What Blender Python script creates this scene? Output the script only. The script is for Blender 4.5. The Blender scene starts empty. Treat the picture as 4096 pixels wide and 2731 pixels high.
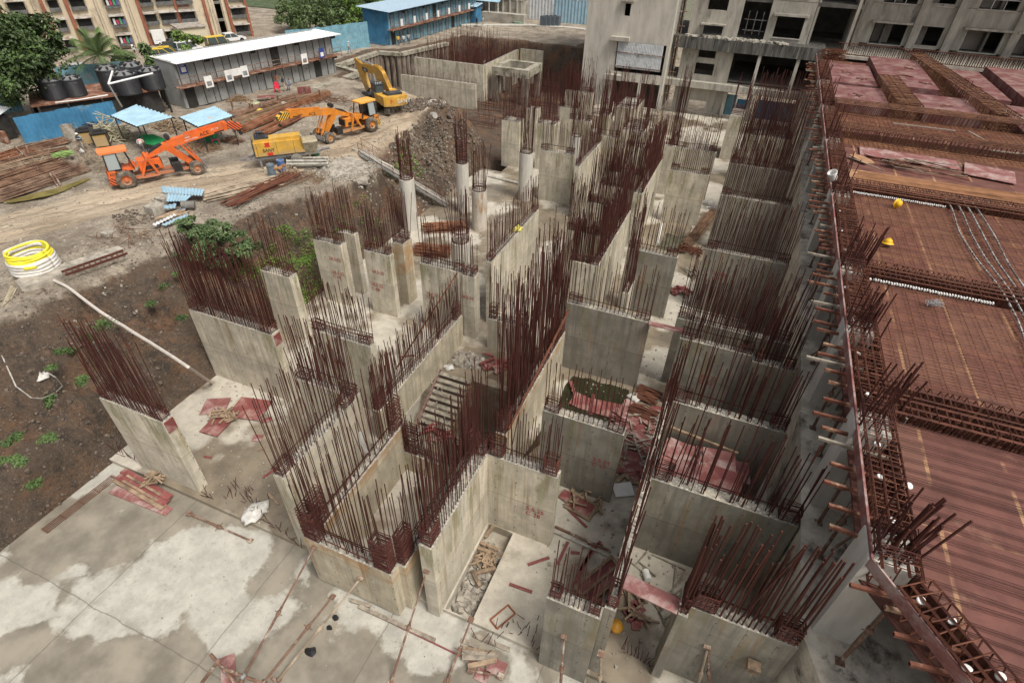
import bpy, math, random
from mathutils import Vector, Matrix, Euler
random.seed(7)
rnd = random.random
def ru(a, b): return a + (b - a) * random.random()
sc = bpy.context.scene
col = sc.collection
PI = math.pi
# ---------------------------------------------------------------- camera, world, sun, exposure
FPX, YAW, PIT, ROL, CAMZ = 2189.23, -0.377257, 0.668881, 0.029698, 20.0
def cam_axes():
    f = Vector((math.sin(YAW)*math.cos(PIT), math.cos(YAW)*math.cos(PIT), -math.sin(PIT)))
    r = Vector((math.cos(YAW), -math.sin(YAW), 0)); u = r.cross(f)
    return r*math.cos(ROL)+u*math.sin(ROL), u*math.cos(ROL)-r*math.sin(ROL), f
CR, CU, CF = cam_axes()
cd = bpy.data.cameras.new('camera'); cam = bpy.data.objects.new('camera', cd); col.objects.link(cam)
cd.sensor_width = 36.0; cd.lens = 36.0*FPX/4096; cd.clip_start = 0.1; cd.clip_end = 2000
cam.matrix_world = Matrix(((CR.x, CU.x, -CF.x, 0), (CR.y, CU.y, -CF.y, 0), (CR.z, CU.z, -CF.z, CAMZ), (0, 0, 0, 1)))
sc.camera = cam
SUN_EL, SUN_AZ = 58.0, 112.0           # azimuth clockwise from +Y
w = bpy.data.worlds.new('World'); sc.world = w; w.use_nodes = True
nt = w.node_tree; bg = nt.nodes['Background']
sky = nt.nodes.new('ShaderNodeTexSky'); sky.sky_type = 'NISHITA'; sky.sun_disc = False
sky.sun_elevation = math.radians(SUN_EL); sky.sun_rotation = math.radians(SUN_AZ)
sky.air_density = 1.0; sky.dust_density = 5.0; sky.ozone_density = 0.6
hs_w = nt.nodes.new('ShaderNodeHueSaturation'); hs_w.inputs['Saturation'].default_value = .3   # overcast: pale, nearly neutral sky
nt.links.new(sky.outputs[0], hs_w.inputs['Color']); nt.links.new(hs_w.outputs[0], bg.inputs[0]); bg.inputs[1].default_value = 0.10
sd = bpy.data.lights.new('sun', 'SUN'); sun = bpy.data.objects.new('sun', sd); col.objects.link(sun)
sd.energy = 2.4; sd.angle = math.radians(24); sd.color = (1.0, 0.95, 0.87)
sun.rotation_euler = (math.radians(90-SUN_EL), 0, math.radians(180-SUN_AZ))
sc.view_settings.view_transform = 'Standard'; sc.view_settings.look = 'None'
sc.view_settings.gamma = 1.0; sc.view_settings.exposure = 0.40
# ---------------------------------------------------------------- photo point -> place on a known plane
ZR = {'51':(1380,220,6.031),'52':(0,480,2.636),'53':(600,0,2.4436),'54':(1100,0,1.0752),'55':(900,300,2.24),'41':(350,480,3.36),'42':(980,330,2.94),'43':(0,100,2.94),'44':(2800,0,1.8148),'11':(0,0,2.119),'12':(900,0,1.568),
 '13':(2300,0,1.3096),'14':(0,700,1.96),'21':(1100,700,1.96),'22':(2100,600,1.96),'23':(3000,700,1.96),'24':(0,1400,1.96),
 '31':(1000,1400,1.809),'32':(2100,1300,1.96),'33':(3000,1400,1.96),'34':(800,1900,1.68),'35':(2000,1900,1.809),'36':(3000,1900,1.887),
 'D':(0,0,2352/4096),'N':(0,0,1)}
def ray(r, x, y):
    a = ZR[r]; X = a[0]+x/a[2]; Y = a[1]+y/a[2]
    return CR*((X-2048)/FPX) - CU*((Y-1365.5)/FPX) + CF
def PZ(r, x, y, z=4.3):
    d = ray(r, x, y); t = (z-CAMZ)/d.z
    return Vector((d.x*t, d.y*t, z))
def PY(r, x, y, Y):
    d = ray(r, x, y); t = Y/d.y
    return Vector((d.x*t, Y, CAMZ+d.z*t))
def PV(r, x, y, o, h):                   # on the vertical plane through o along h
    d = ray(r, x, y); n = Vector((-h[1], h[0], 0)); t = n.dot(Vector((o[0], o[1], 0)))/n.dot(d)
    return Vector((d.x*t, d.y*t, CAMZ+d.z*t))
# ---------------------------------------------------------------- mesh helpers
class MB:
    def __init__(s): s.v = []; s.f = []; s.m = []; s.k = 0; s.sm = False
    def add(s, vs, fs):
        n = len(s.v); s.v += [tuple(p) for p in vs]
        for f in fs: s.f.append(tuple(i+n for i in f)); s.m.append(s.k)
        return s
    def quad(s, a, b, c, d): return s.add([a, b, c, d], [(0, 1, 2, 3)])
    def box(s, x0, x1, y0, y1, z0, z1):
        return s.add([(x0,y0,z0),(x1,y0,z0),(x1,y1,z0),(x0,y1,z0),(x0,y0,z1),(x1,y0,z1),(x1,y1,z1),(x0,y1,z1)],
            [(0,3,2,1),(4,5,6,7),(0,1,5,4),(1,2,6,5),(2,3,7,6),(3,0,4,7)])
    def obox(s, c, d, rz=0, rx=0, ry=0):      # centre, full dims, rotation
        R = Euler((rx, ry, rz)).to_matrix(); c = Vector(c); h = Vector(d)/2
        vs = [c+R@Vector((sx*h.x, sy*h.y, sz*h.z)) for sz in (-1,1) for sx, sy in ((-1,-1),(1,-1),(1,1),(-1,1))]
        return s.add(vs, [(0,3,2,1),(4,5,6,7),(0,1,5,4),(1,2,6,5),(2,3,7,6),(3,0,4,7)])
    def bar(s, a, b, wd, ht=None):            # rectangular bar between two points
        a = Vector(a); b = Vector(b); d = (b-a); L = d.length; d.normalize(); ht = ht or wd
        up = Vector((0,0,1)) if abs(d.z) < .95 else Vector((1,0,0))
        x = d.cross(up).normalized(); y = x.cross(d)
        vs = [p+x*(sx*wd/2)+y*(sy*ht/2) for p in (a, b) for sx, sy in ((-1,-1),(1,-1),(1,1),(-1,1))]
        return s.add(vs, [(0,3,2,1),(4,5,6,7),(0,1,5,4),(1,2,6,5),(2,3,7,6),(3,0,4,7)])
    def tube(s, pts, r, n=6, r1=None, caps=True):
        pts = [Vector(p) for p in pts]; N = len(pts); vs = []; fs = []
        for i, p in enumerate(pts):
            d = (pts[min(i+1, N-1)]-pts[max(i-1, 0)])
            if d.length < 1e-9: d = Vector((0,0,1))
            d.normalize(); up = Vector((0,0,1)) if abs(d.z) < .95 else Vector((1,0,0))
            x = d.cross(up).normalized(); y = x.cross(d); rr = r if r1 is None else r+(r1-r)*i/max(1, N-1)
            vs += [p+x*(rr*math.cos(2*PI*k/n))+y*(rr*math.sin(2*PI*k/n)) for k in range(n)]
        for i in range(N-1):
            for k in range(n): fs.append((i*n+k, i*n+(k+1)%n, (i+1)*n+(k+1)%n, (i+1)*n+k))
        if caps: fs.append(tuple(range(n))[::-1]); fs.append(tuple((N-1)*n+k for k in range(n)))
        return s.add(vs, fs)
    def lathe(s, prof, n=20, c=(0,0,0), axis='z'):
        vs = []; fs = []
        for r, h in prof:
            for k in range(n):
                a = 2*PI*k/n; p = (r*math.cos(a), r*math.sin(a), h)
                if axis == 'y': p = (p[0], p[2], p[1])
                if axis == 'x': p = (p[2], p[0], p[1])
                vs.append((p[0]+c[0], p[1]+c[1], p[2]+c[2]))
        m = len(prof)
        for i in range(m-1):
            for k in range(n): fs.append((i*n+k, i*n+(k+1)%n, (i+1)*n+(k+1)%n, (i+1)*n+k))
        return s.add(vs, fs)
    def prism(s, poly, y0, y1):               # polygon in (x,z), extruded along y
        n = len(poly); vs = [(p[0], y0, p[1]) for p in poly]+[(p[0], y1, p[1]) for p in poly]
        fs = [tuple(range(n)), tuple(range(2*n-1, n-1, -1))]+[((i+1)%n, i, n+i, n+(i+1)%n) for i in range(n)]
        return s.add(vs, fs)
    def slabz(s, poly, z0, z1):               # polygon in (x,y), extruded along z
        n = len(poly); vs = [(p[0], p[1], z0) for p in poly]+[(p[0], p[1], z1) for p in poly]
        fs = [tuple(range(n-1, -1, -1)), tuple(range(n, 2*n))]+[(i, (i+1)%n, n+(i+1)%n, n+i) for i in range(n)]
        return s.add(vs, fs)
    def mesh(s, name, mats):
        me = bpy.data.meshes.new(name); me.from_pydata(s.v, [], s.f)
        if not isinstance(mats, (list, tuple)): mats = [mats]
        for m in mats: me.materials.append(m)
        if any(s.m): me.polygons.foreach_set('material_index', s.m)
        if s.sm: me.polygons.foreach_set('use_smooth', [True]*len(s.f))
        me.update(); return me
    def build(s, name, mats, parent=None, loc=None, rz=0):
        return link(name, s.mesh(name, mats), parent, loc, rz)
def link(name, me, parent=None, loc=None, rz=0):
    o = bpy.data.objects.new(name, me); col.objects.link(o)
    if parent: o.parent = parent
    if loc is not None: o.location = loc
    if rz: o.rotation_euler = (0, 0, rz)
    return o
def tag(o, label, cat, group=None, kind=None):
    o['label'] = label; o['category'] = cat
    if group: o['group'] = group
    if kind: o['kind'] = kind
    return o
def thing(name, label, cat, loc=(0,0,0), rz=0, group=None):
    o = bpy.data.objects.new(name, None); col.objects.link(o); o.location = loc; o.rotation_euler = (0, 0, rz)
    return tag(o, label, cat, group)
def struct(o): o['kind'] = 'structure'; return o
def dup(o, loc=None, rz=None, label=None):
    def cp(x, par):
        c = x.copy(); col.objects.link(c)
        if par: c.parent = par
        for ch in list(x.children): cp(ch, c)
        return c
    c = cp(o, None)
    if loc is not None: c.location = loc
    if rz is not None: c.rotation_euler = (0, 0, rz)
    if label: c['label'] = label
    return c
# ---------------------------------------------------------------- materials
class NT:
    def __init__(s, name):
        m = bpy.data.materials.new(name); m.use_nodes = True; s.m = m; s.t = m.node_tree
        s.b = s.t.nodes['Principled BSDF']; s.co = None
    def n(s, typ, **kw):
        x = s.t.nodes.new('ShaderNode'+typ)
        for k, v in kw.items(): setattr(x, k, v)
        return x
    def l(s, a, b): s.t.links.new(a, b)
    def coord(s, rand=True):
        if s.co is None:
            tc = s.n('TexCoord'); s.co = tc.outputs['Object']
            if rand:
                oi = s.n('ObjectInfo'); mu = s.n('Math', operation='MULTIPLY'); mu.inputs[1].default_value = 87.0
                s.l(oi.outputs['Random'], mu.inputs[0]); ad = s.n('VectorMath', operation='ADD')
                s.l(s.co, ad.inputs[0]); s.l(mu.outputs[0], ad.inputs[1]); s.raw = s.co; s.co = ad.outputs[0]
            else: s.raw = s.co
        return s.co
    def noise(s, scale, det=4, rough=.6, stretch=None, co=None):
        c = co or s.coord()
        if stretch:
            mp = s.n('Mapping'); mp.inputs['Scale'].default_value = stretch; s.l(c, mp.inputs[0]); c = mp.outputs[0]
        x = s.n('TexNoise'); x.inputs['Scale'].default_value = scale; x.inputs['Detail'].default_value = det
        x.inputs['Roughness'].default_value = rough; s.l(c, x.inputs['Vector']); return x.outputs[0]
    def ramp(s, fac, a, b):                    # smooth mask from a..b
        x = s.n('MapRange'); x.inputs[1].default_value = a; x.inputs[2].default_value = b; s.l(fac, x.inputs[0])
        x.interpolation_type = 'SMOOTHSTEP'; return x.outputs[0]
    def math(s, op, a, b=None):
        x = s.n('Math', operation=op)
        for i, q in enumerate((a, b)):
            if q is None: continue
            if isinstance(q, (int, float)): x.inputs[i].default_value = q
            else: s.l(q, x.inputs[i])
        return x.outputs[0]
    def mix(s, fac, a, b, mode='MIX'):
        x = s.n('MixRGB', blend_type=mode)
        for i, q in enumerate((fac, a, b)):
            if isinstance(q, (int, float)): x.inputs[i].default_value = q
            elif isinstance(q, (tuple, list)): x.inputs[i].default_value = (*q[:3], 1)
            else: s.l(q, x.inputs[i])
        return x.outputs[0]
    def done(s, colr, rough=.8, metal=0., bump=None, bs=.3, bd=.05, spec=.3):
        for nm, q in (('Base Color', colr), ('Roughness', rough)):
            if isinstance(q, (tuple, list)): s.b.inputs[nm].default_value = (*q[:3], 1)
            elif isinstance(q, (int, float)): s.b.inputs[nm].default_value = q
            else: s.l(q, s.b.inputs[nm])
        s.b.inputs['Metallic'].default_value = metal; s.b.inputs['Specular IOR Level'].default_value = spec
        if bump is not None:
            x = s.n('Bump'); x.inputs['Strength'].default_value = bs; x.inputs['Distance'].default_value = bd
            s.l(bump, x.inputs['Height']); s.l(x.outputs[0], s.b.inputs['Normal'])
        return s.m
def sc3(c, k): return tuple(min(1, x*k) for x in c)
def M(name, c, rough=.75, var=.25, scale=2.5, stain=None, sth=(.52, .68), sscale=1.3, metal=0., bump=.0, stretch=None, spec=.3):
    q = NT(name); a = q.mix(q.ramp(q.noise(scale, 5, .65, stretch), .3, .7), sc3(c, 1-var), sc3(c, 1+var))
    if stain: a = q.mix(q.ramp(q.noise(sscale, 6, .7, stretch), *sth), a, stain)
    return q.done(a, rough, metal, q.noise(scale*6, 4) if bump else None, bump or .1, .03, spec=spec)
def make_wall_mat(name, base, lift=2.2, rust=.5, moss=.5):
    q = NT(name); co = q.coord(); sp = q.n('SeparateXYZ'); q.l(q.raw, sp.inputs[0])
    u = q.math('ADD', sp.outputs[0], sp.outputs[1]); z = sp.outputs[2]
    c = q.mix(q.ramp(q.noise(1.1, 6, .65), .3, .72), sc3(base, .72), sc3(base, 1.15))
    c = q.mix(q.math('MULTIPLY', q.ramp(q.noise(.9, 5, .7, (3.2, 3.2, .22)), .47, .64), .6), c, sc3(base, .52))
    # two lifts of a slightly different mix
    low = q.math('LESS_THAN', q.math('ADD', z, q.math('MULTIPLY', q.noise(2), .06)), lift)
    c = q.mix(low, c, q.mix(1.0, c, (.91, .915, .93), 'MULTIPLY'))
    def line(val, period, wd, off=0.):
        f = q.math('FRACT', q.math('DIVIDE', q.math('ADD', val, off), period))
        return q.math('LESS_THAN', f, wd/period)
    nz = q.ramp(q.noise(3.5), .42, .6)
    seam = q.math('MULTIPLY', line(u, .84, .026, 40.13), nz)
    zj = q.math('LESS_THAN', q.math('ABSOLUTE', q.math('SUBTRACT', q.math('ADD', z, q.math('MULTIPLY', q.noise(1.5), .05)), lift+.02)), .022)
    c = q.mix(q.math('MULTIPLY', q.math('MAXIMUM', q.math('MULTIPLY', seam, .85), q.math('MULTIPLY', zj, .7)), .8), c, sc3(base, .32))
    fl = lambda v, p: q.math('FLOOR', q.math('DIVIDE', v, p))
    cv = q.n('CombineXYZ'); q.l(fl(q.math('ADD', u, 40.13), .84), cv.inputs[0]); q.l(fl(z, 1.1), cv.inputs[1]); oi2 = q.n('ObjectInfo'); q.l(oi2.outputs['Random'], cv.inputs[2])
    wn_ = q.n('TexWhiteNoise'); q.l(cv.outputs[0], wn_.inputs['Vector']); c = q.mix(q.math('MULTIPLY', q.ramp(wn_.outputs['Value'], .2, 1.), .3), c, sc3(base, .66))
    # tie holes
    fu = q.math('SUBTRACT', q.math('FRACT', q.math('DIVIDE', q.math('ADD', u, 40.5), .84)), .5)
    fz = q.math('SUBTRACT', q.math('FRACT', q.math('DIVIDE', z, .72)), .5)
    d2 = q.math('ADD', q.math('POWER', q.math('MULTIPLY', fu, .84), 2), q.math('POWER', q.math('MULTIPLY', fz, .72), 2))
    c = q.mix(q.math('MULTIPLY', q.math('LESS_THAN', d2, .0011), .75), c, (.06, .055, .05))
    # drips of algae and rust under the top edge
    if moss: 
        mm = q.math('MULTIPLY', q.ramp(q.noise(1.0, 5, .7, (1.8, 1.8, .3)), .5, .63), q.ramp(z, 1.2, 3.9))
        c = q.mix(q.math('MULTIPLY', mm, moss), c, (.19, .175, .07))
    if rust:
        rr = q.math('MULTIPLY', q.ramp(q.noise(1.3, 5, .7, (3., 3., .16)), .54, .66), q.ramp(z, -.5, 2.8))
        c = q.mix(q.math('MULTIPLY', rr, rust), c, (.30, .17, .075))
    if rust > .8:
        c = q.mix(q.math('MULTIPLY', q.math('MULTIPLY', q.ramp(q.math('ADD', z, q.math('MULTIPLY', q.noise(2.5, 5), .9)), 2.3, 3.1), q.ramp(q.noise(1.4, 5), .36, .6)), .85), c, (.40, .235, .11))
    return q.done(c, .85, 0, q.noise(14, 4), .25, .02)
MW = make_wall_mat('formed concrete', (.62, .56, .44), 2.2, .5, .65)
MWR = make_wall_mat('rust washed concrete', (.56, .49, .36), 2.2, .95, .2)
MWD = make_wall_mat('shade darkened grey concrete', (.31, .285, .232), 2.2, .55, .45)  # shade on the right-hand walls is partly painted into this darker grey
def make_raw_top():
    q = NT('rough concrete top'); v = q.n('TexVoronoi'); v.inputs['Scale'].default_value = 9; q.l(q.coord(), v.inputs['Vector'])
    c = q.mix(q.ramp(v.outputs['Distance'], 0, .6), (.56, .52, .45), (.27, .25, .21))
    c = q.mix(q.ramp(q.noise(2), .5, .7), c, (.55, .49, .38))
    return q.done(c, .9, 0, v.outputs['Distance'], .7, .05)
MTOP = make_raw_top()
def make_slab(name, base, wet, th, joints=()):
    q = NT(name); q.coord(False)
    m = q.ramp(q.math('ADD', q.math('MULTIPLY', q.noise(.17, 3, .5), .85), q.math('MULTIPLY', q.noise(1.1, 7, .6), .16)), *th)
    dry = q.mix(q.ramp(q.noise(1.5, 6, .7), .3, .75), sc3(base, .8), sc3(base, 1.15))
    dry = q.mix(q.math('MULTIPLY', q.ramp(q.noise(5.5, 5, .75), .56, .7), .65), dry, sc3(base, .5))
    we = q.mix(q.ramp(q.noise(.7, 5), .3, .7), sc3(wet, .75), sc3(wet, 1.35))
    cc = q.mix(m, dry, we)
    if joints:
        sp = q.n('SeparateXYZ'); q.l(q.raw, sp.inputs[0]); wob = q.math('MULTIPLY', q.math('SUBTRACT', q.noise(.8, 4), .5), .22)
        for ax, v in joints:
            dd = q.math('ABSOLUTE', q.math('SUBTRACT', q.math('ADD', sp.outputs[ax], wob), v))
            cc = q.mix(q.math('MULTIPLY', q.ramp(dd, .45, .02), q.math('MULTIPLY', q.ramp(q.noise(1.1, 5), .4, .65), .5)), cc, sc3(wet, .8)); cc = q.mix(q.math('MULTIPLY', q.math('LESS_THAN', dd, .022), .55), cc, (.12,.105,.085))
    return q.done(cc, q.math('SUBTRACT', .88, q.math('MULTIPLY', m, .66)), 0, q.math('MULTIPLY', q.noise(9, 5), q.math('SUBTRACT', 1., m)), .2, .03, spec=.4)
MSLAB = make_slab('site slab concrete', (.47, .43, .355), (.20, .165, .12), (.47, .53))
MFRONT = make_slab('wet front slab concrete', (.43, .41, .355), (.225, .20, .158), (.478, .503), ((0,-17.5),(0,-12.3),(0,-7.2),(1,3.2),(0,-1.6)))
def make_rebar(name, a, b):
    q = NT(name); c = q.mix(q.ramp(q.noise(1.5), .35, .65), a, b); oi = q.n('ObjectInfo')
    return q.done(q.mix(q.math('MULTIPLY', q.ramp(oi.outputs['Random'],   .45, 1.), .38), c, (b[0]*1.8, b[1]*2.2, b[2]*2.0)), .75, .1)
MBAR = make_rebar('dark rusted rebar', (.042, .013, .011), (.084, .025, .018))
MBARO = make_rebar('orange rusted rebar', (.13, .05, .026), (.25, .11, .055))
MCAGE = make_rebar('rusted cage steel', (.065, .022, .014), (.13, .045, .026))
def make_ply(name, c, pale, th=(.55, .75), grid=True):
    q = NT(name); q.coord(False)
    k = q.mix(q.ramp(q.noise(1.2, 6, .7), .3, .7), sc3(c, .75), sc3(c, 1.2))
    k = q.mix(q.math('MULTIPLY', q.ramp(q.noise(.8, 7, .75), *th), .85), k, pale)
    if grid:
        sp = q.n('SeparateXYZ'); q.l(q.raw, sp.inputs[0])
        def ln(v, p, wd): return q.math('LESS_THAN', q.math('FRACT', q.math('DIVIDE', q.math('ADD', v, 80.3), p)), wd/p)
        cv = q.n('CombineXYZ'); q.l(q.math('FLOOR', q.math('DIVIDE', q.math('ADD', sp.outputs[0], 80.3), 2.05)), cv.inputs[0]); q.l(q.math('FLOOR', q.math('DIVIDE', q.math('ADD', sp.outputs[1], 80.3), 2.6)), cv.inputs[1])
        wn_ = q.n('TexWhiteNoise'); q.l(cv.outputs[0], wn_.inputs['Vector']); k = q.mix(q.math('MULTIPLY', wn_.outputs['Value'], .4), k, (c[0]*.8, c[1]*.95, c[2]*.9)); k = q.mix(q.math('MULTIPLY', q.math('GREATER_THAN', wn_.outputs['Value'], .72), .3), k, (.22, .115, .08))
        g = q.math('MAXIMUM', ln(sp.outputs[0], 2.05, .1), ln(sp.outputs[1], 3.9, .05))
        k = q.mix(q.math('MULTIPLY', q.math('MULTIPLY', g, q.ramp(q.noise(.6), .42, .6)), .8), k, (.42, .25, .13))
    return q.done(k, .6, 0, q.noise(20), .1, .02)
MPLY = make_ply('red film faced plywood', (.145, .058, .045), (.27, .155, .105))
MPLYF = make_ply('faded red plywood', (.24, .095, .085), (.42, .33, .30), (.44, .64), False)
MPLYS = make_ply('scrap red plywood', (.215, .066, .06), (.36, .25, .21), (.48, .66), False)
MWOOD = M('weathered timber', (.27, .195, .13), .8, .4, 2.5, (.12, .09, .06), stretch=(1, 1, 1))
MWOODG = M('grey timber', (.28, .24, .19), .85, .35, 4, (.1, .085, .07))
MPROP = M('rusty prop pipe', (.165, .095, .065), .7, .3, 3, (.42, .36, .29), (.5, .64), 2.2)
MSTEEL = M('grimy grey steel', (.22, .22, .22), .6, .3, 3, (.2, .09, .05))
MBLACK = M('black rubber plastic', (.018, .018, .02), .6, .2)
MWHITE = M('dull white', (.72, .71, .68), .6, .08)

def paint_mud(name, c, z0, z1, mud=(.30, .225, .15), k=.85, rough=.5):
    q = NT(name); q.coord(False); sp = q.n('SeparateXYZ'); q.l(q.raw, sp.inputs[0])
    a = q.mix(q.ramp(q.noise(1.6, 5, .65), .3, .7), sc3(c, .78), sc3(c, 1.08))
    a = q.mix(q.math('MULTIPLY', q.ramp(q.noise(2.2, 6, .75), .52, .68), .6), a, mud)
    m = q.ramp(q.math('ADD', sp.outputs[2], q.math('MULTIPLY', q.math('SUBTRACT', q.noise(2.5, 6, .7), .5), 1.2*(z1-z0))), z1, z0)
    a = q.mix(q.math('MULTIPLY', m, k), a, mud)
    a = q.mix(q.math('MULTIPLY', q.ramp(q.noise(6, 5, .7), .6, .7), .6), a, (.10, .06, .04))
    return q.done(a, rough, 0, spec=.4)
# ================================================================ terrain
POLY = [(-22.7,-45),(-22.7,49.5),(-26,54.5),(-33,56.5),(-43.6,56.5),(-44.4,59.2),(-48.6,60.6),(-48.8,69.6),(-45.4,70.6),(-43,83),(-33,83.6),(-23,84),(-20,110),(60,110),(60,-45)]
def sdist(x, y):
    ins = False; best = 1e9; n = len(POLY)
    for i in range(n):
        x1, y1 = POLY[i]; x2, y2 = POLY[(i+1) % n]
        if (y1 > y) != (y2 > y) and x < (x2-x1)*(y-y1)/(y2-y1)+x1: ins = not ins
        dx, dy = x2-x1, y2-y1; t = max(0, min(1, ((x-x1)*dx+(y-y1)*dy)/(dx*dx+dy*dy)))
        d = (x-x1-t*dx)**2+(y-y1-t*dy)**2
        if d < best: best = d
    return -math.sqrt(best) if ins else math.sqrt(best)
from mathutils import noise as mn
def fbm(x, y, s, o=4):
    return mn.fractal(Vector((x*s, y*s, 3.7)), 1.0, 2.0, o)
def lerp_tab(t, tab):
    if t <= tab[0][0]: return tab[0][1]
    for (a, va), (b, vb) in zip(tab, tab[1:]):
        if t <= b: return va+(vb-va)*(t-a)/(b-a)
    return tab[-1][1]
def ground(x, y, rough=True):
    d = sdist(x, y)
    if 0 < d < 6 and y < 48: d = max(.02, d+min(1, d/.5)*(.75*fbm(x+70, y, .45, 3)+.25*fbm(x, y+20, 1.6, 3)))
    if d <= 0: return -.06 if (y > 50 and x < -20.6) or d > -.25 else -4.2
    if y > 57 or (y > 49 and x < -40): D = 1.0
    elif y > 48: D = 4.2
    else: D = lerp_tab(y, [(-10, 8.5), (5, 8.), (12, 7.), (20, 6.2), (25, 5.), (31, 2.0), (34, 2.2), (37, 5.2), (42, 6.5), (47, 5.)])
    if y > 80 and x > -44: D = 2.2
    nz = fbm(x, y, .35)
    t = max(0, min(1, (d+nz*.5*(1 if D > 1.5 else .2))/D)); 
    sm_ = lambda q: q*q*(3-2*q)
    z = 4.3*(.40*sm_(min(1, d/1.0))+.60*t**1.1) if D > 3 else 4.3*t
    if rough:
        k = min(1, d/1.2); e = (1-t)*t*4
        z += k*(e*1.15*fbm(x, y, .5)+e*.3*fbm(x+9, y, 1.7)-e*.9*abs(fbm(x+3, y+14, .6, 3))+e*.22*fbm(x+60, y, 3.1, 3)+e*.25*math.floor(3*fbm(x, y+40, .35, 3))/3+.16*fbm(x+31, y, .28)+.05*fbm(x, y+50, 1.6))
        # churned heaps of spoil
        for hx, hy, hr, hh in ((-26.2,46.2,3.4,.6),(-28.5,48.5,3.0,.5),(-29.2,53.4,3.0,.8),(-34,51.6,3.4,.5),(-32,16.4,1.6,.35),(-38,44.5,3,.25),(-24.9,38.5,1.8,.7)):
            q = ((x-hx)**2+(y-hy)**2)/hr**2
            if q < 4: z += hh*math.exp(-q*1.4)*(1+.5*fbm(x, y, 1.3))
        if d > D-.8 and y < 62 and x > -60:
            r = road_d(x, y); k = max(0, 1-abs(r)/3.4)
            z = z*(1-.6*k)+.6*k*4.27+k*(.045*math.sin(r*6.5+fbm(x, y, .25)*2.5)+.03*math.sin(r*17+fbm(x, y, .4)*5))
            if abs(r) > 2.6: z += .09*max(0, fbm(x+5, y, 1.1))
        # ground cut away under the walkway
        dx, dy = WKB.x-WKA.x, WKB.y-WKA.y; t2 = ((x-WKA.x)*dx+(y-WKA.y)*dy)/(dx*dx+dy*dy)
        if -.02 < t2 < 1.02:
            dd = abs((x-WKA.x)*dy-(y-WKA.y)*dx)/math.hypot(dx, dy); zw = WKA.z+(WKB.z-WKA.z)*t2-.3-.5*min(1, max(0, t2*4))
            if dd < 2.2 and z > zw: q = min(1, max(0, (2.2-dd)/1.2)); z += (zw-z)*q
    return z
ROAD = [PZ('D', *q, 4.3) for q in ((-160,600),(0,530),(150,490),(330,440),(600,392),(780,345),(880,290),(945,246),(960,225))]
WKA, WKB = PZ('12', 850, 950, 4.35), Vector((-21.5, 38.6, .12))
def road_d(x, y):
    best = 1e9
    for a, c in zip(ROAD, ROAD[1:]):
        dx, dy = c.x-a.x, c.y-a.y; t = max(0, min(1, ((x-a.x)*dx+(y-a.y)*dy)/(dx*dx+dy*dy))); px, py = a.x+t*dx, a.y+t*dy
        d = math.hypot(x-px, y-py)
        if d < best: best = d; sgn = 1 if dx*(y-py)-dy*(x-px) > 0 else -1; bs = sgn
    return best*bs
def axis(a, b, st, lo, hi):
    v = []; t = a
    while t < b: v.append(t); t += st
    s = st; t = a
    while t > lo: s *= 1.35; t -= s; v.insert(0, t)
    s = st; t = b
    while t < hi: v.append(t); s *= 1.35; t += s
    v.append(hi+s); return v
xs = axis(-50, -20.2, .2, -900, 900); ys = axis(0, 88, .22, -600, 1500)
xs = sorted(set([round(v, 3) for v in xs]))
b = MB(); b.sm = True
NX, NY = len(xs), len(ys)
for y in ys:
    for x in xs: b.v.append((x, y, ground(x, y)))
for j in range(NY-1):
    for i in range(NX-1): b.f.append((j*NX+i, j*NX+i+1, (j+1)*NX+i+1, (j+1)*NX+i)); b.m.append(0)
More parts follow.
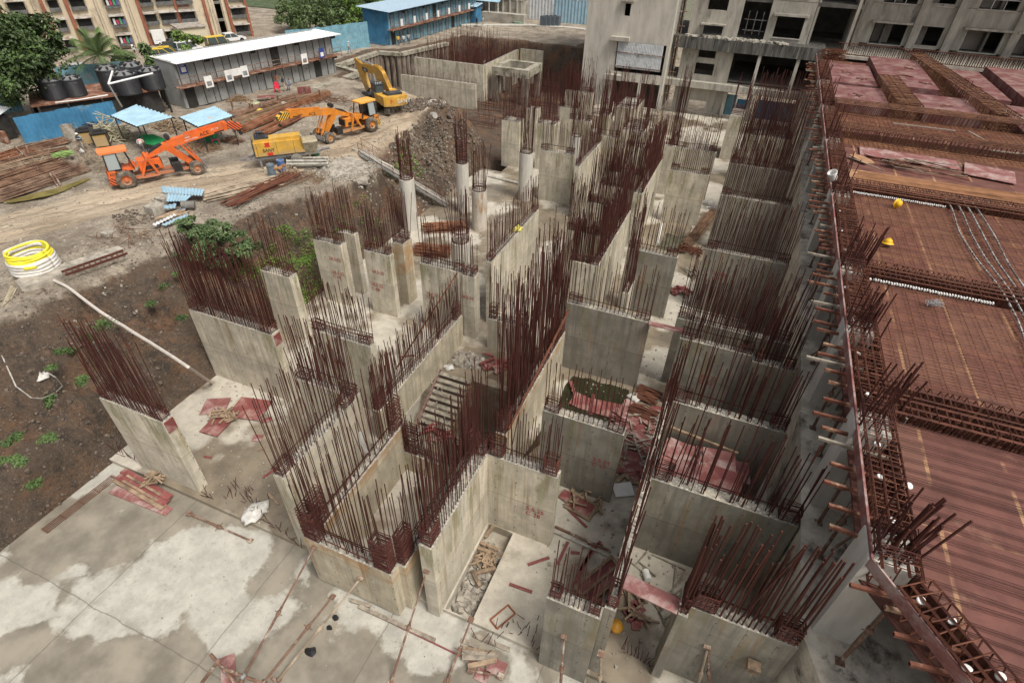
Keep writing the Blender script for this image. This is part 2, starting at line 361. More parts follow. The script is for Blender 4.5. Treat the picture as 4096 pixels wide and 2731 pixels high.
def make_ground():
    q = NT('muddy site ground'); q.coord(False); sp = q.n('SeparateXYZ'); q.l(q.raw, sp.inputs[0])
    ab = q.n('Attribute'); ab.attribute_name = 'bank'; ar = q.n('Attribute'); ar.attribute_name = 'road'
    mp = q.n('Mapping'); mp.inputs['Rotation'].default_value = (0, 0, math.radians(-58)); q.l(q.co, mp.inputs[0]); rc = mp.outputs[0]
    tr = q.noise(1.0, 6, .7, (.35, 2.6, 1), co=rc)
    road = q.mix(q.ramp(q.noise(.35, 5, .6, (.5, 1.3, 1), co=rc), .38, .62), (.36, .28, .195), (.52, .425, .31))
    road = q.mix(q.math('MULTIPLY', q.ramp(tr, .5, .66), .6), road, (.27, .215, .155))
    fine = q.noise(4.5, 8, .8)
    dirt = q.mix(q.ramp(q.noise(.5, 6, .7), .38, .62), (.27, .22, .165), (.45, .385, .30))
    dirt = q.mix(q.math('MULTIPLY', q.ramp(fine, .48, .62), .75), dirt, (.15, .12, .092))
    dirt = q.mix(q.math('MULTIPLY', q.ramp(q.noise(13, 4, .7), .55, .65), .6), dirt, (.11, .09, .07))
    dirt = q.mix(q.math('MULTIPLY', q.ramp(q.noise(.33, 7, .75), .5, .62), .6), dirt, (.19, .155, .12))
    dirt = q.mix(q.math('MULTIPLY', q.ramp(q.noise(7, 5, .8), .6, .68), .6), dirt, (.48, .44, .37))
    soil = q.mix(q.ramp(q.noise(.4, 6, .72), .44, .6), (.112, .08, .056), (.165, .094, .055))
    soil = q.mix(q.math('MULTIPLY', q.ramp(q.noise(.9, 7, .8),  .48, .64), .8), soil, (.046, .037, .03))  # shade of the bank's gullies painted into the soil colour
    soil = q.mix(q.math('MULTIPLY', q.ramp(q.noise(3.1, 7, .85), .54, .68), .6), soil, (.24, .195, .145))
    soil = q.mix(q.math('MULTIPLY', q.ramp(q.noise(5.5, 7, .8), .5, .62), .6), soil, (.05, .04, .032))  # finer hollow shade, also painted as darker soil
    soil = q.mix(q.math('MULTIPLY', q.ramp(q.noise(8, 5, .8), .57, .66), .7), soil, (.25, .20, .15))
    vo = q.n('TexVoronoi'); vo.inputs['Scale'].default_value = 5.5; q.l(q.co, vo.inputs['Vector'])
    stone = q.math('MULTIPLY', q.ramp(vo.outputs['Distance'], .26, .18), q.ramp(q.noise(1.2, 5, .7), .48, .6))
    soil = q.mix(q.math('MULTIPLY', stone, .7), soil, (.25, .225, .185)); dirt = q.mix(q.math('MULTIPLY', stone, .6), dirt, (.40, .38, .35))
    bm = q.ramp(q.math('ADD', ab.outputs['Fac'], q.math('MULTIPLY', q.math('SUBTRACT', q.noise(.9, 6, .7), .5), .9)), .3, .6)
    rm = q.ramp(q.math('ADD', ar.outputs['Fac'], q.math('MULTIPLY', q.math('SUBTRACT', q.noise(.6, 6, .7), .5), 1.0)), .3, .6)
    c = q.mix(rm, q.mix(bm, dirt, soil), road)
    far = q.ramp(sp.outputs[1], 100, 130); c = q.mix(far, c, (.16, .16, .11))
    wet = q.math('MULTIPLY', q.math('MULTIPLY', q.ramp(q.noise(.55, 6, .6, (.4, 1.4, 1), co=rc), .5, .58), rm), .8)
    h = q.math('ADD', q.math('ADD', q.noise(2.4, 8, .8), q.math('MULTIPLY', tr, .7)), q.math('MULTIPLY', stone, .35))
    h = q.math('MULTIPLY', h, q.math('SUBTRACT', 1., q.math('MULTIPLY', wet, .9)))
    return q.done(q.mix(q.math('MULTIPLY', wet, .45), c, (.44, .35, .25)), q.math('SUBTRACT', .9, q.math('MULTIPLY', wet, .72)), 0, h, 1.0, .26, spec=.35)
MGND = make_ground()
go = struct(b.build('ground', MGND))
def bank_fac(x, y):
    d = sdist(x, y)
    if 0 < d < 6 and y < 48: d = max(.02, d+min(1, d/.5)*(.75*fbm(x+70, y, .45, 3)+.25*fbm(x, y+20, 1.6, 3)))
    if d <= 0: return 1.0
    D = 1.6 if (y > 57 or (y > 49 and x < -40)) else (4.4 if y > 48 else lerp_tab(y, [(-10, 8.5), (5, 8.), (12, 6.6), (20, 5.6), (25, 4.6), (31, 2.0), (34, 2.2), (37, 5.2), (42, 6.5), (47, 5.)]))
    if y > 80 and x > -44: D = 3.2
    return max(0, min(1, (D-d)/1.6+.5))
A1 = go.data.attributes.new('bank', 'FLOAT', 'POINT'); A2 = go.data.attributes.new('road', 'FLOAT', 'POINT')
near = [(-60 < v[0] < -18 and -10 < v[1] < 95) for v in b.v]
A1.data.foreach_set('value', [bank_fac(v[0], v[1]) if n_ else 0.0 for v, n_ in zip(b.v, near)])
A2.data.foreach_set('value', [max(0, min(1, 1.25-abs(road_d(v[0], v[1]))/2.9)) if n_ and v[1] < 62 else 0.0 for v, n_ in zip(b.v, near)])
# ---------------------------------------------------------------- slabs of the excavation floor (hole for the stair, trench beside the core)
def grid_sheet(xs, ys, z, skip, depth):
    b = MB()
    for i in range(len(xs)-1):
        for j in range(len(ys)-1):
            x0, x1, y0, y1 = xs[i], xs[i+1], ys[j], ys[j+1]
            h = [s for s in skip if s[0] <= (x0+x1)/2 <= s[1] and s[2] <= (y0+y1)/2 <= s[3]]
            if not h: b.quad((x0,y0,z),(x1,y0,z),(x1,y1,z),(x0,y1,z))
    x0, x1, y0, y1 = xs[0], xs[-1], ys[0], ys[-1]
    for a, c in (((x0,y0),(x1,y0)),((x1,y0),(x1,y1)),((x1,y1),(x0,y1)),((x0,y1),(x0,y0))):
        b.quad((*a, z-depth), (*c, z-depth), (*c, z), (*a, z))
    for s in skip:
        X0, X1, Y0, Y1, zb = s
        for a, c in (((X0,Y0),(X0,Y1)),((X0,Y1),(X1,Y1)),((X1,Y1),(X1,Y0)),((X1,Y0),(X0,Y0))):
            b.quad((*a, zb), (*c, zb), (*c, z), (*a, z))
        b.quad((X0,Y0,zb),(X1,Y0,zb),(X1,Y1,zb),(X0,Y1,zb))
    return b
HOLES = [(-11.9,-6.35,13.6,19.5,-8.0), (-5.5,-4.42,8.1,11.9,-.45)]
struct(grid_sheet([-22.7,-11.9,-6.35,-5.5,-4.42,5.6],[8.05,8.1,11.9,13.6,19.5,47.5],0.0,HOLES,.35).build('slab_floor', MSLAB))
struct(grid_sheet([-22.72,5.6],[-30,8.05],-.22,[],.3).build('front_slab_floor', MFRONT))
struct(grid_sheet([-20.5,5.6],[47.5,76],-.03,[],.2).build('back_slab_floor', MSLAB))
MDIRT = M('dark wet rubble soil', (.085, .068, .05), .85, .4, 2.2, (.19, .16, .12), bump=.6)
# ================================================================ starter bars
bar_me = MB().tube([(0,0,0),(0,0,1)], 1, 5).mesh('rebar', MBAR)
bar_far = MB().tube([(0,0,0),(0,0,1)], 1, 4).mesh('rebar', MBAR)
def put_bar(par, x, y, z, h, r, lean=.02, me=None):
    o = bpy.data.objects.new('rebar', me or bar_me); col.objects.link(o); o.parent = par
    o.location = (x, y, z-.06); o.scale = (r, r, h+.06)
    if rnd() < .09: lean *= 3.5
    o.rotation_euler = (random.gauss(0, lean), random.gauss(0, lean), 0)
    return o
def loop_mesh(wx, wy, r=.017):
    b = MB(); p = [(-wx/2,-wy/2,0),(wx/2,-wy/2,0),(wx/2,wy/2,0),(-wx/2,wy/2,0)]
    for i in range(4): b.tube([p[i], p[(i+1) % 4]], r, 4, caps=False)
    return b.mesh('stirrup', MBAR)
LOOPS = {}
def put_loop(par, x, y, z, wx, wy, tilt=.05):
    k = (round(wx, 1), round(wy, 1))
    if k not in LOOPS: LOOPS[k] = loop_mesh(*[max(.18, q) for q in k])
    o = bpy.data.objects.new('stirrup', LOOPS[k]); col.objects.link(o); o.parent = par; o.location = (x, y, z)
    o.rotation_euler = (random.gauss(0, tilt), random.gauss(0, tilt), random.gauss(0, tilt)); return o
def rebar_rows(par, x0, x1, y0, y1, z, h, n, r, ends=True, low=.62, lean=.018, ties=1, me=None, dense=0, extra=0):
    """n starter bars in two rows round the rim of a wall top, stirrups at both ends, tie bars along it"""
    lx, ly = x1-x0, y1-y0; along = lx >= ly; L = max(lx, ly)-.16; T = min(lx, ly)
    m = max(2, n//2); off = T/2-.07
    for row in (-1, 1):
        for i in range(m):
            t = (i/(m-1)-.5)*L+ru(-.02, .02); s = row*off
            hh = h*(ru(.86, 1.04) if (i+row) % 2 else ru(low, low+.3))
            px, py = ((x0+x1)/2+t, (y0+y1)/2+s) if along else ((x0+x1)/2+s, (y0+y1)/2+t)
            put_bar(par, px, py, z, hh, r*ru(.9, 1.1), lean, me)
    if extra:                                # past the hundred largest: one mesh
        b = MB()
        for i in range(extra):
            t = ru(-.5, .5)*L; s = random.choice((-1, 0, 1))*off*ru(.7, 1); hh = h*ru(low, 1.0)
            px, py = ((x0+x1)/2+t, (y0+y1)/2+s) if along else ((x0+x1)/2+s, (y0+y1)/2+t)
            b.tube([(px, py, z-.05), (px+random.gauss(0, lean)*hh, py+random.gauss(0, lean)*hh, z+hh)], r*ru(.9, 1.1), 5, caps=False)
        b.build('rebar', MBAR, par)['kind'] = 'stuff'
    if ends:
        c = min(.75, L*.24); cw = min(.55, L*.2)
        for e in (-1, 1):
            for k in range(5+dense):
                t = e*(L/2-cw/2); zz = z+.12+k*.085+ru(-.02, .02)
                if along: put_loop(par, (x0+x1)/2+t, (y0+y1)/2, zz, cw, T-.06)
                else: put_loop(par, (x0+x1)/2, (y0+y1)/2+t, zz, T-.06, cw)
    for k in range(ties):
        zz = z+ru(.16, .5); s = (off+.03)*(-1 if k % 2 else 1); b = MB(); e = ru(-.15, .25)
        p = [(-L/2-.1, s, zz), (0, s+ru(-.02, .02), zz-.04), (L/2+.05, s, zz+e*.4)]
        if not along: p = [(-q[1], q[0], q[2]) for q in p]
        b.tube([((x0+x1)/2+q[0], (y0+y1)/2+q[1], q[2]) for q in p], r*1.25, 5)
        b.build('tie_bar', MBAR, par)
def wall(boxes, label, mat=None, name='concrete_wall', cat='concrete wall', group='concrete wall stubs standing in the pit', top=True):
    x0 = min(q[0] for q in boxes); x1 = max(q[1] for q in boxes); y0 = min(q[2] for q in boxes); y1 = max(q[3] for q in boxes)
    cx, cy = (x0+x1)/2, (y0+y1)/2; b = MB()
    for q in boxes:
        z0 = q[5] if len(q) > 5 else -.1
        b.k = 0; b.box(q[0]-cx, q[1]-cx, q[2]-cy, q[3]-cy, z0, q[4])
        n = len(b.m); b.m[n-5] = 1
        # ragged laitance along the broken top
    o = b.build(name, [mat or MW, MTOP], None, (cx, cy, 0)); tag(o, label, cat, group); o['cx'] = 0
    del o['cx']; return o, cx, cy
RB = .0158
def std(label, x0, x1, y0, y1, z1=4.28, h=3.0, n=None, mat=None, r=RB, z0=-.1, name='concrete_wall', cat='concrete wall', group='concrete wall stubs standing in the pit', **kw):
    o, cx, cy = wall([(x0, x1, y0, y1, z1, z0)], label, mat, name, cat, group)
    L = max(x1-x0, y1-y0); n = n or min(100, int(2*L/.145))
    rebar_rows(o, x0-cx, x1-cx, y0-cy, y1-cy, z1, h, n, r, **kw)
    return o
def comb(label, boxes, hs, mat=None, r=RB, n=None, **kw):
    """several wall legs cast together: one thing"""
    o, cx, cy = wall(boxes, label, mat)
    tot = sum(max(q[1]-q[0], q[3]-q[2]) for q in boxes)
    for q, h in zip(boxes, hs):
        L = max(q[1]-q[0], q[3]-q[2]); m = min(int(2*L/.15), int(100*L/tot))
        rebar_rows(o, q[0]-cx, q[1]-cx, q[2]-cy, q[3]-cy, q[4], h, m, r, **kw)
    return o
GC = dict(name='concrete_column', cat='concrete column', group='flat concrete columns standing in the pit')
w1 = std('short pale wall stub standing on the step of the front slab beside the dug earth', -21.0,-17.55,8.33,8.8,h=4.0,n=60)
w2 = std('long pale wall with a fence of tall bars at the slab edge below the leafy bush', -22.72,-17.6,14.3,14.85,h=4.2,n=100,low=.7,extra=30)
std('flat column with short red crusted bars at the slab edge, next to the green growth', -22.4,-20.4,18.75,19.35,4.15,h=3.2,n=24,**GC)
c4 = std('flat column painted 28.5.25 and C 09 in red, left one of the dated pair', -21.95,-19.95,22.65,23.2,h=3.1,n=34,**GC)
std('slim column standing right behind the flat column painted C 09', -21.2,-20.02,24.1,24.5,h=3.2,n=14,**GC)
c6 = std('flat column painted 28.5.25 and C 08 in red, right one of the dated pair', -18.45,-16.68,22.8,23.2,h=2.9,n=34,**GC)
std('square rust streaked column joined close behind the column painted C 08', -17.5,-16.72,24.26,25.25,h=3.2,n=22,mat=MWR,**GC)
w9 = comb('wall with a dated end pier and dense bars beside the low dowelled kerb wall', [(-14.8,-12.1,22.9,23.4,4.28),(-12.1,-11.38,22.84,23.5,4.2)],(3.0,2.5))
std('long mossy wall running away from the camera with a yellow bag on top', -11.5,-11.14,24.6,32.35,h=2.6,n=70,ties=2)
std('low half height wall with a mesh of stirrups at the head of the stair', -10.4,-8.1,22.4,22.85,2.1,h=3.4,n=30,dense=5)
w12 = std('big grey wall above the green puddle, carrying a thin row of bars', -6.0,-1.75,22.6,22.98,h=3.0,n=40,mat=MWD)
std('low dowelled kerb wall along the left side of the stair, bars tied by a long sloping rod', -12.28,-11.92,14.0,22.35,1.9,h=2.9,n=100,mat=MWR,ties=3,dense=6,extra=30)
w14 = std('wall painted C 10 in red with knotted stirrups along its top, behind the stair core', -16.3,-13.0,15.45,15.85,h=2.9,n=44,ties=3)
w15 = comb('L shaped wall stub with moss drips, left of the lift core', [(-14.66,-11.7,12.4,12.78,4.28),(-12.05,-11.6,8.1,12.4,4.28)],(3.4,4.0),low=.66)
comb('rust stained lift core box with bars crammed round its rim, front of the pit', [(-10.46,-6.9,7.25,7.66,2.68),(-10.46,-10.08,7.66,13.3,2.68),(-6.98,-6.62,7.66,13.3,2.68),(-10.08,-6.98,12.95,13.3,1.2)],(4.7,4.4,4.2,2.4),mat=MWR,ties=3,dense=14,low=.62,extra=26)
w18 = comb('T shaped wall painted 5.5.25 and C 28 in red, right of the lift core', [(-6.05,-5.57,7.8,12.38,4.28),(-5.57,-2.85,11.95,12.36,4.28)],(4.4,2.7),dense=4,low=.66)
std('rust edged wall right of the stair under the tallest thicket of bars', -6.32,-5.84,14.4,22.3,2.68,h=7.2,n=100,mat=MWR,ties=3,low=.5,dense=7,lean=.025,extra=150)
w20 = std('grey wall painted 5.5.25 and C 27 in red beside the heap of red boards', -4.5,-1.18,14.9,15.35,h=2.6,n=34,mat=MWD)
w21 = comb('huge comb shaped wall around the bay of stacked red panels', [(-.14,.2,8.2,18.1,4.28),(.2,5.05,13.3,13.78,4.28),(.2,4.6,17.55,17.95,4.28)],(2.9,3.6,3.4),mat=MWD,r=.021,dense=2,extra=26)
std('narrow front wall block propped by two pipe props near the bottom edge', -1.77,-.15,7.8,8.2,4.28,h=2.4,n=22,mat=MWD,z0=-.3)
w24 = comb('front wall with thick tall bars and a pale end fin, bottom right of the pit', [(1.85,2.13,8.85,9.75,4.28,-.3),(2.13,5.05,9.2,9.62,4.28,-.3)],(3.9,4.2),mat=MWD,r=.027,dense=4)
w25 = comb('stepped grey wall painted C 34 and C 33 in red', [(-.2,3.1,22.0,22.38,4.28),(3.1,4.9,21.72,22.2,4.2)],(3.7,3.6),mat=MWD,extra=20)
std('wall with pale end right behind the stepped grey wall, debris lying between', -.6,4.65,23.6,24.0,h=3.9,n=90,mat=MWD,ties=2)
w27 = std('mossy grey wall painted C 31 in red, third of the row along the deck', -.2,4.5,31.55,31.95,h=3.6,n=84,mat=MWD)
std('mossy grey wall with the sagging bundle of tie bars, fourth of the row along the deck', -.25,4.5,40.3,40.7,h=3.9,n=84,mat=MWD)
std('farthest grey wall of the row along the deck, under a thicket of tall bars', -.25,4.6,47.2,47.7,h=6.2,n=100,mat=MWD,extra=60)
std('mid sized mossy wall standing over the shallow framed puddle', -4.4,-1.45,43.55,43.95,h=3.0,n=40)
w31 = std('grey wall with two rust holes beside the slim bunched pier', -4.5,-1.55,29.6,29.98,h=3.0,n=30,mat=MWD)
std('slim pier with one tight leaning bunch of bars', -3.95,-3.55,26.7,28.3,3.0,h=5.6,n=24,low=.7,ties=0,**GC)
comb('L shaped wall with a long sunlit side, near end of the ladder of walls', [(-7.2,-5.9,26.75,27.15,4.28),(-5.9,-5.5,26.75,34.9,4.28)],(3.2,3.6),ties=2,extra=60)
for lb, y, h in (('first cross wall tied into the ladder of walls, nearest to the camera', 30.3, 3.2), ('second cross wall tied into the ladder of walls', 34.9, 3.4), ('third cross wall tied into the ladder of walls', 38.2, 3.4), ('farthest cross wall tied into the ladder of walls', 41.1, 3.4)):
    std(lb, -8.6,-6.1,y,y+.32,4.28,h=h*1.1,n=64,ties=2)
std('long sunlit wall forming the far end of the ladder of walls', -6.0,-5.36,37.9,45.6,h=3.8,n=100,ties=2,extra=80)
comb('L shaped wall with a mossy wing in front of the farther round columns', [(-15.1,-12.15,43.15,43.6,4.28),(-11.35,-11.0,40.9,47.6,4.28)],(2.6,2.9))
for lb, q in (('pale wall stub in the far centre, left of the mossy wing wall', (-15.6,-13.4,52.4,53.0)), ('pale wall stub in the far centre before the stair tower', (-17.8,-15.8,56.0,56.6)), ('slim pale stub in the far centre near the stair tower', (-13.2,-12.4,55.2,56.8)), ('pale wall stub at the far end of the ladder of walls', (-8.8,-6.6,47.3,47.8)), ('pale wall stub beside the slab drop in the far centre', (-12.0,-9.8,49.0,49.5))): std(lb, *q, 4.28, h=4.2, n=46)
std('tall pale column block farthest left on the slab, near the walkway foot', -21.2,-19.4,49.2,50.7,h=4.2,n=32,**GC)
std('small pale column peeping from behind the farthest left column block', -20.5,-19.4,53.9,55.0,h=3.4,n=18,**GC)
std('squat pale column with a bunch of bars right of the farthest left column block', -17.9,-16.1,49.8,51.3,h=4.6,n=36,low=.7,**GC)
std('pale wall block in front of the unfinished block left of its sheeted opening', -19.2,-16.1,62.3,63.0,h=3.6,n=34)
std('pale wall block with a deep sunlit side below the sheeted opening', -12.55,-10.45,58.7,63.0,h=3.6,n=44)
std('wide pale wall in the back row, behind the ladder of walls', -5.8,-1.5,49.0,49.45,h=3.0,n=48)
std('pale column close to the blue sheets of the unfinished block', -1.5,-.2,61.0,64.0,h=3.6,n=26,**GC)
std('pale wall block in the back row with a tall central bunch of bars', -10.2,-8.2,51.6,54.2,4.28,h=4.4,n=44)
std('pale wall half hidden at the back between the ladder of walls and the deck', .4,4.4,55.6,56.2,4.28,h=5.4,n=90)
std('thin leaning thicket of bars rising from a low pad before the unfinished block', -6.6,-5.6,58.0,59.0,1.2,h=7.6,n=40,low=.7)
# round columns
def round_col(label, x, y, r, z1, h, n, rings, mat=None):
    b = MB(); b.sm = False; b.lathe([(r, 0), (r, z1-.0)], 28); b.k = 1; b.lathe([(r, z1), (r*.9, z1+.015), (0, z1)], 28)
    o = b.build('round_column', [mat or MRC, MTOP], None, (x, y, -.02)); tag(o, label, 'round column', 'round concrete columns')
    for p in list(o.data.polygons)[:28]: p.use_smooth = True
    for k in range(n):
        a = 2*PI*k/n+.1; put_bar(o, (r-.1)*math.cos(a), (r-.1)*math.sin(a), z1, h*ru(.75, 1.05), .02, .03)
    for z in rings:
        R = MB(); R.tube([((r-.07)*math.cos(2*PI*k/20), (r-.07)*math.sin(2*PI*k/20), z1+z+.02*math.sin(k)) for k in range(21)], .024, 5)
        R.build('stirrup', MBAR, o)
    return o
MRC = M('smooth pale column concrete', (.52, .49, .43), .8, .12, 1.5, (.36, .34, .29), (.5, .7), 1.0, stretch=(2, 2, .4))
MRCR = M('rust topped column concrete', (.5, .45, .38), .8, .15, 1.5, (.34, .2, .1), (.5, .66), 1.2, stretch=(2, 2, .5))
round_col('white round column with a flaring bunch of bars at the foot of the walkway', -22.1, 33.5, .56, 4.1, 3.6, 24, (.1,.25))
round_col('round column carrying a tall tightly ringed cage of bars', -19.85, 38.15, .52, 4.1, 3.9, 22, [.1+.13*i for i in range(14)])
round_col('rust topped round column with tall straight bars', -17.25, 35.85, .6, 3.2, 3.6, 22, (.12,.3), MRCR)
round_col('white round column standing on a square pad, alone on the slab', -16.1, 42.65, .6, 4.1, 4.4, 24, (.1,.2))
round_col('short white round column half hidden behind the dated end pier wall', -15.45, 29.15, .64, 2.5, 3.6, 26, (.15,.75,.82))
round_col('white round column far back beside the mossy wing wall', -13.6, 48.5, .52, 4.1, 3.4, 18, (.1,))
# red painted dates
tmat = M('red spray paint', (.36, .06, .05), .8, .3, 6)
def letters(txt, par, loc, size, rot, mat=None, name='lettering', ext=.002, align='LEFT'):
    c = bpy.data.curves.new(name, 'FONT'); c.body = txt; c.size = size; c.extrude = ext; c.align_x = align
    t = bpy.data.objects.new(name, c); col.objects.link(t)
    me = bpy.data.meshes.new_from_object(t); bpy.data.objects.remove(t)
    me.materials.clear(); me.materials.append(mat or tmat)
    o = bpy.data.objects.new(name, me); col.objects.link(o)
    if par: o.parent = par
    o.location = loc; o.rotation_euler = rot; return o
def paint(o, txt, x, z, y, s=.3):
    cx, cy = o.location.x, o.location.y
    for i, t in enumerate(txt): letters(t, o, (x-cx, y-cy-.012, z-i*s*1.05), s, (PI/2, 0, 0), name='painted_date')
paint(c4, ('28.5.25',), -21.0, 3.15, 22.65); paint(c4, ('28.5.25', 'C 09'), -20.95, 2.2, 22.65)
paint(c6, ('28.5.25',), -18.1, 2.9, 22.8); paint(c6, ('28.5.25', 'C 08'), -18.3, 1.95, 22.8)
paint(w9, ('28.5.25',), -12.2, 2.75, 22.84, .26); paint(w9, ('28.5.25', 'C 07'), -14.5, 2.3, 22.9, .26)
paint(w14, ('28.5.25', 'C 10'), -15.5, 2.6, 15.45); paint(w18, ('5.5.25', 'C 28'), -3.95, 1.9, 11.95, .3)
paint(w20, ('5.5.25', 'C 27'), -2.2, 2.35, 14.9, .3); paint(w25, ('5.5.25', 'C 34'), 1.2, 2.3, 22.0, .32)
paint(w25, ('C 33',), 3.4, 2.3, 21.72, .32); paint(w27, ('28.5.25', 'C 31'), .6, 2.7, 31.55, .32)
for o, x, z, y in ((w2, -17.6, 3.9, 14.57), (w1, -17.55, 3.95, 8.56)):
    B = MB().box(0, .03, -.2, .2, -.28, .3); B.build('red_end_board', MPLYS, o, (x-o.location.x+.002, y-o.location.y, z))
# ================================================================ stair going down beside the core
b = MB(); N9 = 9; Y0, Y1, Z0 = 16.9, 19.5, -1.62
MST = M('dirty stair concrete', (.30, .27, .21), .85, .35, 3, (.12, .10, .08), bump=.4)
st = thing('staircase', 'concrete stair dropping below the slab beside the dowelled kerb wall, dark boards on its risers', 'staircase', (-10.8, 18.2, 0))
for i in range(N9):
    y0 = Y0+(Y1-Y0)*i/N9; z = Z0*(1-(i+1)/N9)-.02
    b.box(-1.06, .88, y0-18.2, Y1-18.2, z-.2, z)
b.build('flight', MST, st)
for i in range(N9):
    y0 = Y0+(Y1-Y0)*i/N9; z = Z0*(1-(i+1)/N9)-.02
    MB().box(-1.0, .84, y0-.035-18.2, y0-.005-18.2, z-.17, z+.03).build('riser_board', MWOODG if i % 2 else M('dark riser board', (.075,.055,.045), .8), st)
bb = MB()
for k in range(4): bb.bar((.93, Y0-.2-18.2, Z0+.25-k*.24), (.93, Y1-18.2, .3-k*.24), .04, .22)
bb.build('stringer', MWOOD, st)
bb = MB()
for k in range(4): bb.bar((-1.09, Y0-.4-18.2, Z0+.0-k*.2), (-1.09, Y1-18.2, .12-k*.2), .03, .19)
bb.build('stringer', MPLYF, st)
struct(MB().box(-11.85,-6.4,13.65,16.9,-1.9,-1.66).build('stair_landing_floor', MSLAB))
# ================================================================ podium floor under the deck, its columns, props and joists
MLEDGE = M('stained ledge concrete', (.54, .49, .40), .9, .3, 1.2, (.12, .105, .08), (.54, .68), .7, bump=.6)
MCOL = M('pale deck column concrete', (.56, .53, .47), .8, .12, 1.0, (.3, .29, .27), (.55, .72), .9, stretch=(2, 2, .35))
pod = MB(); pod.slabz([(5.12,76),(5.12,9.8),(9.2,-.8),(30,-.8),(30,76)], -.1, 4.28)
tag(pod.build('podium_floor', MLEDGE), 'stained concrete podium ledge in the shade under the red deck', 'podium', kind='structure')
CY = [9.9, 14.45, 19.75, 24.6, 33.4, 43.6, 52.6, 62.0]
WH = ['nearest pale square column carrying the deck corner', 'second pale column under the deck edge from the deck corner', 'third pale column under the deck edge from the deck corner', 'fourth pale column under the deck edge from the deck corner', 'fifth pale column under the deck edge, beside the white bucket', 'sixth pale column under the deck edge from the deck corner', 'seventh pale column under the deck edge from the deck corner', 'farthest pale column under the deck edge, next to the unfinished block']
for y, lb in zip(CY, WH):
    o = MB().box(0, 1.0, 0, 1.0, 0, 3.74).build('deck_column', MCOL, None, (5.40, y, 4.27)); tag(o, lb, 'column', 'pale columns under the deck edge')
    for i in range(9):
        put_bar(o, .12+.09*(i % 3)*3, .15+.3*(i//3), 3.74, ru(1.2, 2.4), .024, .05)
    for k in range(6): put_loop(o, .5, .5, 3.95+.07*k, .8, .8)
def prop(x, y, z0, z1, k):
    o = thing('prop', ['rusty pipe prop with wire tied collar standing on the podium ledge', 'rusty telescopic prop under the deck edge'][k % 2], 'prop', (x, y, z0), 0, 'pipe props under the deck edge')
    p = MB(); p.tube([(0,0,.02),(0,0,(z1-z0)*.6)], .055, 8); p.build('lower_tube', MPROP, o)
    p = MB(); p.tube([(0,0,(z1-z0)*.5),(0,0,z1-z0)], .042, 8); p.build('upper_tube', MPROP, o)
    p = MB(); p.box(-.12,.12,-.12,.12,0,.02); p.build('foot_plate', MPROP, o)
    p = MB(); p.lathe([(.055,-.08),(.085,-.05),(.085,.05),(.055,.08)], 10, (0,0,(z1-z0)*.58)); p.tube([(-.16,0,(z1-z0)*.55),(.16,0,(z1-z0)*.55)], .015, 5); p.build('collar', MPROP, o)
    return o
k = 0
for x, y in [(6.1,9.3),(5.66,12.45),(5.66,13.75),(5.75,16.93),(5.55,18.31),(5.69,21.15),(5.62,22.6),(5.7,26.6),(5.6,28.2),(5.65,30.1),(5.6,31.9),(5.65,35.6),(5.7,38),(5.6,40.5),(5.7,46.5),(5.6,49.5),(7.4,7.4),(7.9,5.6),(7.3,12.2),(7.2,16.2),(7.4,22),(8.9,6.2)]:
    prop(x, y, 4.28, 7.55, k); k += 1
MCH = M('rust red channel steel', (.155, .058, .036), .65, .3, 3, (.38, .25, .16), (.5, .66), 2)
jm = []
for nm, mt in (('rusty joist', MCH), ('timber joist', MWOODG)):
    c = MB(); c.box(0,1.9,-.046,-.034,-.05,.05); c.box(0,1.9,-.034,.046,.04,.05); c.box(0,1.9,-.034,.046,-.05,-.04); c.box(.0,1.9,.034,.046,-.04,.04)
    jm.append(c.mesh('formwork_joist', mt))
y = 10.9; i = 0
while y < 74:
    mth = 1 if i % 6 == 4 else 0
    o = link('formwork_joist', jm[mth], None, (5.02-ru(.05, .75)*(1.25 if mth else 1), y, 7.56+ru(-.03, .03)), ru(-.05, .05))
    tag(o, 'pale timber joist end poking out from under the deck edge' if mth else 'rust red steel channel joist poking out from under the deck edge', 'joist', 'joist ends along the deck edge')
    y += ru(.42, .95) if y < 45 else ru(.5, 1.2); i += 1
for x, y, a in ((5.14,9.34,.1),(5.86,9.06,.12),(5.97,8.47,.12),(6.21,7.91,.15),(6.9,6.9,.12),(7.6,5.9,.1)):
    o = link('formwork_joist', jm[0], None, (x, y, 7.56), a); tag(o, 'rusty joist end under the slanting front edge of the deck', 'joist', 'joist ends along the deck edge')
for i in range(26):
    y = 10.5+i*1.35+ru(-.4,.4); x = 5.62+ru(0, .3); z0 = ru(5.2, 6.9); L = ru(.7, 2.2); k_ = i % 4
    m = MB(); 
    if k_ == 0: m.tube([(0,0,0), (ru(-.1,.1), L, ru(-.15,.15))], .045, 7); lb, nm, ct, mt = 'rusty ledger tube tied along the props under the deck edge', 'ledger_tube', 'scaffold tube', MPROP
    elif k_ == 1: m.tube([(-.2,0,-ru(.6,1.2)), (.5, ru(-.5,.5), .6)], .04, 7); lb, nm, ct, mt = 'slanting brace tube under the deck edge', 'brace_tube', 'scaffold tube', MPROP
    elif k_ == 2: m.obox((0,0,0), (.1, .06, ru(1.2,2.4)), ru(0,1), ru(-.2,.2), ru(-.1,.1)); lb, nm, ct, mt = 'upright timber strut under the deck edge', 'timber_strut', 'timber', MWOODG
    else: m.obox((.2,0,0), (.04, ru(.5,1.1), ru(.6,1.3)), ru(-.3,.3), 0, ru(-.3,.3)); lb, nm, ct, mt = 'scrap shutter board wedged under the deck edge', 'shutter_scrap', 'board', MPLYF
    tag(m.build(nm, mt, None, (x, y, z0)), lb, ct, 'shoring clutter under the deck edge')
